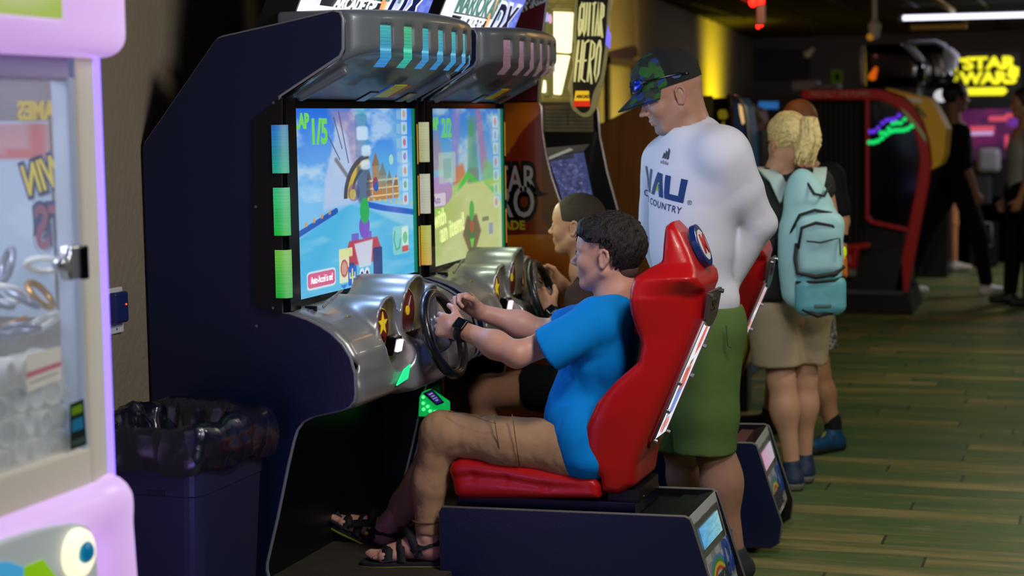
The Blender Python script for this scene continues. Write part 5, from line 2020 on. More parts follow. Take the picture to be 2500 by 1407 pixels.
    for (xa, ya, xb_, yb) in ((1338, 24, 1352, 235), (1326, 238, 1440, 250), (1340, 8, 1420, 22)):
        qa = [f1(xa, yb, .02), f1(xb_, yb, .02), f1(xb_, ya, .02), f1(xa, ya, .02)]
        MB().prism(qa, (-.03, 0, 0)).build('marquee_rib', yel, t, bevel=.006)
    for x, y, c in ((1334, 42, (170, 170, 240)), (1342, 46, (220, 160, 190))):
        MB().disc(f1(x, y, .02), (1, 0, 0), .02, .01, 16).build('marquee_bulb', mat('bulb_%d' % x, c, emit=c, es=.9), t)
    # cut-out sign board leaning out of the marquee
    YS = 7.45
    sp = [(1402, 28), (1408, -60), (1500, -60), (1492, 10), (1486, 44), (1488, 90), (1481, 120), (1478, 150), (1470, 200), (1462, 232), (1450, 268), (1438, 285), (1424, 287), (1412, 280), (1397, 268),
          (1390, 246), (1394, 232), (1385, 218), (1392, 190), (1400, 160), (1396, 140), (1403, 110), (1397, 92), (1404, 66)]
    board = [P(x, y, YS) for x, y in sp]
    s = MB().prism(roundpoly(board, .012, 3), (0, .03, 0)).build('title_sign', mat('sign_outline_khaki', (150, 144, 100), rough=.4, emit=(150, 140, 80), es=.22), t, bevel=.004)
    inner = [(1410, 30), (1414, -50), (1490, -50), (1482, 30), (1478, 110), (1466, 190), (1448, 226), (1440, 270), (1424, 278), (1406, 264), (1400, 240), (1398, 200), (1410, 150), (1408, 90)]
    MB().prism(roundpoly([P(x, y, YS - .003) for x, y in inner], .02, 3), (0, -.003, 0)).build('sign_face', mat('sign_dark_line', (34, 28, 16), rough=.5), s)
    gl = mat('sign_letter_cream', (226, 220, 160), rough=.4, emit=(226, 220, 150), es=.5)

    # tall spiky letters drawn as strokes in a sheared frame
    def stroke_letters(word, x0, x1, ytop, ybot, lean):
        glyph = {'G': [[(.95, .85), (.6, 1), (.2, .85), (.12, .3), (.4, 0), (.85, .15), (.9, .45), (.6, .5)]], 'U': [[(.1, 1), (.15, .2), (.5, 0), (.85, .2), (.9, 1)]],
                 'I': [[(.5, 1), (.5, 0)]], 'T': [[(.0, .95), (1, 1)], [(.5, .97), (.5, 0)]], 'A': [[(.08, 0), (.45, 1), (.92, 0)], [(.25, .38), (.75, .38)]],
                 'R': [[(.15, 0), (.15, 1), (.8, .9), (.85, .6), (.2, .5), (.95, -.05)]], 'H': [[(.12, 1), (.12, 0)], [(.88, 1), (.88, 0)], [(.12, .5), (.88, .5)]],
                 'E': [[(.9, 1), (.15, .93), (.15, .07), (.9, 0)], [(.15, .5), (.75, .52)]], 'O': [[(.5, 1), (.15, .8), (.15, .2), (.5, 0), (.85, .2), (.85, .8), (.5, 1)]]}
        w = (x1 - x0) / len(word)
        for i, ch in enumerate(word):
            g = MB()
            for st in glyph[ch]:
                pp = []
                for u, v in st:
                    xx = x0 + (i + .08 + u * .84) * w
                    yy = ybot + (ytop - ybot) * v
                    xx += lean * (ybot - yy)
                    pp.append(P(xx, yy, YS - .012))
                g.tube(pp, .0046, 6)
            g.build('sign_letter', gl, s, True)
    stroke_letters('GUITAR', 1410, 1472, 6, 88, .06)
    stroke_letters('HERO', 1400, 1462, 98, 200, .10)
    bl = [P(x, y, YS - .008) for x, y in ((1406, 222), (1438, 222), (1440, 252), (1402, 252))]
    MB().prism(bl, (0, -.006, 0)).build('sign_badge', mat('badge_yellow_red', (230, 190, 40), rough=.4, emit=(226, 180, 30), es=.7), s)
    MB().prism([P(x, y, YS - .015) for x, y in ((1402, 246), (1440, 246), (1441, 260), (1400, 260))], (0, -.004, 0)).build('sign_badge', mat('badge_red_lit', (215, 50, 25), rough=.4, emit=(215, 45, 20), es=.7), s)
    text('sign_badge_text', 'ARCADE', P(1407, 236, YS - .016), P(1437, 236, YS) - P(1407, 236, YS), (0, 0, 1), .018, mat('sign_dark_line'), s, bold=.001)
    bl = [P(x, y, YS - .003) for x, y in ((1484, 60), (1489, 90), (1487, 118), (1478, 108), (1480, 84))]
    MB().prism(bl, (0, .02, 0)).build('violet_edge_glow', mat('violet_edge', (130, 120, 240), emit=(120, 110, 245), es=.9), s)
    # speaker ledge, bezel and screen; far side panel
    XP = P(1330, 300, 7.14)[0]
    def h(x, y, o=0.):
        p = at(0, x, y, XP + o)
        p[1] = max(p[1], 7.15)
        return p
    la = [h(1322, 258), h(1447, 258), h(1447, 322), h(1322, 322)]
    g = MB().prism([h(1322, 322), h(1449, 322), h(1447, 256), h(1322, 258)], (-.12, 0, 0)).build('speaker_grille', mat('khaki_grey_metal', (112, 108, 88), rough=.4, metal=.3), t)
    for k in range(6):
        y = 266 + k * 9
        MB().prism([h(1325, y + 2, .004), h(1446, y + 2, .004), h(1446, y - 1, .004), h(1325, y - 1, .004)], (-.006, 0, 0)).build('grille_slat', mat('slat_khaki', (88, 84, 66), rough=.4), g)
    MB().prism([h(1322, 560), h(1480, 560), h(1462, 322), h(1322, 322)], (-.15, 0, 0)).build('screen_bezel', blkg, t)
    # screen leans back
    s0, s1, s2, s3 = h(1378, 500, .02), h(1447, 478, .03), h(1425, 372, .01), h(1336, 384, .01)

    def gs(U, V):
        a = Art(U, V, (70, 80, 150))
        n = pn(U * 2, V * 3, 4, 8, 4)
        a.c = a.grad((60, 50, 90), (110, 130, 200), n)
        a.put(np.clip((pn(U * 3, V * 6, 5, 44, 3) - .62) * 8, 0, 1), (170, 180, 225), .7)
        a.put(np.clip((U - .75) * 6, 0, 1), (60, 90, 150), .5)
        a.rect(0, .9, .7, 1.0, (60, 62, 70), .9)
        return a.c
    picture('screen', [s0, s1, s2, s3], 70, 80, gs, paint_mat('lit_guitar_screen', emit=.5, rough=.2, diffuse=False), t)
    MB().prism([h(1330, 384, .012), h(1390, 362, .02), h(1398, 366, .02), h(1338, 390, .012)], (.004, 0, 0)).build('screen_glint_strip', mat('pale_strip', (190, 195, 190), rough=.3, emit=(170, 175, 170), es=.3), t)
    MB().prism([h(1322, 362), h(1440, 352, .0), h(1424, 370, .012), h(1334, 382, .012)], (-.01, 0, 0)).build('screen_hood', mat('dark_grey_plastic', (62, 64, 66), rough=.4), t)
    fp = [P(x, y, YE) for x, y in ((1400, 262), (1452, 258), (1458, 268), (1462, 330), (1480, 420), (1508, 520), (1520, 570))]
    fp += [fp[-1] + (0, 0, -.65), fp[0] + (0, 0, -1.1)]
    MB().prism(fp, (0, .02, 0)).build('side_panel', blk, t)
    MB().tube([p + (0, .01, 0) for p in fp[:7]], .007, 6).build('edge_moulding', mat('bright_edge_moulding'), t, True)
    MB().box((xb + .02, Y + .03, .02), (XP - .16, YE, 1.5)).build('cabinet_body', blk, t)


guitar()


# ------------------------------------------------------------------ orange-lit wall stand-in and a cabinet behind the man
def lit_wall_stand_in():  # cabinet shape made up in place of wall under orange light
    Y = 9.6
    t = thing('orange_lit_wall_shape', 'tall brown orange cabinet with a sloping curved top, behind the man', 'arcade machine', (-2.7, 10, 0))
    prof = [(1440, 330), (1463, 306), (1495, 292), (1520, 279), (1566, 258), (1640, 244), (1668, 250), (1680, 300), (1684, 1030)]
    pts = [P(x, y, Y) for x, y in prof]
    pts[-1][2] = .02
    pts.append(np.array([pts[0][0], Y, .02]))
    MB().prism(roundpoly(pts, .04), (0, .03, 0)).build('side_panel', mat('orange_lit_wall_brown', (120, 74, 20), rough=.5, var=.25, vscale=3, stretch=(6, 1, .6)), t)
    MB().box((pts[0][0], Y + .03, .02), (pts[-2][0] - .05, Y + .7, pts[0][2] - .1)).build('cabinet_body', blk, t)
    MB().tube([p + (0, .015, 0) for p in pts[:-2]], .008, 6).build('edge_moulding', mat('brown_outline_edge', (52, 36, 22), rough=.4), t, True)


lit_wall_stand_in()


def blue_cab():
    t = thing('blue_arcade_cabinet', 'narrow blue and olive cabinet with a silver edge, between man and blonde woman', 'arcade machine', (-1.9, 11, 0))
    Y = 11.2
    a = [P(x, y, Y) for x, y in ((1700, 235), (1738, 233), (1741, 240), (1741, 560), (1700, 560))]
    MB().prism(a, (0, .02, 0)).build('olive_side', mat('olive_panel', (96, 84, 16), rough=.5), t)
    a = [P(x, y, Y) for x, y in ((1742, 240), (1782, 238), (1790, 246), (1790, 560), (1742, 560))]
    MB().prism(a, (0, .02, 0)).build('dark_front', blkg, t)
    a = [P(x, y, Y - .004) for x, y in ((1752, 276), (1758, 268), (1772, 268), (1778, 284), (1770, 292), (1756, 290))]
    MB().prism(a, (0, -.004, 0)).build('yellow_emblem', mat('emblem_yellow', (170, 150, 20), rough=.4, emit=(150, 130, 20), es=.35), t)
    a = [P(x, y, Y - .004) for x, y in ((1762, 300), (1768, 296), (1772, 320), (1766, 330))]
    MB().prism(a, (0, -.004, 0)).build('yellow_emblem', mat('emblem_yellow'), t)
    Y = 10.6
    b_ = [P(x, y, Y) for x, y in ((1786, 244), (1800, 240), (1812, 262), (1822, 330), (1826, 420), (1834, 1000), (1786, 1000))]
    b_[-1][2] = b_[-2][2] = .02
    MB().prism(b_, (0, .4, 0)).build('blue_side', mat('teal_blue_laminate', (26, 74, 120), rough=.4), t)
    MB().tube([P(x, y, Y - .01) for x, y in ((1792, 238), (1806, 240), (1818, 262), (1828, 330), (1833, 420), (1838, 560))], .016, 8).build('silver_edge', mat('grey_steel_edge', (120, 120, 112), rough=.3, metal=.6), t, True)
    MB().tube([P(x, y, Y - .01) for x, y in ((1775, 232), (1786, 240), (1786, 330))], .014, 8).build('brown_edge', mat('red_brown_edge', (74, 44, 38), rough=.4), t, True)
    MB().prism([P(x, y, Y - .02) for x, y in ((1803, 254), (1816, 262), (1822, 296), (1812, 304), (1806, 280))], (0, .01, 0)).build('lit_artwork', mat('orange_white_lit', (240, 190, 130), emit=(235, 190, 130), es=.8), t)
    MB().box((P(1800, 800, Y)[0] - .6, Y + .4, .02), (P(1834, 800, Y)[0], Y + 1.2, 1.5)).build('cabinet_body', blk, t)
    # yellow gas-can shaped seat and cable below
    v, f = sdf([bx(P(1808, 840, 9.4), (.05, .06, .12), .03)], .01)
    o = arrmesh('yellow_game_pedestal', [(v, f)], mat('yellow_green_plastic', (150, 148, 20), rough=.4), None)
    c = P(1808, 900, 9.4)
    o2 = thing('yellow_pedestal', 'yellow plastic pedestal standing on the floor behind the man, with a dark foot', 'pedestal', (c[0], 9.4, 0))
    o.parent = o2
    o.matrix_parent_inverse = Matrix.Translation(-Vector(o2.location))
    o.name = 'body'
    MB().box((c[0] - .06, 9.34, 0), (c[0] + .05, 9.46, P(1808, 880, 9.4)[2] - .02)).build('foot', blk, o2, bevel=.01)
    r = MB().tube([P(x, y, 9.2) for x, y in ((1829, 700), (1832, 790), (1829, 850), (1818, 890), (1802, 930), (1780, 950), (1745, 1000), (1735, 1012))], .01, 8).build('red_cable', mat('dark_red_cable', (70, 20, 20), rough=.4), None, True)
    tag(r, 'dark red cable hanging down to the floor between the man and the blonde woman', 'cable')


blue_cab()

# ------------------------------------------------------------------ people
def skinmat(name, c):
    return mat(name, c, rough=.48, sss=.12, bump=.04, bscale=250, var=.05, vscale=30)


def cloth(name, c, bump=.25, bscale=30, **k):
    return mat(name, c, rough=.85, bump=bump, bscale=bscale, spec=.2, **k)


def xf(C, R, s=1.):
    """returns a function local -> world"""
    C = _n(C)
    return lambda *p: C + R @ (_n(p) * s)


def headprims(C, R, s=1., nose=1., jaw=1., fem=0.):
    T = xf(C, R, s)
    E = lambda c, r, RR=None: el(T(*c), _n(r) * s, R if RR is None else R @ RR)
    Cc = lambda a, b, ra, rb=None: rc(T(*a), T(*b), ra * s, None if rb is None else rb * s)
    p = [('+', E((-.016, 0, .034), (.100, .076, .088))),
         ('+', E((.028, 0, -.03), (.062, .057, .082)), .03),
         ('+', E((.055, 0, .035), (.032, .052, .045)), .03),
         ('+', E((.064, 0, -.098), (.022 * jaw, .024, .017 * jaw)), .022)]
    for y in (1, -1):
        p += [('+', Cc((.055, y * .018, -.098), (-.006, y * .052, -.052), .015 * jaw, .02), .022),
              ('+', E((.055, y * .036, -.028), (.026, .022, .026)), .02),
              ('+', Cc((.078, y * .018, .021), (.066, y * .045, .018), .008, .007), .012)]
    p += [('+', Cc((.082, 0, .010), (.100 + .004 * nose, 0, -.026), .0062, .0080), .012),
          ('+', E((.101 + .006 * nose, 0, -.031), (.0105, .0098, .0085)), .008)]
    for y in (1, -1):
        p += [('+', E((.095, y * .0115, -.035), (.011, .0062, .0070)), .007),
              ('-', E((.100, y * .0065, -.0425), (.006, .0033, .0035)), .003),
              ('-', E((.091, y * .032, .001), (.014, .017, .010)), .010),
              ('+', E((.074, y * .031, .000), (.0145, .016, .0125)), .003)]
    p += [('+', E((.062, 0, -.060), (.027, .030, .026)), .015), ('+', Cc((.085, -.014, -.0605), (.085, .014, -.0605), .0052), .006), ('+', E((.0895, 0, -.0605), (.0064, .012, .0048)), .005),
          ('+', Cc((.084, -.012, -.0725), (.084, .012, -.0725), .0056), .006), ('+', E((.0872, 0, -.0730), (.0064, .011, .0052)), .005),
          ('-', Cc((.0945, -.019, -.0666), (.0945, .019, -.0666), .0022), .002),
          ('-', E((.095, 0, -.086), (.010, .02, .006)), .010)]
    # ears: rim, lobe, hollow
    for y in (1, -1):
        ring = [(-.006, .076, -.034), (-.004, .079, -.010), (-.006, .082, .010), (-.016, .084, .019), (-.028, .086, .014), (-.032, .086, -.002), (-.026, .083, -.020), (-.014, .079, -.036)]
        rr = [(.0055), .0045, .0042, .0042, .0045, .0045, .0048, .0065]
        p.append(('+', E((-.018, y * .076, -.006), (.017, .006, .026)), .006))
        for a, b_, ra, rb in zip(ring[:-1], ring[1:], rr[:-1], rr[1:]):
            p.append(('+', Cc((a[0], a[1] * y, a[2]), (b_[0], b_[1] * y, b_[2]), ra, rb), .003))
        p.append(('-', E((-.014, y * .087, -.006), (.008, .006, .013)), .004))
        p.append(('+', Cc((-.018, y * .078, .006), (-.022, y * .081, -.014), .0035), .003))
    return p, T


def eyes(T, R, s, par, iris=(60, 45, 35), brow=(60, 50, 45)):
    for y in (1, -1):
        c = T(.0775, y * .031, .0)
        sdf_ = sdf([el(c, (.0122 * s,) * 3)], .002)
        e = arrmesh('eye', [sdf_], mat('eye_white', (225, 220, 218), rough=.15), par)
        d = R @ np.array([1, 0, -.05])
        MB().disc(c + d * .0118 * s, d, .0058 * s, .0012 * s, 16).build('iris', mat('iris_%d_%d_%d' % iris, iris, rough=.1), e)
        MB().disc(c + d * .0126 * s, d, .0026 * s, .0006, 12).build('pupil', mat('pupil_black', (5, 5, 5), rough=.1), e)
        g = MB().tube([T(.086, y * .014, .021), T(.088, y * .026, .027), T(.080, y * .040, .026), T(.070, y * .049, .020)], [.002 * s, .0034 * s, .003 * s, .0012 * s], 6)
        g.build('eyebrow', mat('brow_%d' % brow[0], brow, rough=.9), par, True)
        # upper lid line
        g = MB().tube([T(.0895, y * .020, .004), T(.0915, y * .030, .0085), T(.086, y * .042, .005)], .0014 * s, 6)
        g.build('eyelid', mat('lash_dark', (50, 34, 30), rough=.8), par, True)


def handprims(W, x, thumb, back, s=1., curl=(60, 60, 60, 60), spread=.06, tcurl=.3, bend=(.38, .34, .28)):
    """W wrist point; x finger direction, thumb side direction, back-of-hand normal"""
    x = _n(x) / np.linalg.norm(x)
    b = _n(back)
    b = b - x * (b @ x)
    b /= np.linalg.norm(b)
    t = _n(thumb)
    t = t - x * (t @ x) - b * (t @ b)
    t /= np.linalg.norm(t)
    T = lambda a, c, d: _n(W) + (x * a + t * c + b * d) * s
    p = [('+', rc(T(0, 0, 0), T(.03, 0, 0), .026 * s, .028 * s), .01)]
    for c in (.027, .009, -.010, -.027):
        p.append(('+', rc(T(.02, c * .7, 0), T(.078 - abs(c) * .15, c, .002), .0155 * s, .0125 * s), .012))
    p.append(('+', rc(T(.012, .018, -.008), T(.04, .033, -.012), .017 * s, .0145 * s), .012))
    L = (.070, .078, .072, .058)
    for i, c in enumerate((.029, .010, -.010, -.028)):
        base = T(.083 - abs(c) * .2, c, .001)
        ang = 0
        pos = base
        dx = x
        rad = (.0095, .0098, .0092, .0082)[i] * s
        for j, f in enumerate(bend):
            ang += math.radians(curl[i]) * (.75, 1.1, .8)[j]
            d = x * math.cos(ang) - b * math.sin(ang) + t * spread * (1.5 - i) * .4 * math.cos(ang)
            d /= np.linalg.norm(d)
            nxt = pos + d * L[i] * f * s
            p.append(('+', rc(pos, nxt, rad * (1 - .09 * j), rad * (1 - .09 * (j + 1))), .0025))
            pos = nxt
    a = T(.034, .036, -.012)
    d1 = x * .62 + t * .62 - b * tcurl
    d1 /= np.linalg.norm(d1)
    m = a + d1 * .034 * s
    d2 = x * .85 + t * .2 - b * tcurl * 1.6
    d2 /= np.linalg.norm(d2)
    p.append(('+', rc(a, m, .0125 * s, .0108 * s), .008))
    p.append(('+', rc(m, m + d2 * .030 * s, .0105 * s, .0085 * s), .003))
    return p


def footprims(heel, toe, up, s=1., z=None):
    """bare foot from heel to toe points on the sole"""
    heel, toe, up = _n(heel), _n(toe), _n(up)
    f = (toe - heel)
    L = np.linalg.norm(f)
    f /= L
    sd_ = np.cross(up, f)
    sd_ /= np.linalg.norm(sd_)
    up = np.cross(f, sd_)
    T = lambda a, b, c: heel + f * a * L + sd_ * b * s + up * c * s
    p = [('+', el(T(.12, 0, .030), (.034 * s, .030 * s, .030 * s)), .01), ('+', rc(T(.14, 0, .04), T(.38, 0, .045), .033 * s, .034 * s), .02),
         ('+', rc(T(.38, 0, .040), T(.68, .004, .024), .034 * s, .026 * s), .02), ('+', rc(T(.35, -.015, .018), T(.70, -.022, .015), .018 * s, .017 * s), .02),
         ('+', rc(T(.6, .024, .018), T(.74, .026, .014), .02 * s, .016 * s), .015),
         ('+', rc(T(.70, -.03, .016), T(.74, .03, .016), .016 * s, .017 * s), .015)]
    # five toes; big toe on the +sd side by sign
    return p, T


def toes(T, side, s=1.):
    p = []
    for i, (b, l, r) in enumerate(((.028, 1.0, .0125), (.010, .985, .0085), (-.004, .955, .008), (-.018, .925, .0075), (-.030, .885, .007))):
        p.append(('+', rc(T(.74, b * side, .015), T(l - .06, b * side, .0135), r * s * .95, r * s), .004))
        p.append(('+', rc(T(l - .07, b * side, .0135), T(l - .03, b * side, .011), r * s, r * s * .9), .004))
    return p


def foldpost(seed, amp, sc, zs=1.6):
    def post(D, X, Y, Z):
        n = vnoise(X, Y, Z * zs, seed, sc)
        return D - amp * (np.abs(n) - .4)
    return post


def sleeve_cut(a, n):
    """half space keep-side: removes everything beyond point a in direction n"""
    a, n = _n(a), _n(n) / np.linalg.norm(n)
    return ('-', ((lambda X, Y, Z: -((X - a[0]) * n[0] + (Y - a[1]) * n[1] + (Z - a[2]) * n[2])), a - 2, a + 2), .004)


def localcut(a, n, r):
    """cut limited to a ball around a"""
    a, n = _n(a), _n(n) / np.linalg.norm(n)

    def f(X, Y, Z):
        dx, dy, dz = X - a[0], Y - a[1], Z - a[2]
        pl = -(dx * n[0] + dy * n[1] + dz * n[2])
        ball = np.sqrt(dx * dx + dy * dy + dz * dz) - r
        return np.maximum(pl, ball)
    return ('-', (f, a - r, a + r), .003)


def wristwatch(name_label, W, ax, up, r, par=None, grp=None):
    ax = _n(ax) / np.linalg.norm(ax)
    up = _n(up)
    up = up - ax * (up @ ax)
    up /= np.linalg.norm(up)
    sd_ = np.cross(ax, up)
    t = thing('wristwatch', name_label, 'watch', W)
    ring = [_n(W) + (up * math.cos(a) + sd_ * math.sin(a)) * r for a in np.linspace(0, 2 * math.pi, 28, endpoint=False)]
    g = MB()
    for d in (-.008, 0, .008):
        g.tube([p + ax * d for p in ring], .0052, 6, closed=True)
    g2 = MB()
    pts_in = []
    n = len(ring)
    vs = []
    for d, rr_ in ((-.011, r - .001), (-.011, r + .005), (.011, r + .005), (.011, r - .001)):
        vs += [_n(W) + (up * math.cos(a) + sd_ * math.sin(a)) * rr_ + ax * d for a in np.linspace(0, 2 * math.pi, 28, endpoint=False)]
    fs = [(j * n + k, j * n + (k + 1) % n, ((j + 1) % 4) * n + (k + 1) % n, ((j + 1) % 4) * n + k) for j in range(4) for k in range(n)]
    g2.add(vs, fs).build('strap', mat('black_watch_rubber', (12, 13, 15), rough=.5), t, True)
    R = np.stack([ax, sd_, up], 1)
    sdfobj('case', [bx(_n(W) + up * (r + .006), (.019, .019, .006), .004, R)], .002, mat('black_watch_case', (16, 16, 20), rough=.2), t)
    MB().disc(_n(W) + up * (r + .0125), up, .0145, .001, 24).build('dial', mat('dark_watch_glass', (8, 12, 24), rough=.08, coat=1), t)
    return t


def strand_hair(C, R, s, n, seed, whorl=(-.06, 0, .10), cut=None, rad=(.117, .092, .104), ln=.05, r0=.0045, cen=(-.018, 0, .036), lift=.10):
    T = xf(C, R, s)
    rs = np.random.RandomState(seed)
    out = []
    w = _n(whorl)
    cen = _n(cen)
    rad = _n(rad)
    for i in range(n):
        d = rs.normal(size=3)
        d[2] = abs(d[2]) - .55
        d /= np.linalg.norm(d)
        p = d
        q = cen + p * rad
        if cut is not None and not cut(q):
            continue
        # direction: away from whorl along surface
        g = (q - w)
        nrm = p / rad
        nrm /= np.linalg.norm(nrm)
        g = g - nrm * (g @ nrm) + np.array([.02, 0, -.02])
        g /= (np.linalg.norm(g) + 1e-6)
        g = g + rs.normal(size=3) * .35
        L = ln * (.6 + .8 * rs.rand())
        pts = []
        x = q * 1.0
        for k in range(4):
            pts.append(x.copy())
            x = x + g * L / 3
            # pull onto slightly growing ellipsoid
            u = (x - cen) / rad
            m = np.linalg.norm(u)
            x = cen + (x - cen) / m * (1 + lift * (k + 1) / 3 * rs.rand())
            g = g + np.array([0, 0, -.15])
        rr = r0 * (.7 + .6 * rs.rand())
        for k in range(3):
            out.append(('+', rc(T(*pts[k]), T(*pts[k + 1]), rr * (1 - .25 * k) * s, rr * (.75 - .25 * k + .02) * s), .003))
    return out


def sandal_straps(T, par, side, buckle):
    web = mat('black_webbing', (14, 15, 18), rough=.7, bump=.3, bscale=300)

    def strap(pts, w, name='strap', m=web, h=.002):
        """flat band through (a, b, c) local foot coords"""
        g = MB()
        P_ = [T(*p) for p in pts]
        vs = []
        for i, p in enumerate(P_):
            t = P_[min(i + 1, len(P_) - 1)] - P_[max(i - 1, 0)]
            t /= np.linalg.norm(t)
            nrm = p - T(pts[i][0], 0, .02)
            nrm = nrm - t * (nrm @ t)
            nrm /= (np.linalg.norm(nrm) + 1e-9)
            b = np.cross(t, nrm)
            for sx, sz in ((-1, 0), (1, 0), (1, 1), (-1, 1)):
                vs.append(p + b * w * sx + nrm * h * sz)
        n = len(P_)
        fs = [(i * 4 + k, i * 4 + (k + 1) % 4, (i + 1) * 4 + (k + 1) % 4, (i + 1) * 4 + k) for i in range(n - 1) for k in range(4)]
        fs += [(0, 1, 2, 3), ((n - 1) * 4 + 3, (n - 1) * 4 + 2, (n - 1) * 4 + 1, (n - 1) * 4)]
        return g.add(vs, fs).build(name, m, par, True)
    arc = lambda a, w_, h_, c0=.012, n=9, tw=0.: [(a + tw * math.sin(x), w_ * math.cos(x), c0 + h_ * math.sin(x)) for x in np.linspace(-.2, math.pi + .2, n)]
    strap(arc(.68, .047, .036), .017)
    strap(arc(.50, .043, .054, tw=.02), .013)
    strap([(.66, .046 * side, .028), (.60, .045 * side, .035), (.45, .038 * side, .056), (.34, .036 * side, .066)], .013)
    strap(arc(.30, .040, .074, .03, tw=.12), .014)
    strap([(.36, -.040, .03), (.30, -.041, .04), (.15, -.038, .058), (.0, -.028, .062), (-.06, 0, .064), (0, .028, .062), (.15, .038, .058), (.3, .041, .045), (.36, .04, .03)], .012)
    for y, z in ((side * .041, .052), (side * .043, .03)):
        c = T(.36, y, z)
        MB().disc(c, T(.36, y * 2, z) - c, .0055, .005, 10).build('rivet', buckle, par)


def boy_front():
    YB = 5.25
    feet = P(960, 1400, 5.2)
    t = thing('person', 'boy in a bright blue t-shirt and tan trousers, steering the nearest racing machine', 'person', feet)
    skin = skinmat('boy_skin_warm', (206, 152, 128))
    # head
    s = .965
    R = rotm((-1, .02, .03), (0, 0, 1))
    ear = P(1475, 630, YB - .077)
    C = ear - R @ (_n((-.017, .078, -.006)) * s)
    hp, T = headprims(C, R, s)
    nb = P(1503, 735, YB)
    hp += [('+', rc(T(-.030, 0, -.055), nb, .046, .049), .03), ('+', rc(T(-.050, 0, .0), T(-.045, 0, -.09), .042, .040), .03), ('+', rc(nb, P(1500, 790, YB), .06, .08), .04)]
    parts = [sdf(hp, .0032, .01)]
    # arms
    def arm(sh, elb, wr, r):
        return [('+', rc(sh, elb, r[0], r[1]), .02), ('+', rc(elb, elb + (wr - elb) * .4, r[1] * 1.02, r[1] * 1.04), .02), ('+', rc(elb + (wr - elb) * .4, wr, r[1] * 1.02, r[2]), .03)]
    shL, elL, wrL = P(1440, 800, 5.13), P(1262, 866, 4.985), P(1130, 806, 5.035)
    shR, elR, wrR = P(1440, 780, 5.40), P(1330, 812, 5.46), P(1172, 762, 5.37)
    gripL = _n((-1.935, 5.078, .985))
    gripR = _n((-1.96, 5.30, 1.02))
    a = arm(shL, elL, wrL, (.042, .038, .026))
    hx = gripL + (0.02, -.035, .0) - wrL
    hl = handprims(wrL, hx + (0, 0, -.005), (0.1, .25, 1), (.1, -1, .15), .98, curl=(62, 66, 70, 74), tcurl=.35)
    parts.append(sdf(a + hl, .0032, .012))
    a = arm(shR, elR, wrR, (.045, .040, .026))
    hx = gripR + (.02, .03, .015) - wrR
    hr = handprims(wrR, hx, (-.1, -.2, 1), (.3, 1, .5), .95, curl=(58, 60, 64, 66), tcurl=.3)
    parts.append(sdf(a + hr, .0032, .012))
    # hidden torso keeps the body one piece
    parts.append(sdf([rc(P(1500, 780, YB), P(1430, 1000, YB), .085, .09), rc(P(1440, 800, 5.10), P(1440, 790, 5.40), .055), rc(P(1430, 1000, YB), P(1410, 1100, YB), .09, .09)], .014, .03))
    # legs (skin inside trousers) and feet
    ankN, heelN, toeN = P(1050, 1325, 5.10), P(1066, 1396, 5.10) , P(888, 1412, 5.06)
    zf = .203
    heelN = np.array([P(1078, 1385, 5.1)[0], 5.115, zf + .014])
    toeN = np.array([heelN[0] - .245, 5.06, zf + .012])
    fp, TN = footprims(heelN, toeN, (0, 0, 1), .98)
    leg = [('+', rc(P(1045, 1230, 5.10), TN(.17, 0, .085), .045, .034), .02), ('+', rc(TN(.17, 0, .085), TN(.2, 0, .04), .034, .036), .02), ('+', el(TN(.2, .030, .075), (.012, .012, .014)), .012), ('+', el(TN(.2, -.028, .07), (.012, .012, .014)), .012)]
    parts.append(sdf(fp + leg + toes(TN, -1, .98), .0032, .012))
    heelF, toeF = P(955, 1342, 5.34), P(803, 1262, 5.34)
    upf = np.cross(toeF - heelF, (0, 1, 0))
    upf = upf if upf[2] > 0 else -upf
    fpf, TF = footprims(heelF, toeF, upf, .95)
    kneeF = P(1085, 1075, 5.38)
    leg = [('+', rc(kneeF, TF(.16, 0, .085), .05, .033), .02), ('+', rc(TF(.16, 0, .085), TF(.2, 0, .04), .033, .035), .02), ('+', el(TF(.2, .030, .075), (.012, .012, .014)), .012), ('+', el(TF(.2, -.028, .07), (.012, .012, .014)), .012)]
    parts.append(sdf(fpf + leg + toes(TF, 1, .95), .0032, .012))
    body = arrmesh('body', parts, skin, t)
    eyes(T, R, s, t, (70, 90, 130), (52, 40, 36))
    # hair
    dark = mat('dark_brown_hair', (26, 17, 13), rough=.68, bump=.6, bscale=160, stretch=(1, 1, .35), var=.3, vscale=60)
    cut = lambda q: (q[0] > .015 and q[2] > .088) or (-.045 < q[0] <= .015 and q[2] > .062) or (q[0] <= -.045 and q[2] > -.030)
    E = lambda c, r: el(T(*c), _n(r) * s, R)
    hprim = [('+', E((-.022, 0, .040), (.108, .086, .098))), ('+', E((-.055, 0, .01), (.068, .076, .075)), .02), ('+', E((.045, 0, .082), (.05, .07, .04)), .02),
             ('-', E((.115, 0, -.035), (.092, .14, .092)), .008), ('-', bx(T(-.004, 0, -.075), _n((.060, .13, .085)) * s, .02, R), .006), ('-', bx(T(-.05, 0, -.16), _n((.12, .13, .095)) * s, .02, R), .008)]
    hprim += strand_hair(C, R, s, 620, 4, cut=cut, rad=(.112, .089, .102), ln=.055, r0=.0042)
    # fringe falling over the forehead
    rs = np.random.RandomState(9)
    for k in range(46):
        y = -.062 + .124 * rs.rand()
        x0 = .05 + .01 * rs.rand()
        a0, a1, a2 = T(x0 - .01, y * .9, .122 - .5 * y * y * 10 * .1), T(.085 - abs(y) * .35, y, .100), T(.094 - abs(y) * .42, y * 1.02, .058 + .012 * rs.rand())
        hprim += [('+', rc(a0, a1, .006, .0055), .003), ('+', rc(a1, a2, .0055, .0025), .003)]
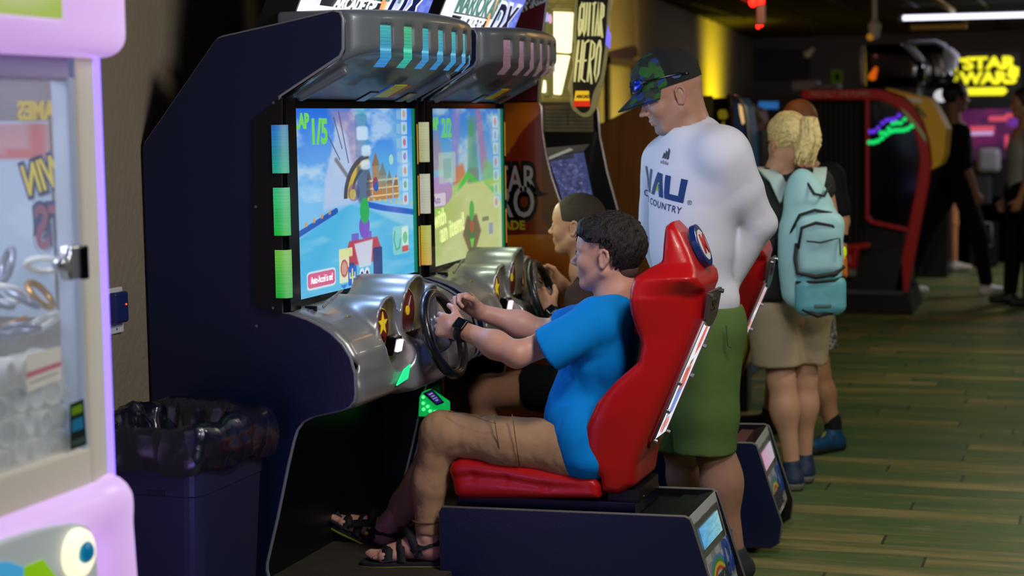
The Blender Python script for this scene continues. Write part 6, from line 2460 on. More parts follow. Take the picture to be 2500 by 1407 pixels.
    for k in range(14):
        x = .075 - .075 * rs.rand()
        for y in (1, -1):
            a1, a2 = T(x, y * .072, .082), T(x + .008, y * (.077 - max(x - .02, 0) * .25), .052 + .01 * rs.rand())
            hprim.append(('+', rc(a1, a2, .0065, .003), .003))
    hprim += [('-', bx(T(-.018, 0, -.012), _n((.024, .13, .036)) * s, .016, R), .004), ('-', bx(T(.03, 0, -.045), _n((.055, .13, .085)) * s, .02, R), .004)]
    arrmesh('hair', [sdf(hprim, .0032, .004)], dark, t)
    # short faded sides and nape
    fade = [('+', E((-.020, 0, .030), (.1015, .0785, .090))), ('-', bx(T(.075, 0, -.05), _n((.072, .13, .10)) * s, .01, R), .004), ('-', bx(T(0, 0, -.14), _n((.2, .2, .092)) * s, .02, R), .004)]
    fade.append(('-', bx(T(-.016, 0, -.03), _n((.026, .13, .052)) * s, .02, R), .004))
    fade.append(('+', E((-.062, 0, -.035), (.046, .052, .05)), .01))
    arrmesh('short_hair', [sdf(fade, .004, .01)], mat('faded_hair', (92, 70, 58), rough=.8, bump=.5, bscale=400), t)
    # t-shirt
    blue = cloth('bright_blue_jersey', (0, 132, 214), bump=.18, bscale=22)
    sh = [('+', el(P(1468, 850, YB), (.115, .165, .17), rotm((1, 0, -.25)))), ('+', el(P(1425, 990, YB), (.112, .150, .16), rotm((1, 0, -.25))), .05), ('+', el(P(1408, 1085, YB), (.125, .165, .10)), .05),
          ('+', rc(P(1462, 778, 5.14), P(1462, 772, 5.37), .062), .03), ('+', rc(P(1505, 765, 5.2), P(1505, 765, 5.31), .060), .03), ('-', rc(P(1385, 915, 5.075), P(1455, 880, 5.075), .007), .025), ('-', rc(P(1378, 965, 5.08), P(1450, 945, 5.08), .007), .025), ('-', rc(P(1395, 1015, 5.09), P(1440, 985, 5.09), .007), .02),
          ('+', rc(P(1446, 792, 5.12), P(1336, 856, 5.01), .070, .068), .04), ('+', rc(P(1350, 848, 5.02), P(1318, 866, 5.0), .064, .062), .02),
          ('+', rc(P(1445, 778, 5.38), P(1372, 800, 5.44), .058, .062), .035), ('+', el(P(1368, 1015, 5.16), (.045, .06, .05)), .03), ('+', el(P(1436, 1150, 5.16), (.07, .08, .035)), .04)]
    d = elL - shL
    sh += [localcut(P(1334, 858, 5.0), (-.86, -.1, -.50), .16), localcut(P(1372, 800, 5.44), elR - shR, .10), ('-', rc(T(-.02, 0, -.06), P(1500, 730, YB), .052, .056), .006)]
    sh += [('+', el(P(1420, 1075, 5.135), (.085, .112, .12)), .04), ('+', el(P(1445, 1120, 5.13), (.075, .105, .06)), .03), ('-', el(P(1268, 1120, YB), (.12, .4, .11)), .03)]
    shirt = arrmesh('t_shirt', [sdf(sh, .006, .03, post=foldpost(3, .0042, 24, .6))], blue, t)
    MB().tube([T(-.02, 0, -.1) * 0 + P(1500, 738, YB) + (math.cos(a_) * .056, math.sin(a_) * .056, .012 * math.cos(a_) + .006) for a_ in np.linspace(0, 2 * math.pi, 30, endpoint=False)], .0055, 6, closed=True).build('collar', blue, shirt, True)
    # trousers
    tan = cloth('tan_canvas', (176, 136, 100), bump=.2, bscale=40)
    kneeN = P(1078, 1058, 5.10)
    hipN, hipF = P(1400, 1098, 5.14), P(1400, 1098, 5.36)
    tr = [('+', rc(hipN, kneeN, .092, .066), .04), ('+', rc(hipF, kneeF, .09, .066), .03), ('+', rc(hipN, hipF, .10), .03),
          ('+', rc(kneeN, P(1050, 1180, 5.10), .066, .056), .03), ('+', rc(P(1050, 1180, 5.10), P(1046, 1290, 5.10), .055, .044), .03),
          ('+', rc(kneeF, P(990, 1235, 5.36), .062, .05), .03), ('+', rc(P(990, 1235, 5.36), P(968, 1268, 5.355), .05, .044), .03),
          ('+', el(P(1100, 1062, 5.10), (.05, .06, .055)), .03), ('+', el(P(1235, 1085, 5.08), (.09, .05, .065)), .03),
          localcut(P(1046, 1303, 5.10), (0, 0, -1), .09), localcut(P(964, 1270, 5.355), P(950, 1300, 5.35) - P(1010, 1200, 5.36), .09)]
    # creases behind the knee
    tr += [('-', rc(P(1115, 1100, 5.02), P(1160, 1125, 5.02), .010), .02), ('-', rc(P(1085, 1120, 5.03), P(1120, 1100, 5.03), .008), .02), ('-', rc(P(1075, 1025, 5.02), P(1140, 1080, 5.01), .007), .02)]
    tro = arrmesh('trousers', [sdf(tr, .0058, .03, post=foldpost(12, .0036, 26, 1.))], tan, t)
    # cargo pocket, seams and rib cuffs
    seam = mat('tan_stitching', (120, 88, 62), rough=.8)

    def on(x, y, o=.0):
        return P(x, y, 5.047 - o)
    pk = [on(1206, 1012, .004), on(1254, 1012, .010), on(1266, 1137, .004), on(1222, 1130, .014)]
    rr = tro
    g = MB().tube([on(1206, 1012, .002), on(1211, 1050, .024), on(1218, 1090, .022), on(1226, 1132, .0)], .0016, 5)
    g.build('seam', seam, tro, True)
    g = MB().tube([on(1250, 1012, .002), on(1256, 1050, .028), on(1262, 1095, .026), on(1268, 1138, .0)], .0016, 5)
    g.build('seam', seam, tro, True)
    g = MB().tube([on(1095, 1005, .0), on(1140, 1010, .018), on(1200, 1032, .026), on(1212, 1034, .026)], .0012, 5)
    g.build('seam', seam, tro, True)
    for (cx, cy, Yc, dd) in ((1045, 1292, 5.10, (0, 0, 1)), ):
        c = P(cx, cy - 22, Yc)
        rg = [c + (math.cos(a_) * .0478, math.sin(a_) * .0478, 0) for a_ in np.linspace(0, 2 * math.pi, 30, endpoint=False)]
        MB().tube(rg, .003, 6, closed=True).build('cuff_seam', seam, tro, True)
    # sandals
    sole = mat('dark_sandal_sole', (30, 30, 32), rough=.7)
    lime = mat('lime_sole_edge', (140, 150, 30), rough=.6)
    tan2 = mat('brown_leather_strap', (150, 78, 56), rough=.6)
    rv = mat('yellow_rivet', (190, 190, 40), rough=.4)
    for (TT, side, nm) in ((TN, -1, 'near'), (TF, 1, 'far')):
        out = []
        for a_, w0, w1 in ((-.05, -.02, .02), (.02, -.036, .036), (.25, -.036, .036), (.45, -.038, .036), (.7, -.048, .046), (.88, -.046, .044), (1.0, -.03, .034), (1.05, 0, .02)):
            out.append((a_, w0, w1))
        L_ = [TT(a_, w0, -.002) for a_, w0, w1 in out]
        R_ = [TT(a_, w1, -.002) for a_, w0, w1 in out][::-1]
        upv = TT(0, 0, 1) - TT(0, 0, 0)
        upv /= np.linalg.norm(upv)
        q = roundpoly(L_ + R_, .03, 3)
        o = MB().prism([p - upv * .012 for p in q], upv * .012).build('sandal', sole, t, bevel=.002)
        MB().prism([p - upv * .018 for p in q], upv * .006).build('sole_edge', lime, o)
        sandal_straps(TT, o, side, rv)
    wristwatch('black round digital watch on the left wrist of the boy in blue', P(1121, 803, 5.035) * .5 + P(1140, 812, 5.03) * .5, wrL - elL, (.1, -.75, .6), .0305)
    return t


boy_front()


def boy_rear():
    YB = 6.42
    t = thing('person', 'boy with a buzz cut in a dark brown t-shirt and black shorts, playing behind', 'person', (-1.9, YB, 0))
    skin = skinmat('boy2_skin', (190, 138, 108))
    s = .96
    R = rotm((-1, .03, .02), (0, 0, 1))
    ear = P(1402, 556, YB - .077)
    C = ear - R @ (_n((-.017, .078, -.006)) * s)
    hp, T = headprims(C, R, s)
    nb = P(1432, 665, YB)
    hp += [('+', rc(T(-.030, 0, -.055), nb, .050, .055), .035), ('+', rc(T(-.055, 0, .0), T(-.05, 0, -.09), .045, .045), .03), ('+', rc(nb, P(1445, 720, YB), .06, .08), .04)]
    parts = [sdf(hp, .004, .01)]

    def arm(sh, elb, wr, r):
        return [('+', rc(sh, elb, r[0], r[1]), .02), ('+', rc(elb, elb + (wr - elb) * .4, r[1] * 1.02, r[1] * 1.04), .02), ('+', rc(elb + (wr - elb) * .4, wr, r[1] * 1.02, r[2]), .03)]
    # near (left) arm: forearm runs to the lower left of the wheel
    shL, elL, wrL = P(1415, 740, YB - .17), P(1440, 845, YB - .25), P(1345, 765, YB - .14)
    a = arm(shL, elL, wrL, (.046, .042, .029))
    hl = handprims(wrL, P(1300, 705, YB - .12) - wrL, (.2, 0, 1), (.1, -1, .0), 1.0, curl=(55, 60, 64, 66), tcurl=.3)
    parts.append(sdf(a + hl, .0042, .012))
    shR, elR, wrR = P(1440, 720, YB + .16), P(1440, 775, YB + .18), P(1372, 695, YB + .10)
    a = arm(shR, elR, wrR, (.045, .04, .028))
    hr = handprims(wrR, P(1335, 668, YB + .10) - wrR, (-.1, 0, 1), (.2, 1, .4), .95, curl=(50, 56, 60, 62))
    parts.append(sdf(a + hr, .0042, .012))
    parts.append(sdf([rc(P(1445, 740, YB), P(1425, 920, YB), .085, .09), rc(P(1430, 740, YB - .16), P(1430, 740, YB + .16), .05), rc(P(1425, 920, YB), P(1330, 950, YB - .10), .08), rc(P(1425, 920, YB), P(1330, 940, YB + .10), .08)], .015, .03))
    # legs: thigh towards the camera side is bare below the shorts
    kN, aN = P(1178, 965, YB - .08), P(1190, 1130, YB - .06)
    aN[2] = .28
    parts.append(sdf([('+', rc(P(1330, 950, YB - .10), kN, .075, .058), .03), ('+', rc(kN, kN + (aN - kN) * .4, .056, .054), .03), ('+', rc(kN + (aN - kN) * .4, aN, .052, .034), .03), ('+', rc(aN, aN + (-.13, 0, -.04), .033, .026), .02)], .006, .03))
    kF = P(1190, 950, YB + .16)
    aF = kF + np.array([-.02, 0, -.40])
    parts.append(sdf([('+', rc(P(1330, 940, YB + .10), kF, .075, .056), .03), ('+', rc(kF, aF, .054, .034), .03), ('+', rc(aF, aF + (-.13, 0, -.03), .033, .026), .02)], .007, .03))
    arrmesh('body', parts, skin, t)
    eyes(T, R, s, t, (70, 55, 40), (70, 56, 44))
    E = lambda c, r: el(T(*c), _n(r) * s, R)
    fade = [('+', E((-.017, 0, .036), (.1035, .0795, .092))), ('-', E((.118, 0, -.045), (.100, .16, .112)), .006), ('-', bx(T(.02, 0, -.06), _n((.052, .13, .075)) * s, .02, R), .004), ('-', bx(T(0, 0, -.145), _n((.2, .2, .098)) * s, .02, R), .006)]
    arrmesh('hair', [sdf(fade, .004, .008)], mat('buzz_cut_hair', (62, 50, 38), rough=.8, bump=.6, bscale=500, var=.2, vscale=60), t)
    br = cloth('dark_brown_jersey', (62, 42, 40))
    sh = [('+', el(P(1448, 790, YB), (.12, .165, .17))), ('+', el(P(1430, 900, YB), (.12, .16, .14)), .05), ('+', rc(P(1440, 720, YB - .12), P(1440, 716, YB + .12), .065), .03), ('+', rc(P(1440, 700, YB - .04), P(1440, 700, YB + .04), .06), .03),
          ('+', rc(P(1418, 730, YB - .14), P(1428, 790, YB - .22), .064, .066), .03), ('+', rc(P(1436, 725, YB + .14), P(1438, 775, YB + .18), .06, .064), .03),
          localcut(P(1430, 800, YB - .225), elL - shL, .12), ('-', rc(T(-.02, 0, -.06), nb + (0, 0, .015), .056, .06), .006)]
    arrmesh('t_shirt', [sdf(sh, .007, .03, post=foldpost(5, .0035, 24))], br, t)
    bk = cloth('black_shorts_fabric', (18, 18, 20))
    sr = [('+', rc(P(1420, 960, YB - .10), P(1285, 945, YB - .09), .10, .088), .03), ('+', rc(P(1420, 960, YB + .10), P(1290, 940, YB + .12), .10, .085), .03), ('+', rc(P(1425, 955, YB - .08), P(1425, 955, YB + .08), .11), .03),
          localcut(P(1285, 945, YB - .09), (-1, 0, -.1), .14), localcut(P(1290, 940, YB + .12), (-1, 0, -.1), .12)]
    arrmesh('shorts', [sdf(sr, .008, .03, post=foldpost(6, .003, 10))], bk, t)
    wristwatch('black watch on the wrist of the buzz cut boy', P(1352, 772, YB - .145), wrL - elL, (.1, -.8, .6), .032)
    for (a_, kk) in ((aN, 1), (aF, 0)):
        q = a_ + (-.06, 0, -.055)
        v = sdf([rc(q + (.06, 0, 0), q + (-.10, 0, -.015), .038, .034), rc(a_ + (.01, 0, .0), q + (.03, 0, 0), .04)], .008, .03)
        arrmesh('shoe', [v], mat('black_shoe', (20, 20, 22), rough=.6), t)
    return t


boy_rear()


def man():
    YM = 5.90
    ft = P(1790, 1405, YM)
    t = thing('person', 'man in a white long-sleeved shirt, camouflage cap and olive shorts, standing and looking down', 'person', (ft[0], YM, 0))
    skin = skinmat('man_skin', (176, 130, 108))
    w, p_ = math.radians(25), math.radians(20)
    fd = np.array([-math.cos(w) * math.cos(p_), -math.sin(w) * math.cos(p_), -math.sin(p_)])
    R = rotm(fd, (0, 0, 1))
    s = 1.03
    ear = P(1661, 229, YM - .09)
    C = ear - R @ (_n((-.017, .080, -.006)) * s)
    hp, T = headprims(C, R, s, nose=1.4, jaw=1.12)
    nb = P(1686, 335, YM + .02)
    hp += [('+', rc(T(-.026, 0, -.045), nb, .056, .064), .035), ('+', rc(T(-.055, 0, .0), P(1696, 300, YM + .02), .046, .050), .03), ('+', rc(nb, P(1690, 380, YM), .07, .09), .04), ('+', rc(T(.03, 0, -.085), T(-.03, 0, -.12), .03, .04), .03)]
    parts = [sdf(hp, .0035, .01)]
    tw = math.radians(58)
    tf = np.array([-math.cos(tw), -math.sin(tw), 0])
    tl = np.array([math.sin(tw), -math.cos(tw), 0])
    cc = P(1697, 480, YM)      # chest centre
    sL, sR_ = P(1775, 378, YM - .12), P(1612, 392, YM + .14)
    eL, wL = P(1856, 545, YM + .0), P(1762, 715, YM + .05)
    eR, wR = P(1592, 570, YM + .20), P(1640, 720, YM + .26)
    hand = handprims(wL, (-.75, .35, -.55), (-.2, -.5, -.8), (.5, -.8, .1), 1.05, curl=(35, 38, 40, 44))
    parts.append(sdf([('+', rc(sL, eL, .045, .04), .02), ('+', rc(eL, wL, .042, .03), .02)] + hand, .005, .02))
    hand = handprims(wR, (.2, .2, -.9), (.5, -.6, 0), (-.3, .8, 0), 1.05, curl=(25, 28, 30, 34))
    parts.append(sdf([('+', rc(sR_, eR, .045, .04), .02), ('+', rc(eR, wR, .042, .03), .02)] + hand, .006, .02))
    hipL, hipR = P(1735, 800, YM - .04), P(1660, 800, YM + .12)
    knL, anL = P(1742, 1095, YM - .05), np.array([P(1795, 1370, YM)[0], YM - .02, .095])
    knR, anR = P(1664, 1095, YM + .16), np.array([P(1690, 1300, YM + .2)[0], YM + .2, .095])
    for kn, an, hp_ in ((knL, anL, hipL), (knR, anR, hipR)):
        mid = kn + (an - kn) * .32
        parts.append(sdf([('+', rc(hp_, kn, .085, .062), .03), ('+', rc(kn, mid, .060, .062), .03), ('+', el(mid + (.02, .01, .0), (.055, .055, .10)), .04), ('+', rc(mid, an, .056, .037), .04)], .006, .03))
    parts.append(sdf([rc(P(1690, 400, YM), P(1695, 800, YM), .10, .10), rc(hipL, hipR, .09), rc(sL, sR_, .055)], .015, .03))
    # grey stubble on chin and lip
    body = arrmesh('body', parts, [skin, mat('grey_stubble_skin', (150, 132, 124), rough=.7, bump=.4, bscale=400)], t,
                   matfn=lambda c: ((lambda L: ((L[:, 0] > .055) & (L[:, 2] < -.048) & (L[:, 2] > -.125) & (np.abs(L[:, 1]) < .034) & ~((L[:, 2] > -.078) & (L[:, 2] < -.056) & (np.abs(L[:, 1]) < .022))) * 1)(((c - C) @ R) / s)))
    eyes(T, R, s, t, (90, 110, 130), (120, 96, 80))
    # cap
    capc = mat('camo_cap_print', (40, 52, 44), rough=.8)
    nt = capc.node_tree
    b = nt.nodes['Principled BSDF']
    vo = nt.nodes.new('ShaderNodeTexVoronoi')
    vo.inputs['Scale'].default_value = 42
    vo.inputs['Randomness'].default_value = 1
    tc = nt.nodes.new('ShaderNodeTexCoord')
    nt.links.new(tc.outputs['Object'], vo.inputs['Vector'])
    cr = nt.nodes.new('ShaderNodeValToRGB')
    cr.color_ramp.interpolation = 'CONSTANT'
    e = cr.color_ramp.elements
    e[0].color = (*lin((30, 58, 120)), 1)
    e[1].position = .82
    e[1].color = (*lin((40, 84, 30)), 1)
    for pp, c in ((.26, (30, 38, 36)), (.45, (42, 54, 46)), (.60, (36, 92, 26)), (.70, (30, 42, 38))):
        x = e.new(pp)
        x.color = (*lin(c), 1)
    nt.links.new(vo.outputs['Color'], cr.inputs[0])
    nt.links.new(cr.outputs[0], b.inputs['Base Color'])
    mesh_ = mat('charcoal_cap_mesh', (44, 46, 46), rough=.7, bump=1.0, bscale=600)
    E = lambda c, r, RR=None: el(T(*c), _n(r) * s, R if RR is None else R @ RR)
    cr_ = [('+', E((-.015, 0, .050), (.113, .088, .100))), ('+', E((.02, 0, .075), (.085, .078, .068)), .03),
           ('-', bx(T(0, 0, -.075), _n((.25, .2, .105)) * s, .01, R @ rotm((1, 0, .06))), .004), ('-', E((-.016, 0, .034), (.104, .080, .092)), .003), ('-', bx(T(-.115, 0, .045), _n((.03, .035, .018)) * s, .012, R), .003)]
    cap = arrmesh('cap', [sdf(cr_, .0038, .01)], [capc, mesh_], t, matfn=lambda c: ((((c - C) @ R) / s)[:, 0] < .012) * 1)
    # brim: curved sheet
    vs, fs = [], []
    NU, NV = 18, 10
    for lay in (0, 1):
        for j in range(NV):
            v = j / (NV - 1)
            for i in range(NU):
                a_ = (i / (NU - 1) - .5) * math.pi * .86
                r_ = 1 + v * .86
                x = .016 + .092 * math.cos(a_) * (1 + v * .80)
                y = .082 * math.sin(a_) * (1 + v * .04)
                z = .043 - .030 * v - 1.2 * (y * y) - lay * .004 - .06 * max(x - .10, 0)
                vs.append(T(x, y, z))
    for lay in (0, 1):
        o_ = lay * NU * NV
        for j in range(NV - 1):
            for i in range(NU - 1):
                f = (o_ + j * NU + i, o_ + j * NU + i + 1, o_ + (j + 1) * NU + i + 1, o_ + (j + 1) * NU + i)
                fs.append(f if lay else f[::-1])
    o_ = NU * NV
    for i in range(NU - 1):
        fs.append(((NV - 1) * NU + i, (NV - 1) * NU + i + 1, o_ + (NV - 1) * NU + i + 1, o_ + (NV - 1) * NU + i))
        fs.append((i + 1, i, o_ + i, o_ + i + 1))
    pydata('brim', vs, fs, capc, cap, True)
    sdfobj('cap_button', [el(T(-.01, 0, .151), (.008, .008, .004), R)], .002, mesh_, cap)
    # small swoosh-like tick on the side of the cap
    tk = [T(-.004, .0895, .058), T(-.03, .0885, .052), T(-.045, .0865, .058), T(-.032, .0895, .045), T(-.012, .0905, .048)]
    MB().prism(tk, (R @ np.array([0, 1, 0])) * .003).build('cap_mark', mat('blue_cap_mark', (24, 60, 120), rough=.6), cap)
    # sunglasses resting on the cap
    g = thing('sunglasses', 'black sunglasses with mirrored blue lenses, worn on top of the camouflage cap', 'sunglasses', T(.11, 0, .07))
    lm = mat('blue_mirror_lens', (30, 60, 200), rough=.06, metal=.9, emit=(20, 50, 150), es=.12)
    fm = mat('black_glasses_frame', (14, 14, 16), rough=.18, coat=.5)
    for y in (1, -1):
        lp = []
        for a_ in np.linspace(0, 2 * math.pi, 28, endpoint=False):
            yy = .036 * y + .030 * math.cos(a_) * (1 if True else 1)
            zz = .066 + .020 * math.sin(a_)
            xx = .118 - 6.5 * yy * yy - (zz - .05) * .30
            lp.append(T(xx, yy, zz))
        MB().prism(lp, (R @ np.array([1, 0, 0])) * .002).build('lens', lm, g, True)
        MB().tube(lp, .0026, 6, closed=True).build('frame', fm, g, True)
        MB().tube([T(.092, y * .066, .070), T(.07, y * .086, .070), T(.03, y * .094, .066), (T(-.03, y * .096, .058)), T(-.065, y * .090, .045)], [.0045, .004, .003, .0028, .003], 6).build('temple', fm, g, True)
    MB().tube([T(.113, .008, .068), T(.117, 0, .070), T(.113, -.008, .068)], .003, 6).build('bridge', fm, g, True)
    # shirt
    wh = cloth('white_jersey', (222, 222, 232), bump=.12, bscale=16)
    RT = np.stack([tf, tl, np.array([0, 0, 1.])], 1)
    sh = [('+', el(P(1695, 455, YM), (.125, .185, .19), RT)), ('+', el(P(1690, 600, YM), (.125, .165, .20), RT), .08), ('+', el(P(1700, 730, YM), (.125, .165, .12), RT), .06),
          ('+', rc(P(1755, 378, YM - .08), P(1632, 385, YM + .10), .070), .05), ('+', rc(P(1705, 345, YM + .02), P(1680, 350, YM), .074), .04),
          ('+', rc(sL, sL + (eL - sL) * .5, .070, .064), .09), ('+', rc(sL + (eL - sL) * .5, eL, .064, .054), .02), ('+', rc(eL, wL, .054, .040), .025),
          ('+', rc(sR_, eR, .066, .052), .03), ('+', rc(eR, wR, .052, .040), .02),
          ('-', rc(T(-.02, 0, -.05), P(1688, 318, YM - .0), .062, .070), .006), ('+', rc(P(1712, 335, YM), P(1765, 372, YM - .10), .062, .064), .06), ('+', rc(P(1672, 350, YM), P(1630, 385, YM + .08), .062, .062), .06), localcut(wL, wL - eL, .07),
          ('-', bx(P(1700, 830, YM), (.4, .4, .06), .01), .004)]
    sh.append(('-', rc(T(-.02, 0, -.05), P(1688, 322, YM - .0), .060, .066), .006))
    # creases at the elbow
    shirt = arrmesh('long_sleeved_shirt', [sdf(sh, .0065, .03, post=foldpost(21, .0042, 20, .7))], wh, t)
    # printed lettering follows the chest by projection on its surface
    bpy.context.view_layer.update()
    dg = bpy.context.evaluated_depsgraph_get()
    from mathutils.bvhtree import BVHTree
    bvh = BVHTree.FromObject(shirt, dg)

    def wrap(o, lift=.0015):
        me = o.data
        for v in me.vertices:
            q = Vector(v.co)
            h = bvh.ray_cast(q + Vector(tf2) * .3, -Vector(tf2))
            if h[0] is not None:
                v.co = h[0] + Vector(tf2) * lift
        me.update()
    w2 = math.radians(62)
    tf2 = (-math.cos(w2), -math.sin(w2), 0)
    tr = (math.sin(w2), -math.cos(w2), 0)          # reading direction, to the picture's right
    nav = mat('navy_print', (18, 56, 120), rough=.7)
    lime = mat('lime_print', (170, 200, 50), rough=.7)
    base = P(1570, 452, YM - .14)
    bt = bvh.ray_cast(Vector(base) + Vector(tf2) * .5, -Vector(tf2))
    O = np.array(bt[0]) if bt[0] is not None else base
    G = lambda u, v: O + _n(tr) * u + np.array([0, 0, v - u * .18])
    def flat(name, polys, m):
        """subdivided thin polygons so they can wrap"""
        bm = bmesh.new()
        for pl in polys:
            fv = [bm.verts.new(tuple(map(float, G(*q)))) for q in pl]
            bm.faces.new(fv)
        bmesh.ops.triangulate(bm, faces=bm.faces[:])
        for _ in range(3):
            bmesh.ops.subdivide_edges(bm, edges=[e for e in bm.edges if e.calc_length() > .012], cuts=1, use_grid_fill=False)
            bmesh.ops.triangulate(bm, faces=bm.faces[:])
        me = bpy.data.meshes.new(name)
        bm.to_mesh(me)
        bm.free()
        o = link(name, me, m, shirt)
        wrap(o)
        return o
    h = .040
    Nn = [[(-.118, -h), (-.096, -h), (-.090, h), (-.112, h)], [(-.112, h), (-.092, h), (-.052, -h), (-.072, -h)], [(-.072, -h), (-.050, -h), (-.044, h), (-.064, h)]]
    A1 = [[(-.040, -h), (-.018, -h), (.018, h), (-.004, h)], [(.000, h), (.026, h), (.032, -h), (.010, -h)]]
    A2 = [[(-.008, -.022), (.012, -.022), (.010, .012)]]
    U_ = [[(.040, h), (.066, h), (.060, -h * .5), (.036, -h * .6)], [(.036, -h * .5), (.038, -h), (.118, -h), (.114, -h * .5)], [(.094, -h), (.118, -h), (.134, h), (.108, h)]]
    flat('shirt_letter', Nn, nav)
    flat('shirt_letter', A1, nav)
    flat('shirt_letter_fill', A2, lime)
    flat('shirt_letter', U_, nav)

    def stxt(s_, u, v, size, m=nav, **k):
        o = text('shirt_lettering', s_, G(u, v), _n(tr) + (0, 0, -.18), (0, 0, 1), size, m, shirt, ext=0, **k)
        wrap(o)
        return o
    stxt('CROSS COUNTRY', .112, -.068, .032, align='RIGHT', space=1.15, bold=.0004)
    stxt('\u00ae', .132, -.035, .022)
    mk = mat('dark_print', (50, 56, 62))
    for k in range(3):
        flat('shirt_logo', [[(.008 + k * .012, .090), (.017 + k * .012, .090), (.024 + k * .011, .098 + .008 * (k + 1)), (.016 + k * .011, .100 + .010 * (k + 1))]], mk)
    stxt('adidas', .002, .078, .018, mk)
    # shorts
    ol = cloth('olive_shorts_twill', (92, 118, 62), bump=.2, bscale=30)
    so = [('+', rc(P(1725, 790, YM - .02), P(1672, 790, YM + .08), .135), .05), ('+', rc(P(1730, 820, YM - .04), P(1722, 1010, YM - .05), .118, .112), .04), ('+', rc(P(1722, 1010, YM - .05), P(1722, 1120, YM - .05), .110, .108), .03),
          ('+', rc(P(1662, 820, YM + .10), P(1668, 1110, YM + .16), .115, .10), .03), localcut(P(1722, 1104, YM - .05), (0, 0, -1), .17), localcut(P(1668, 1098, YM + .16), (0, 0, -1), .15), ('-', bx(P(1700, 700, YM), (.4, .4, .06), .01), .004)]
    so.append(('-', rc(P(1790, 800, YM - .15), P(1794, 900, YM - .15), .006), .02))
    shorts = arrmesh('shorts', [sdf(so, .008, .03, post=foldpost(31, .0045, 20, .4))], ol, t)
    MB().tube([P(x, y, YM - .17) for x, y in ((1773, 795), (1777, 845), (1786, 850))], .0022, 5).build('pocket_seam', mat('olive_seam', (50, 66, 36), rough=.8), shorts, True)
    for an, d in ((anL, (-.6, -.35, 0)), (anR, (-.75, .1, 0))):
        d = _n(d) / np.linalg.norm(d)
        b0 = np.array([an[0], an[1], .045])
        v = sdf([('+', rc(b0 - d * .03, b0 + d * .14, .045, .038), .03), ('+', rc(an + (0, 0, .0), b0, .045, .05), .03), ('-', bx((b0[0], b0[1], -.05), (.5, .5, .05), .001), .003)], .008, .03)
        arrmesh('shoe', [v], mat('dark_grey_shoe', (46, 48, 54), rough=.6), t)
    return t


man()

def simple_shoe(an, d, m, name='shoe', par=None, L=.15, h=.09, res=.008, solem=None):
    d = _n(d) / np.linalg.norm(d)
    b0 = np.array([an[0], an[1], .042])
    v = sdf([('+', rc(b0 - d * .035, b0 + d * L, .042, .033), .03), ('+', rc(_n(an), b0, .040, .045), .03), ('+', rc(b0 + d * .05 + (0, 0, .015), b0 + d * .10, .034, .03), .02), ('-', bx((b0[0], b0[1], -.045), (.5, .5, .05), .001), .003)], res, .03)
    o = arrmesh(name, [v], m, par)
    if solem:
        v = sdf([('+', rc(b0 - d * .035 + (0, 0, -.02), b0 + d * L + (0, 0, -.022), .045, .037), .03), ('&', bx((b0[0], b0[1], .018), (.5, .5, .014), .001), .003)], res, .03)
        arrmesh('shoe_sole', [v], solem, o)
    return o


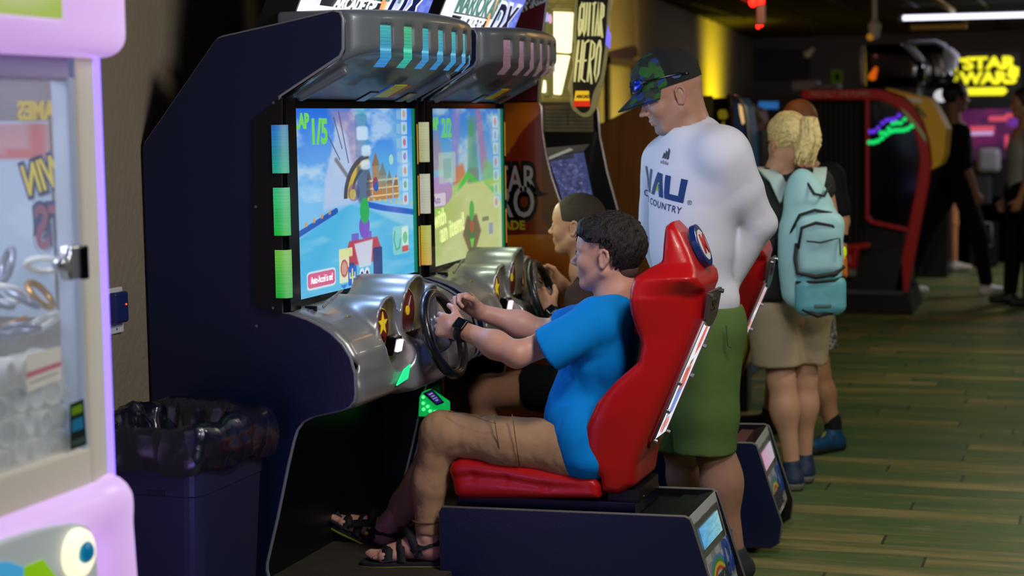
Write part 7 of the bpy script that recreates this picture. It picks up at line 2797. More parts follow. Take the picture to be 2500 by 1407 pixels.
def woman():
    YW = 7.5
    t = thing('person', 'blonde woman with a ponytail, dark top and khaki shorts', 'person', P(1950, 1180, YW))
    skin = skinmat('woman_skin', (214, 162, 132))
    w = math.radians(50)
    R = rotm((-math.cos(w), math.sin(w), -.12), (0, 0, 1))
    s = .93
    ear = P(1888, 351, YW - .05)
    C = ear - R @ (_n((-.017, .078, -.006)) * s)
    hp, T = headprims(C, R, s, nose=.3, jaw=.8)
    nb = P(1905, 418, YW + .02)
    hp += [('+', rc(T(-.030, 0, -.055), nb, .047, .052), .035), ('+', rc(nb, P(1922, 470, YW), .06, .09), .04)]
    parts = [sdf(hp, .0045, .01)]
    f = np.array([-math.cos(w), math.sin(w), 0])
    l = np.array([-math.sin(w), -math.cos(w), 0])
    ch = P(1935, 520, YW + .02)
    sL, sR_ = P(1862, 448, YW - .02), P(2005, 448, YW + .05)
    eL, wL = P(1852, 600, YW + .02), P(1858, 690, YW + .20)
    eR, wR = P(2030, 560, YW + .16), P(1990, 600, YW + .35)
    parts.append(sdf([('+', rc(sL, eL, .045, .038), .02), ('+', rc(eL, wL, .038, .028), .02)] + handprims(wL, (-.2, .8, .1), (0, .1, 1), (-1, 0, 0), .9, curl=(40, 44, 48, 52)), .006, .02))
    parts.append(sdf([('+', rc(sR_, eR, .047, .040), .02), ('+', rc(eR, wR, .038, .028), .02)] + handprims(wR, (-.4, .8, .1), (0, .1, 1), (1, 0, 0), .9, curl=(40, 44, 48, 52)), .006, .02))
    hipL, hipR = P(1895, 760, YW - .02), P(1965, 760, YW + .06)
    kL, aL = P(1908, 930, YW - .04), np.array([P(1938, 1120, YW)[0], YW - .05, .10])
    kR, aR = P(1962, 925, YW + .10), np.array([P(1962, 1110, YW + .1)[0], YW + .12, .10])
    for k_, a_, h_ in ((kL, aL, hipL), (kR, aR, hipR)):
        mid = k_ + (a_ - k_) * .32
        parts.append(sdf([('+', rc(h_, k_, .088, .056), .03), ('+', rc(k_, mid, .055, .056), .03), ('+', el(mid, (.053, .053, .09)), .04), ('+', rc(mid, a_, .050, .033), .04)], .006, .03))
    parts.append(sdf([rc(P(1925, 480, YW), P(1930, 760, YW), .09, .10), rc(hipL, hipR, .09), rc(sL, sR_, .05)], .015, .03))
    arrmesh('body', parts, skin, t)
    eyes(T, R, s, t, (80, 90, 100), (150, 120, 80))
    # glasses
    g = MB()
    for y in (1, -1):
        lp = [T(.098 - (abs(.031 * y + .024 * math.cos(a_))) ** 2 * 6, .031 * y + .024 * math.cos(a_), .0 + .017 * math.sin(a_)) for a_ in np.linspace(0, 2 * math.pi, 20, endpoint=False)]
        g.tube(lp, .0018, 5, closed=True)
    g.tube([T(.097, .008, .004), T(.097, -.008, .004)], .0018, 5)
    for y in (1, -1):
        g.tube([T(.085, y * .056, .006), T(.04, y * .074, .008), T(-.02, y * .080, .010)], .0018, 5)
    gt = g.build('eyeglasses', mat('dark_glasses_frame', (30, 26, 26), rough=.3), t, True)
    # hair pulled back in strands to a tie
    tie = T(-.102, -.012, .052)
    blond = mat('blonde_hair', (238, 212, 148), rough=.4, bump=.5, bscale=120, var=.22, vscale=70)
    E = lambda c, r: el(T(*c), _n(r) * s, R)
    hprim = [('+', E((-.022, 0, .038), (.106, .086, .098))), ('-', E((.120, 0, -.035), (.102, .16, .105)), .008), ('-', bx(T(.0, 0, -.115), _n((.3, .13, .085)) * s, .02, R), .008), ('+', rc(T(-.08, 0, .05), tie, .055, .022), .02)]
    rs = np.random.RandomState(2)
    cen, rad = _n((-.022, 0, .038)), _n((.108, .088, .100))
    tl_ = (R.T @ (tie - C)) / s
    for i in range(330):
        d = rs.normal(size=3)
        d /= np.linalg.norm(d)
        q = cen + d * rad
        if q[2] < .035 + .22 * max(q[0], 0) and q[0] > -.02:
            continue
        if q[2] < -.03:
            continue
        pts = []
        for k in range(6):
            u = k / 5
            x = q * (1 - u) + tl_ * u
            dd = (x - cen) / rad
            m_ = np.linalg.norm(dd)
            x = cen + (x - cen) / m_ * (1 + .02 * (1 - u)) if k < 5 else tl_
            pts.append(T(*x))
        for k in range(4):
            hprim.append(('+', rc(pts[k], pts[k + 1], .0042 * s, .0042 * s), .003))
    arrmesh('hair', [sdf(hprim, .004, .004)], blond, t)
    pt = []
    for i in range(260):
        a0 = tie + rs.normal(size=3) * (.010, .010, .010)
        o_ = np.clip(rs.normal(size=3), -1.6, 1.6)
        p1 = tie + _n((.040, .0, .018)) + o_ * (.020, .020, .016)
        p2 = tie + _n((.045, -.01, -.04)) + o_ * (.026, .022, .02)
        p3 = tie + _n((.020, -.02, -.085 - .06 * rs.rand())) + o_ * (.024, .022, .02)
        for a_, b_, r0, r1 in ((a0, p1, .005, .0055), (p1, p2, .0055, .005), (p2, p3, .005, .002)):
            pt.append(('+', rc(a_, b_, r0, r1), .004))
    arrmesh('ponytail', [sdf(pt, .0045, .004)], blond, t)
    MB().tube([tie + _n((0, math.cos(a_), math.sin(a_))) * .021 + _n((.008, 0, 0)) for a_ in np.linspace(0, 2 * math.pi, 20, endpoint=False)], .008, 8, closed=True).build('hair_tie', mat('black_hair_tie', (14, 14, 16), rough=.8), t, True)
    # top
    top = cloth('charcoal_top', (52, 54, 56))
    RT = np.stack([f, l, np.array([0, 0, 1.])], 1)
    sh = [('+', el(ch, (.105, .155, .17), RT)), ('+', el(P(1930, 650, YW), (.105, .145, .20), RT), .06), ('+', rc(P(1875, 440, YW - .01), P(1992, 440, YW + .04), .056), .04), ('+', rc(sL, sL + (eL - sL) * .75, .058, .056), .03),
          ('+', rc(sR_, sR_ + (eR - sR_) * .12, .056, .056), .03), ('-', rc(T(-.02, 0, -.05), nb + (0, 0, .01), .058, .062), .006), localcut(sL + (eL - sL) * .75, eL - sL, .08)]
    arrmesh('top', [sdf(sh, .008, .03, post=foldpost(7, .0035, 24))], top, t)
    kh = cloth('khaki_shorts_twill', (186, 166, 138))
    so = [('+', rc(P(1890, 745, YW - .02), P(1965, 745, YW + .06), .125), .05), ('+', rc(P(1885, 760, YW - .03), P(1898, 900, YW - .04), .112, .105), .03), ('+', rc(P(1970, 760, YW + .06), P(1968, 890, YW + .10), .11, .092), .03),
          localcut(P(1898, 893, YW - .04), (0, 0, -1), .17), localcut(P(1968, 888, YW + .10), (0, 0, -1), .15), ('-', bx(P(1930, 640, YW), (.4, .4, .05), .01), .004)]
    arrmesh('shorts', [sdf(so, .008, .03, post=foldpost(33, .004, 22, .5))], kh, t)
    sm = mat('blue_grey_trail_shoe', (34, 52, 84), rough=.6, bump=.4, bscale=80)
    solem = mat('grey_shoe_sole', (110, 106, 100), rough=.6)
    simple_shoe(aL, (.55, .35, 0) if False else (-.25, .6, 0), sm, par=t, solem=solem, L=.13)
    simple_shoe(aR, (-.1, .8, 0), sm, par=t, solem=solem, L=.13)

    # backpack hangs on her back
    bp = thing('backpack', 'light blue backpack with black zips worn on the back of the blonde woman', 'backpack', P(1975, 600, YW - .2))
    aqua = mat('aqua_pack_nylon', (176, 226, 232), rough=.5, bump=.35, bscale=14)
    aq2 = mat('teal_pack_nylon', (110, 186, 196), rough=.5, bump=.3, bscale=18)
    zipm = mat('dark_zip_tape', (44, 46, 44), rough=.6)
    bn = np.array([.32, -.945, 0])   # outward from her back
    bs = np.array([.945, .32, 0])
    Rb = np.stack([bs, -bn, np.array([0, 0, 1.])], 1)
    c0 = P(1978, 590, YW - .25)
    B = lambda u, d, v: c0 + bs * u + bn * d + np.array([0, 0, v])
    prm = [('+', el(B(.0, 0, -.02), (.125, .085, .27), Rb)), ('+', bx(B(.005, -.01, -.08), (.118, .07, .19), .06, Rb), .05), ('+', el(B(-.03, -.01, .20), (.07, .06, .10), Rb), .05)]
    main = arrmesh('main_compartment', [sdf(prm, .007, .03, post=foldpost(41, .004, 22))], aqua, bp)
    prm = [('+', bx(B(.025, .070, -.01), (.095, .035, .125), .04, Rb), .03), ('+', el(B(.03, .078, .06), (.085, .035, .07), Rb), .04)]
    arrmesh('front_pocket', [sdf(prm, .006, .03, post=foldpost(42, .003, 12))], aqua, bp)
    prm = [('+', bx(B(.03, .070, -.215), (.105, .045, .085), .045, Rb), .03)]
    arrmesh('lower_pocket', [sdf(prm, .006, .03, post=foldpost(43, .003, 12))], aq2, bp)

    def zipline(pts, r=.0065, nm='zip'):
        MB().tube([B(*p) for p in pts], r, 6).build(nm, zipm, bp, True)
    zipline([(-.095, .055, .03), (-.06, .092, .115), (0, .105, .135), (.07, .09, .12), (.118, .05, .06)])
    zipline([(-.065, .09, -.02), (-.055, .112, .065), (0, .125, .085), (.07, .115, .07), (.118, .07, .01)])
    zipline([(-.035, .112, .01), (.02, .122, .005), (.095, .108, .02)], .003)
    zipline([(-.07, .085, .0), (-.078, .092, -.06), (-.07, .104, -.12), (0, .116, -.135), (.08, .112, -.125), (.125, .07, -.10)], .009)
    zipline([(-.075, .09, -.16), (0, .120, -.155), (.08, .112, -.15), (.128, .07, -.14)], .0065)
    zipline([(-.06, .085, -.20), (-.045, .10, -.27), (.01, .105, -.295), (.09, .09, -.28)], .010)
    MB().tube([B(.10, .112, .02), B(.102, .118, -.05)], .003, 5).build('zip_pull', zipm, bp, True)
    sdfobj('logo_patch', [bx(B(.03, .118, -.255), (.035, .003, .008), .003, Rb)], .003, mat('grey_patch', (90, 120, 122), rough=.5), bp)
    # straps over the shoulders
    sp = lambda pts, w_, m_, nm: MB().tube(pts, w_, 8).build(nm, m_, bp, True)
    lt = mat('pale_strap', (196, 226, 228), rough=.5)

    def band(pts, nrm, w_, h_, m_, nm):
        vs = []
        for i, p in enumerate(pts):
            t_ = _n(pts[min(i + 1, len(pts) - 1)]) - _n(pts[max(i - 1, 0)])
            t_ /= np.linalg.norm(t_)
            b_ = np.cross(t_, _n(nrm[i]))
            b_ /= np.linalg.norm(b_)
            n_ = np.cross(b_, t_)
            for a_, c_ in ((-1, 0), (1, 0), (1, 1), (-1, 1)):
                vs.append(_n(p) + b_ * w_ * a_ + n_ * h_ * c_)
        n = len(pts)
        fs = [(i * 4 + k, i * 4 + (k + 1) % 4, (i + 1) * 4 + (k + 1) % 4, (i + 1) * 4 + k) for i in range(n - 1) for k in range(4)] + [(3, 2, 1, 0), ((n - 1) * 4, (n - 1) * 4 + 1, (n - 1) * 4 + 2, (n - 1) * 4 + 3)]
        return pydata(nm, vs, fs, m_, bp, True, bevel=.002)
    band([P(1920, 492, YW - .17), P(1895, 440, YW - .10), P(1868, 418, YW - .03), P(1858, 415, YW + .06)], [bn, bn + _n((0, 0, .4)), bn * .4 + _n((0, 0, 1)), _n((0, 0, 1.))], .030, .014, lt, 'shoulder_strap')
    band([P(1985, 490, YW - .14), P(1998, 440, YW - .08), P(2002, 418, YW - .01), P(2002, 416, YW + .08)], [bn, bn + _n((0, 0, .4)), bn * .4 + _n((0, 0, 1)), _n((0, 0, 1.))], .028, .014, lt, 'shoulder_strap')
    zipline([(-.03, .02, .265), (.0, .085, .20), (.04, .085, .19), (.075, .05, .235)], .006, 'haul_loop')
    # crossbody bag with black strap
    cb = thing('shoulder_bag', 'black shoulder bag with a long black strap hanging beside the blonde woman', 'bag', P(1870, 680, YW))
    vs = [P(1952, 408, YW - .12), P(1935, 440, YW - .145), P(1920, 500, YW - .24), P(1908, 560, YW - .24), P(1890, 640, YW - .17)]
    MB().tube(vs, [.012, .022, .022, .02, .015], 8).build('strap', mat('black_bag_strap', (20, 20, 22), rough=.7), cb, True)
    MB().prism([P(1948, 412, YW - .13), P(1966, 404, YW - .10), P(1962, 440, YW - .15), P(1946, 444, YW - .15)], (0, .006, 0)).build('magenta_tag', mat('magenta_cloth', (120, 20, 84), rough=.7), cb)
    sdfobj('bag_body', [bx(P(1878, 680, YW - .14), (.075, .035, .10), .03)], .007, mat('black_bag_fabric', (24, 26, 28), rough=.7, bump=.3, bscale=40), cb)
    # bottle in the side pocket
    c = P(2056, 640, YW - .16)
    b = thing('drink_bottle', 'drink bottle with a bright yellow cap and orange body beside the light blue backpack', 'bottle', c)
    sdfobj('cap', [rc(P(2056, 612, YW - .16), P(2056, 620, YW - .16), .019)], .004, mat('neon_yellow_cap', (214, 226, 20), rough=.4, emit=(200, 220, 10), es=.25), b)
    sdfobj('bottle_body', [rc(P(2056, 636, YW - .16), P(2057, 670, YW - .16), .021)], .004, mat('orange_drink', (210, 110, 30), rough=.3), b)


woman()


def person_behind():
    Y = 8.35
    t = thing('person', 'person in a black t-shirt and patterned grey shorts, mostly hidden behind the blonde woman', 'person', P(2000, 1110, Y))
    skin = skinmat('third_skin', (196, 140, 106))
    w = math.radians(60)
    R = rotm((-math.cos(w), math.sin(w), 0), (0, 0, 1))
    C = P(1948, 310, Y)
    hp, T = headprims(C, R, .97)
    parts = [sdf(hp + [('+', rc(T(-.03, 0, -.06), P(1965, 420, Y), .055, .07), .03)], .006, .01)]
    sR_, eR, wR = P(2030, 430, Y), P(2052, 540, Y + .0), P(2052, 600, Y - .1)
    parts.append(sdf([('+', rc(sR_, eR, .05, .042), .02), ('+', rc(eR, wR, .04, .03), .02)] + handprims(wR, (0, -.2, -1), (-.6, .5, 0), (1, 0, 0), .95), .007, .02))
    kN, aN = P(1995, 905, Y), np.array([P(2034, 1055, Y)[0], Y, .115])
    parts.append(sdf([('+', rc(P(1990, 800, Y), kN, .08, .056), .03), ('+', rc(kN, kN + (aN - kN) * .4, .056, .057), .03), ('+', rc(kN + (aN - kN) * .4, aN, .055, .034), .03)], .006, .03))
    k2, a2 = P(1900, 900, Y + .3), np.array([P(1880, 1000, Y + .4)[0], Y + .4, .115])
    parts.append(sdf([('+', rc(P(1930, 800, Y + .1), k2, .08, .055), .03), ('+', rc(k2, a2, .055, .034), .03)], .008, .03))
    parts.append(sdf([rc(P(1960, 430, Y), P(1960, 780, Y), .1, .1)], .016, .03))
    arrmesh('body', parts, skin, t)
    E = lambda c, r: el(T(*c), _n(r), R)
    arrmesh('hair', [sdf([('+', E((-.02, 0, .036), (.106, .083, .096))), ('-', E((.118, 0, -.045), (.100, .16, .112)), .006), ('-', E((0, 0, -.15), (.2, .2, .105)), .01)], .006, .01)], mat('short_auburn_hair', (120, 70, 40), rough=.6), t)
    bk = cloth('black_jersey', (22, 24, 30))
    sh = [('+', el(P(1965, 520, Y), (.13, .15, .2))), ('+', el(P(1970, 680, Y), (.13, .14, .2)), .05), ('+', rc(P(1930, 430, Y), P(2022, 435, Y), .065), .04), ('+', rc(sR_, sR_ + (eR - sR_) * .75, .062, .058), .03)]
    arrmesh('t_shirt', [sdf(sh, .009, .03)], bk, t)
    pat = cloth('patterned_grey_fabric', (120, 118, 112))
    nt = pat.node_tree
    n = nt.nodes.new('ShaderNodeTexNoise')
    n.inputs['Scale'].default_value = 28
    c = nt.nodes.new('ShaderNodeValToRGB')
    c.color_ramp.interpolation = 'CONSTANT'
    c.color_ramp.elements[0].color = (*lin((70, 68, 66)), 1)
    c.color_ramp.elements[1].position = .5
    c.color_ramp.elements[1].color = (*lin((176, 172, 164)), 1)
    nt.links.new(n.outputs['Fac'], c.inputs[0])
    nt.links.new(c.outputs[0], nt.nodes['Principled BSDF'].inputs['Base Color'])
    so = [('+', rc(P(1975, 740, Y), P(1992, 855, Y), .115, .105), .04), ('+', rc(P(1945, 740, Y), P(1930, 850, Y + .2), .11, .10), .04), localcut(P(1995, 850, Y), (0, 0, -1), .2)]
    arrmesh('shorts', [sdf(so, .009, .03, post=foldpost(3, .004, 9))], pat, t)
    blue = mat('bright_blue_trail_shoe', (20, 70, 110), rough=.5, bump=.4, bscale=60)
    o = simple_shoe(aN, (-.35, -.6, 0), blue, par=t, solem=mat('dark_rubber_sole', (30, 32, 34), rough=.6), L=.15)
    MB().tube([aN + (-.03, -.05, -.02), aN + (-.04, -.085, -.04), aN + (-.055, -.115, -.05)], .007, 6).build('laces', mat('yellow_laces', (160, 160, 40), rough=.7), o, True)
    sdfobj('sock', [rc(aN + (0, 0, .03), aN, .040, .042)], .006, mat('black_sock', (16, 16, 18), rough=.9), t)
    simple_shoe(a2, (-.5, .2, 0), mat('black_shoe', (20, 20, 22), rough=.6), par=t)
    wristwatch('silver watch on the wrist of the person behind the blonde woman', P(2053, 585, Y - .08), (0, -.2, -1), (.6, -.8, 0), .036)


person_behind()


def bgperson(label, hx, Y, head_y, foot_y, shirt, pants, shoe, hair, skinc, yaw, legs, arm=None, sleeve=.5, wid=1., shoe_dir=(.3, -.8, 0)):
    t = thing('person', label, 'person', P(hx, foot_y, Y))
    skin = skinmat('bg_skin_%d' % skinc[0], skinc)
    H = P(hx, head_y, Y)[2] + .0
    k = H / 1.8
    base = P(hx, foot_y, Y)
    X = base[0]
    f = np.array([math.cos(yaw), math.sin(yaw), 0])
    l = np.array([-math.sin(yaw), math.cos(yaw), 0])
    R = np.stack([f, l, np.array([0, 0, 1.])], 1)
    at_ = lambda a, b, z: np.array([X, Y, 0]) + (f * a + l * b) * k * wid + np.array([0, 0, z * k])
    C = at_(0, 0, 1.685)
    hp, T = headprims(C, R, k)
    parts = [sdf(hp + [('+', rc(T(-.03, 0, -.06), at_(-.02, 0, 1.42), .055, .07), .03)], .009, .01)]
    bodyp = [('+', rc(at_(0, 0, 1.4), at_(0, 0, 1.0), .1, .1), .03)]
    arms = arm or [((-.02, .2, 1.40), (-.02, .26, 1.12), (.06, .27, .88)), ((-.02, -.2, 1.40), (-.02, -.26, 1.12), (.06, -.27, .88))]
    sl = []
    for a_, b_, c_ in arms:
        A, B_, C_ = at_(*a_), at_(*b_), at_(*c_)
        bodyp += [('+', rc(A, B_, .048, .04), .02), ('+', rc(B_, C_, .04, .028), .02)]
        bodyp += handprims(C_, C_ - B_, f, l * (1 if a_[1] > 0 else -1), .95, curl=(35, 38, 42, 46))
        sl += [('+', rc(A, A + (B_ - A) * min(sleeve * 2, 1), .062, .056), .03)]
        if sleeve > .5:
            sl.append(('+', rc(B_, B_ + (C_ - B_) * (sleeve - .5) * 2, .05, .04), .03))
    pl = []
    an_ = []
    for (hp_, kn, an) in legs:
        A, B_, C_ = at_(*hp_), at_(*kn), at_(*an)
        C_[2] = .09
        an_.append(C_)
        bodyp += [('+', rc(A, B_, .085, .058), .03), ('+', rc(B_, C_, .056, .035), .03)]
        pl += [('+', rc(A, B_, .105, .08), .03), ('+', rc(B_, C_ + (0, 0, .04), .078, .06), .03)]
    parts.append(sdf(bodyp, .010, .02))
    arrmesh('body', parts, skin, t)
    E = lambda c, r: el(T(*c), _n(r) * k, R)
    arrmesh('hair', [sdf([('+', E((-.02, 0, .036), (.110, .088, .100))), ('-', E((.118, 0, -.045), (.100, .16, .112)), .006), ('-', E((0, 0, -.16), (.2, .2, .105)), .01)], .008, .01)], mat('bg_hair_%d' % hair[0], hair, rough=.6), t)
    torso = [('+', el(at_(0, 0, 1.27), (.125 * k, .185 * k * wid, .20 * k), R)), ('+', el(at_(0, 0, 1.05), (.12 * k, .165 * k * wid, .18 * k), R), .05), ('+', rc(at_(-.02, .14, 1.40), at_(-.02, -.14, 1.40), .065), .04)] + sl
    arrmesh('t_shirt', [sdf(torso, .010, .03, post=foldpost(8, .004, 8))], cloth('bg_shirt_%d' % shirt[0], shirt), t)
    pl.append(('+', rc(at_(0, .08, .95), at_(0, -.08, .95), .12), .04))
    if pants:
        arrmesh('trousers', [sdf(pl, .010, .03, post=foldpost(9, .004, 8))], cloth('bg_pants_%d' % pants[0], pants), t)
    for C_ in an_:
        simple_shoe(C_, f * 1., mat('bg_shoe_%d' % shoe[0], shoe, rough=.5), par=t, res=.01)
    return t


bgperson('dark haired person in black clothes and white shoes walking at the back', 2332, 15.8, 205, 712, (18, 20, 26), (16, 16, 20), (226, 222, 224), (20, 18, 20), (150, 110, 90), math.radians(25),
         [((0, .09, .95), (-.22, .10, .52), (-.36, .1, .09)), ((0, -.09, .95), (.16, -.1, .50), (.22, -.1, .09))], wid=1.05)
bgperson('person in a light grey t-shirt and black trousers at the right edge', 2492, 15.0, 218, 735, (168, 170, 172), (14, 14, 16), (16, 16, 18), (40, 30, 26), (180, 128, 104), math.radians(200),
         [((0, .09, .95), (-.05, .14, .5), (-.02, .17, .09)), ((0, -.09, .95), (.02, -.12, .5), (.05, -.12, .09))],
         arm=[((-.02, .2, 1.40), (.02, .29, 1.12), (.10, .25, .90)), ((-.02, -.2, 1.40), (-.02, -.26, 1.12), (.06, -.27, .88))])
bgperson('person with bare legs and pale shoes far behind, seen between the black trousers', 2318, 18.2, 232, 662, (60, 62, 66), None, (176, 168, 150), (50, 36, 30), (190, 126, 84), math.radians(10),
         [((0, .09, .95), (0, .12, .50), (-.02, .17, .09)), ((0, -.09, .95), (.02, -.10, .5), (.04, -.12, .09))], wid=.8)


# ------------------------------------------------------------------ red and yellow shooting booth
def booth():
    Y = 14.2
    t = thing('shooting_booth', 'red framed shooting game booth with a yellow curved front and dark windows', 'arcade machine', P(2130, 760, Y))
    redp = mat('booth_red', (184, 24, 28), rough=.35)
    yl = mat('booth_yellow', (236, 184, 16), rough=.35)
    D = np.array([0, .12, 0])

    def pl(pts, m_, nm, y=Y, d=.06, par=None, bev=.0):
        return MB().prism([P(a, b, y) for a, b in pts], (0, d, 0)).build(nm, m_, par or t, bevel=bev)
    pl([(1957, 220), (2140, 218), (2165, 222), (2205, 238), (2232, 262), (2252, 300), (2268, 350), (2274, 400), (2268, 450), (2250, 540), (2216, 714), (2182, 714), (2216, 560), (2240, 440), (2246, 390), (2240, 350), (2228, 310), (2206, 280), (2180, 258), (2150, 244), (1957, 243)], redp, 'red_frame', bev=.01)
    pl([(2113, 243), (2122, 243), (2122, 528), (2130, 538), (2216, 556), (2214, 566), (2126, 546), (2113, 534)], redp, 'red_window_frame')
    # lettering bar
    text('header_lettering', 'PROTECT THE PUMPS', P(1977, 231, Y - .02), (1, 0, 0), (0, 0, 1), .062, mat('pale_red_print', (200, 150, 150), rough=.5), t, wscale=.78)
    yp = [(2160, 214), (2184, 220), (2272, 240), (2296, 282), (2312, 315), (2306, 380), (2296, 404), (2272, 416), (2276, 400), (2270, 350), (2256, 302), (2236, 262), (2208, 236), (2166, 220)]
    pl(yp, yl, 'yellow_front', y=Y - .03, d=.5, bev=.012)
    pl([(2210, 236), (2230, 250), (2255, 250), (2246, 240)], mat('white_gloss_print', (235, 230, 215), rough=.3), 'white_patch', y=Y - .045, d=.01)
    pl([(2236, 252), (2262, 282), (2258, 288), (2240, 268)], mat('green_print', (90, 120, 50), rough=.4), 'green_patch', y=Y - .045, d=.01)
    pl([(2198, 262), (2216, 276), (2240, 304), (2258, 330), (2262, 350), (2240, 318), (2212, 284)], mat('green_violet_trim', (110, 130, 70), rough=.3, emit=(110, 120, 80), es=.3), 'lit_trim', y=Y - .02, d=.02)
    # dark glazing with led reflections modelled as glowing beads, curtain and interior
    gl = mat('dark_booth_glass', (8, 9, 16), rough=.08, coat=.6)
    pl([(2122, 243), (2150, 244), (2180, 258), (2206, 280), (2228, 310), (2240, 350), (2246, 390), (2240, 440), (2216, 556), (2130, 538), (2122, 528)], gl, 'side_glass', y=Y + .03, d=.02)
    dots = []
    gm = mat('green_led_reflection', (30, 220, 110), emit=(20, 220, 110), es=.9)
    vm = mat('violet_led_reflection', (110, 60, 230), emit=(100, 50, 230), es=.8)
    for (x0, y0, x1, y1, n, m_, r) in ((2122, 348, 2226, 306, 11, gm, .018), (2150, 325, 2208, 290, 7, gm, .016), (2124, 322, 2195, 280, 8, vm, .017)):
        g = MB()
        pts = []
        for k in range(n):
            u = k / (n - 1)
            pts.append(P(x0 + (x1 - x0) * u, y0 + (y1 - y0) * u + 5 * math.sin(u * 9), Y + .01))
        vv = [sdf([el(p, (r * 1.2,) * 3)], .012) for p in pts]
        for q_ in vv:
            arrmesh('led', [q_], m_, t)  # each bead stands for a reflected led in the glass
    cur = MB()
    n = 60
    z0, z1 = P(2000, 720, Y)[2], P(2000, 243, Y)[2]
    x0, x1 = P(1965, 400, Y)[0], P(2112, 400, Y)[0]
    vs = []
    for k in range(n + 1):
        x = x0 + (x1 - x0) * k / n
        y = Y + .12 + .03 * math.sin(k * 1.25)
        vs += [(x, y, z0 + .25), (x, y, z1)]
    cur.add(vs, [(2 * k, 2 * k + 2, 2 * k + 3, 2 * k + 1) for k in range(n)])
    cur.build('curtain', mat('dark_grey_curtain', (38, 40, 42), rough=.8), t, True)
    xL, xR = P(1960, 700, Y)[0], P(2216, 714, Y)[0]
    MB().box((xL, Y + .2, .08), (P(2200, 500, Y)[0], Y + 1.2, z1)).build('booth_body', blk, t)
    pl([(2030, 712), (2216, 714), (2230, 764), (2030, 766)], mat('booth_base_black', (16, 16, 20), rough=.35), 'base', d=.9)
    pl([(2046, 708), (2206, 711), (2206, 720), (2046, 718)], mat('base_step_grey', (70, 70, 84), rough=.4), 'step', y=Y - .03, d=.05)
    pl([(1975, 218), (2045, 216), (2045, 204), (1990, 206)], mat('grey_top_unit', (70, 68, 70), rough=.5), 'top_unit', d=.3)
    # red gun on the counter
    g = [('+', rc(P(2068, 606, Y - .1), P(2118, 600, Y - .1), .03, .026)), ('+', rc(P(2090, 606, Y - .1), P(2084, 650, Y - .1), .028, .03), .01), ('+', rc(P(2064, 610, Y - .1), P(2072, 645, Y - .1), .03, .03), .02)]
    sdfobj('game_gun', g, .01, mat('red_gun_plastic', (170, 22, 24), rough=.35), t)
    pl([(2058, 640), (2200, 600), (2206, 712), (2058, 712)], blk, 'counter', y=Y - .0, d=.1)
    sdfobj('gun_holder', [bx(P(2076, 664, Y - .08), (.05, .03, .04), .02)], .01, mat('grey_gun_holder', (110, 112, 108), rough=.4), t)
    return t


booth()


# large black rounded ride capsules behind the booth
def pods():
    Y = 16.4
    t = thing('black_ride_pod', 'large glossy black rounded ride pod with a white edge behind the booth', 'ride', P(2170, 700, Y))
    bg = mat('pod_black_gloss', (10, 12, 22), rough=.12, coat=.5)
    c = P(2160, 175, Y)
    prof = [(2108, 108), (2200, 106), (2225, 112), (2246, 134), (2258, 160), (2256, 200), (2240, 214), (2110, 216)]
    pf, lo, hi = poly2([(P(a, b, Y)[0], P(a, b, Y)[2]) for a, b in prof])
    f = (lambda X, Y_, Z: smax(pf(X, Z), np.abs(Y_ - Y - .4) - .4, .1), np.array([lo[0], Y, lo[1]]), np.array([hi[0], Y + .8, hi[1]]))
    arrmesh('pod_shell', [sdf([('+', f)], .02, .02)], bg, t)
    wt = mat('white_edge_gloss', (200, 205, 220), rough=.2)
    MB().tube([P(a, b, Y + .02) for a, b in ((2107, 205), (2105, 150), (2106, 112))], .022, 8).build('edge', wt, t, True)
    MB().tube([P(a, b, Y + .01) for a, b in ((2205, 108), (2228, 124), (2246, 142), (2256, 150))], [.018, .03, .03, .01], 8).build('edge', wt, t, True)
    sdfobj('orange_sign', [rc(P(2130, 186, Y - .05), P(2138, 168, Y - .05), .04, .02)], .012, mat('orange_glow', (230, 110, 30), emit=(230, 100, 20), es=.7), t)
    MB().box((P(2115, 205, Y)[0], Y, 1.0), (P(2240, 205, Y)[0], Y + .8, P(2200, 214, Y)[2])).build('pod_base', blk, t)
    MB().box((P(2130, 205, Y)[0], Y + .1, .0), (P(2220, 205, Y)[0], Y + .7, 1.0)).build('pod_base', blk, t)
    Y = 17.35
    t = thing('black_ride_pod', 'further black ride pod with a fat white ribbed nose, left of the yellow lit sign', 'ride', P(2300, 700, Y))
    prof = [(2230, 104), (2290, 102), (2312, 112), (2322, 140), (2330, 190), (2318, 214), (2240, 216)]
    pf2, lo, hi = poly2([(P(a, b, Y)[0], P(a, b, Y)[2]) for a, b in prof])
    f = (lambda X, Y_, Z: smax(pf2(X, Z), np.abs(Y_ - Y - .4) - .4, .1), np.array([lo[0], Y, lo[1]]), np.array([hi[0], Y + .8, hi[1]]))
    arrmesh('pod_shell', [sdf([('+', f)], .02, .02)], bg, t)
    pr_ = []
    for k in range(5):
        a = P(2316 + k * 3.5, 128 + k * 3, Y - .06)
        b_ = P(2310 + k * 4.5, 172 - k * 3, Y - .06)
        pr_.append(('+', rc(a, b_, .05, .035), .01))
    arrmesh('white_nose', [sdf(pr_, .012, .01)], mat('white_nose_gloss', (214, 214, 228), rough=.3), t)
    MB().tube([P(a, b, Y + .01) for a, b in ((2215, 104), (2285, 102), (2306, 112), (2316, 130))], [.02, .02, .024, .015], 8).build('edge', wt, t, True)
    sdfobj('lamp', [el(P(2298, 234, Y - .3), (.07, .05, .06))], .012, mat('white_lamp_glow', (240, 240, 245), emit=(235, 235, 240), es=.7), t)
    MB().box((P(2250, 205, Y)[0], Y + .05, .0), (P(2315, 205, Y)[0], Y + .8, P(2290, 214, Y)[2])).build('pod_base', blk, t)


pods()


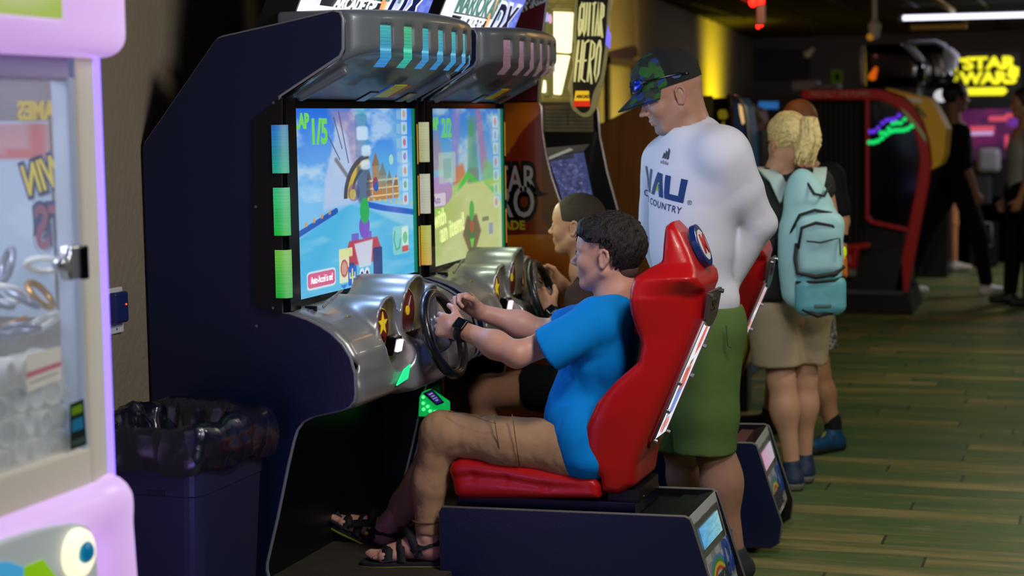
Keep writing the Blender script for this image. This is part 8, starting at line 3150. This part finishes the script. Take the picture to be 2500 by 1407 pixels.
# ------------------------------------------------------------------ space battle cabinet with the yellow sign
def battle():
    Y = 19.2
    t = thing('battle_game_cabinet', 'dark game cabinet with a glowing yellow STAR WARS sign above a pink screen', 'arcade machine', P(2410, 640, Y))
    q = lambda pts, m_, nm, y=Y, d=.05, bev=0., par=None: MB().prism([P(a, b, y) for a, b in pts], (0, d, 0)).build(nm, m_, par or t, bevel=bev)
    q([(2325, 128), (2490, 128), (2494, 238), (2325, 240)], mat('sign_box_black', (30, 28, 16), rough=.5), 'sign_box', d=.3)
    yl = mat('sign_yellow_glow', (240, 236, 40), emit=(240, 232, 36), es=1.0)
    rx = _n((1, 0, 0))
    x0 = P(2340, 160, Y - .02)[0]
    for (s_, y_, xa, sz, ws) in (('STAR', 157, 2352, .172, 1.32), ('WARS', 193, 2345, .172, 1.20)):
        text('sign_lettering', s_, P(xa, y_, Y - .03), (1, 0, 0), (0, 0, 1), sz, yl, t, ext=.012, bold=.008, wscale=ws, space=.98)
    # long feet of the outer letters
    q([(2341, 142), (2362, 142), (2362, 149), (2344, 152)], yl, 'sign_bar', y=Y - .035, d=.02)
    q([(2462, 164), (2487, 164), (2487, 172), (2462, 174)], yl, 'sign_bar', y=Y - .035, d=.02)
    q([(2470, 172), (2487, 172), (2486, 188), (2470, 188)], yl, 'sign_bar', y=Y - .035, d=.02)
    q(roundpts([(2355, 215), (2452, 213), (2460, 222), (2450, 232), (2355, 233)]), yl, 'sign_underbar', y=Y - .03, d=.02)
    q([(2330, 240), (2496, 238), (2500, 262), (2325, 266)], blk, 'ledge', y=Y - .05, d=.3)
    z1 = P(2400, 262, Y)[2]

    def scr(U, V):
        a = Art(U, V, (96, 16, 74))
        a.c = a.grad((50, 16, 70), (140, 20, 90), pn(U, V, 4, 2))
        for u, v, w_, h_ in ((.05, .72, .05, .05), (.1, .6, .03, .1), (.62, .80, .14, .05), (.82, .86, .1, .04), (.35, .62, .22, .05), (.74, .35, .03, .14), (.82, .24, .1, .05), (.18, .26, .03, .05)):
            a.rect(u - w_, v - h_, u + w_, v + h_, (250, 90, 110), .9, .01)
        a.rect(.2, .49, .55, .56, (225, 190, 245), .95, .01)
        a.circ(.85, .72, .1, .08, (130, 60, 220), .6, .6)
        a.circ(.5, .1, .4, .2, (30, 12, 40), .6, .6)
        return a.c
    picture('screen', [P(2336, 392, Y - .02), P(2500, 388, Y - .02), P(2500, 264, Y - .02), P(2336, 268, Y - .02)], 90, 60, scr, paint_mat('lit_pink_screen', emit=.75, rough=.3, diffuse=False), t)
    q([(2320, 262), (2500, 260), (2500, 640), (2330, 640)], blk, 'cabinet_body', y=Y + .02, d=1.0)
    MB().box((P(2330, 600, Y)[0], Y + .02, .02), (P(2500, 600, Y)[0], Y + 1, .7)).build('cabinet_body', blk, t)
    sdfobj('seat_headrest', [bx(P(2414, 392, Y - .5), (.12, .06, .13), .06)], .015, mat('grey_headrest', (130, 128, 134), rough=.5), t)
    q([(2370, 408), (2420, 410), (2420, 500), (2372, 500)], mat('charcoal_seat', (40, 42, 46), rough=.6), 'seat_back', y=Y - .5, d=.12, bev=.02)
    ln = mat('grey_outline', (96, 98, 104), rough=.4)
    g = MB()
    for (a, b) in (((2376, 545), (2420, 545)), ((2420, 545), (2422, 600)), ((2422, 600), (2380, 600)), ((2380, 600), (2376, 545))):
        g.cyl(P(*a, Y - .55), P(*b, Y - .55), .012, 6)
    g.build('seat_frame', ln, t, True)
    MB().box((P(2375, 600, Y)[0], Y - .5, .02), (P(2440, 600, Y)[0], Y - .02, .45)).build('seat_base', blk, t)


def roundpts(p):
    return p


battle()


def extras():
    # green running-figure sign and dark notice boards on the rear wall
    Y = BACK - .03
    t = thing('exit_sign', 'small dim green emergency sign on the rear wall above the red booth', 'sign', P(2042, 185, Y))
    MB().prism([P(a, b, Y) for a, b in ((2030, 172), (2056, 172), (2056, 212), (2030, 212))], (0, .02, 0)).build('sign_plate', mat('dim_green_sign', (62, 74, 16), rough=.5, emit=(60, 80, 10), es=.25), t)
    MB().prism([P(a, b, Y - .004) for a, b in ((2038, 180), (2044, 176), (2049, 182), (2051, 196), (2040, 198), (2036, 190))], (0, .003, 0)).build('sign_figure', mat('sign_black', (14, 16, 10), rough=.6), t)
    o = MB().prism([P(a, b, Y) for a, b in ((1840, 116), (1978, 124), (1978, 200), (1840, 196))], (0, .025, 0)).build('notice_board', mat('dark_notice_board', (52, 44, 46), rough=.7), None)
    tag(o, 'dark board on the rear wall beside the corner with the left wall', 'board')
    c = P(1972, 132, 20.5)
    o = thing('wall_spotlight', 'small pale spotlight on the rear wall by the dark board', 'spotlight', c)
    sdfobj('head', [rc(c, c + (.05, .0, .05), .05, .03)], .015, mat('pale_grey_plastic', (150, 145, 140), rough=.5), o)
    MB().cyl(c, (c[0], c[1], CEIL), .012, 8).build('stem', blk, o, True)
    # pale machine top and dim blue sign left of the booth
    Y = 15.5
    t = thing('dark_arcade_cabinet', 'dark arcade cabinet with a blue lit strip, behind the blonde woman', 'arcade machine', P(1900, 700, Y))
    MB().box((P(1845, 245, Y)[0], Y, .02), (P(1950, 245, Y)[0], Y + .8, P(1900, 232, Y)[2])).build('cabinet_body', mat('near_black_red', (22, 14, 16), rough=.5), t)
    MB().prism([P(a, b, Y - .02) for a, b in ((1852, 248), (1900, 248), (1900, 266), (1852, 266))], (0, .015, 0)).build('blue_sign', mat('blue_lit_sign', (50, 110, 170), emit=(40, 110, 180), es=.6), t)
    sdfobj('pale_top', [bx(P(1968, 210, Y), (.12, .1, .05), .03)], .015, mat('pale_machine_top', (140, 136, 140), rough=.5), t)
    MB().box((P(1950, 220, Y)[0], Y - .1, .02), (P(1985, 220, Y)[0], Y + .1, P(1968, 220, Y)[2])).build('cabinet_side', blk, t)
    t = thing('red_arcade_cabinet', 'dark red cabinet with an orange lit curve, just left of the blonde hair', 'arcade machine', P(1845, 700, 12.3))
    Y = 12.6
    MB().prism([P(a, b, Y) for a, b in ((1830, 262), (1842, 270), (1850, 300), (1852, 700), (1830, 700))], (0, .5, 0)).build('side_panel', mat('dark_red_laminate', (104, 22, 20), rough=.4), t)
    MB().box((P(1832, 600, Y)[0], Y + .02, .02), (P(1852, 600, Y)[0], Y + .5, 1.2)).build('cabinet_body', blk, t)
    MB().tube([P(a, b, Y - .03) for a, b in ((1822, 254), (1838, 260), (1852, 278), (1858, 300))], .02, 8).build('edge', mat('olive_edge', (100, 96, 60), rough=.4), t, True)
    # dark consoles seen through the walkers' legs
    Y = 20.5
    t = thing('low_console', 'low dark game console against the rear wall at the far right', 'arcade machine', P(2470, 640, Y))
    MB().box((P(2440, 600, Y)[0], Y, .0), (P(2560, 600, Y)[0], Y + .8, .75)).build('console_body', blk, t, bevel=.02)
    t = thing('low_console', 'low dark game console behind the walking person in black', 'arcade machine', P(2260, 640, Y))
    MB().box((P(2235, 600, Y)[0], Y, .0), (P(2330, 600, Y)[0], Y + .8, .6)).build('console_body', blk, t, bevel=.02)


extras()
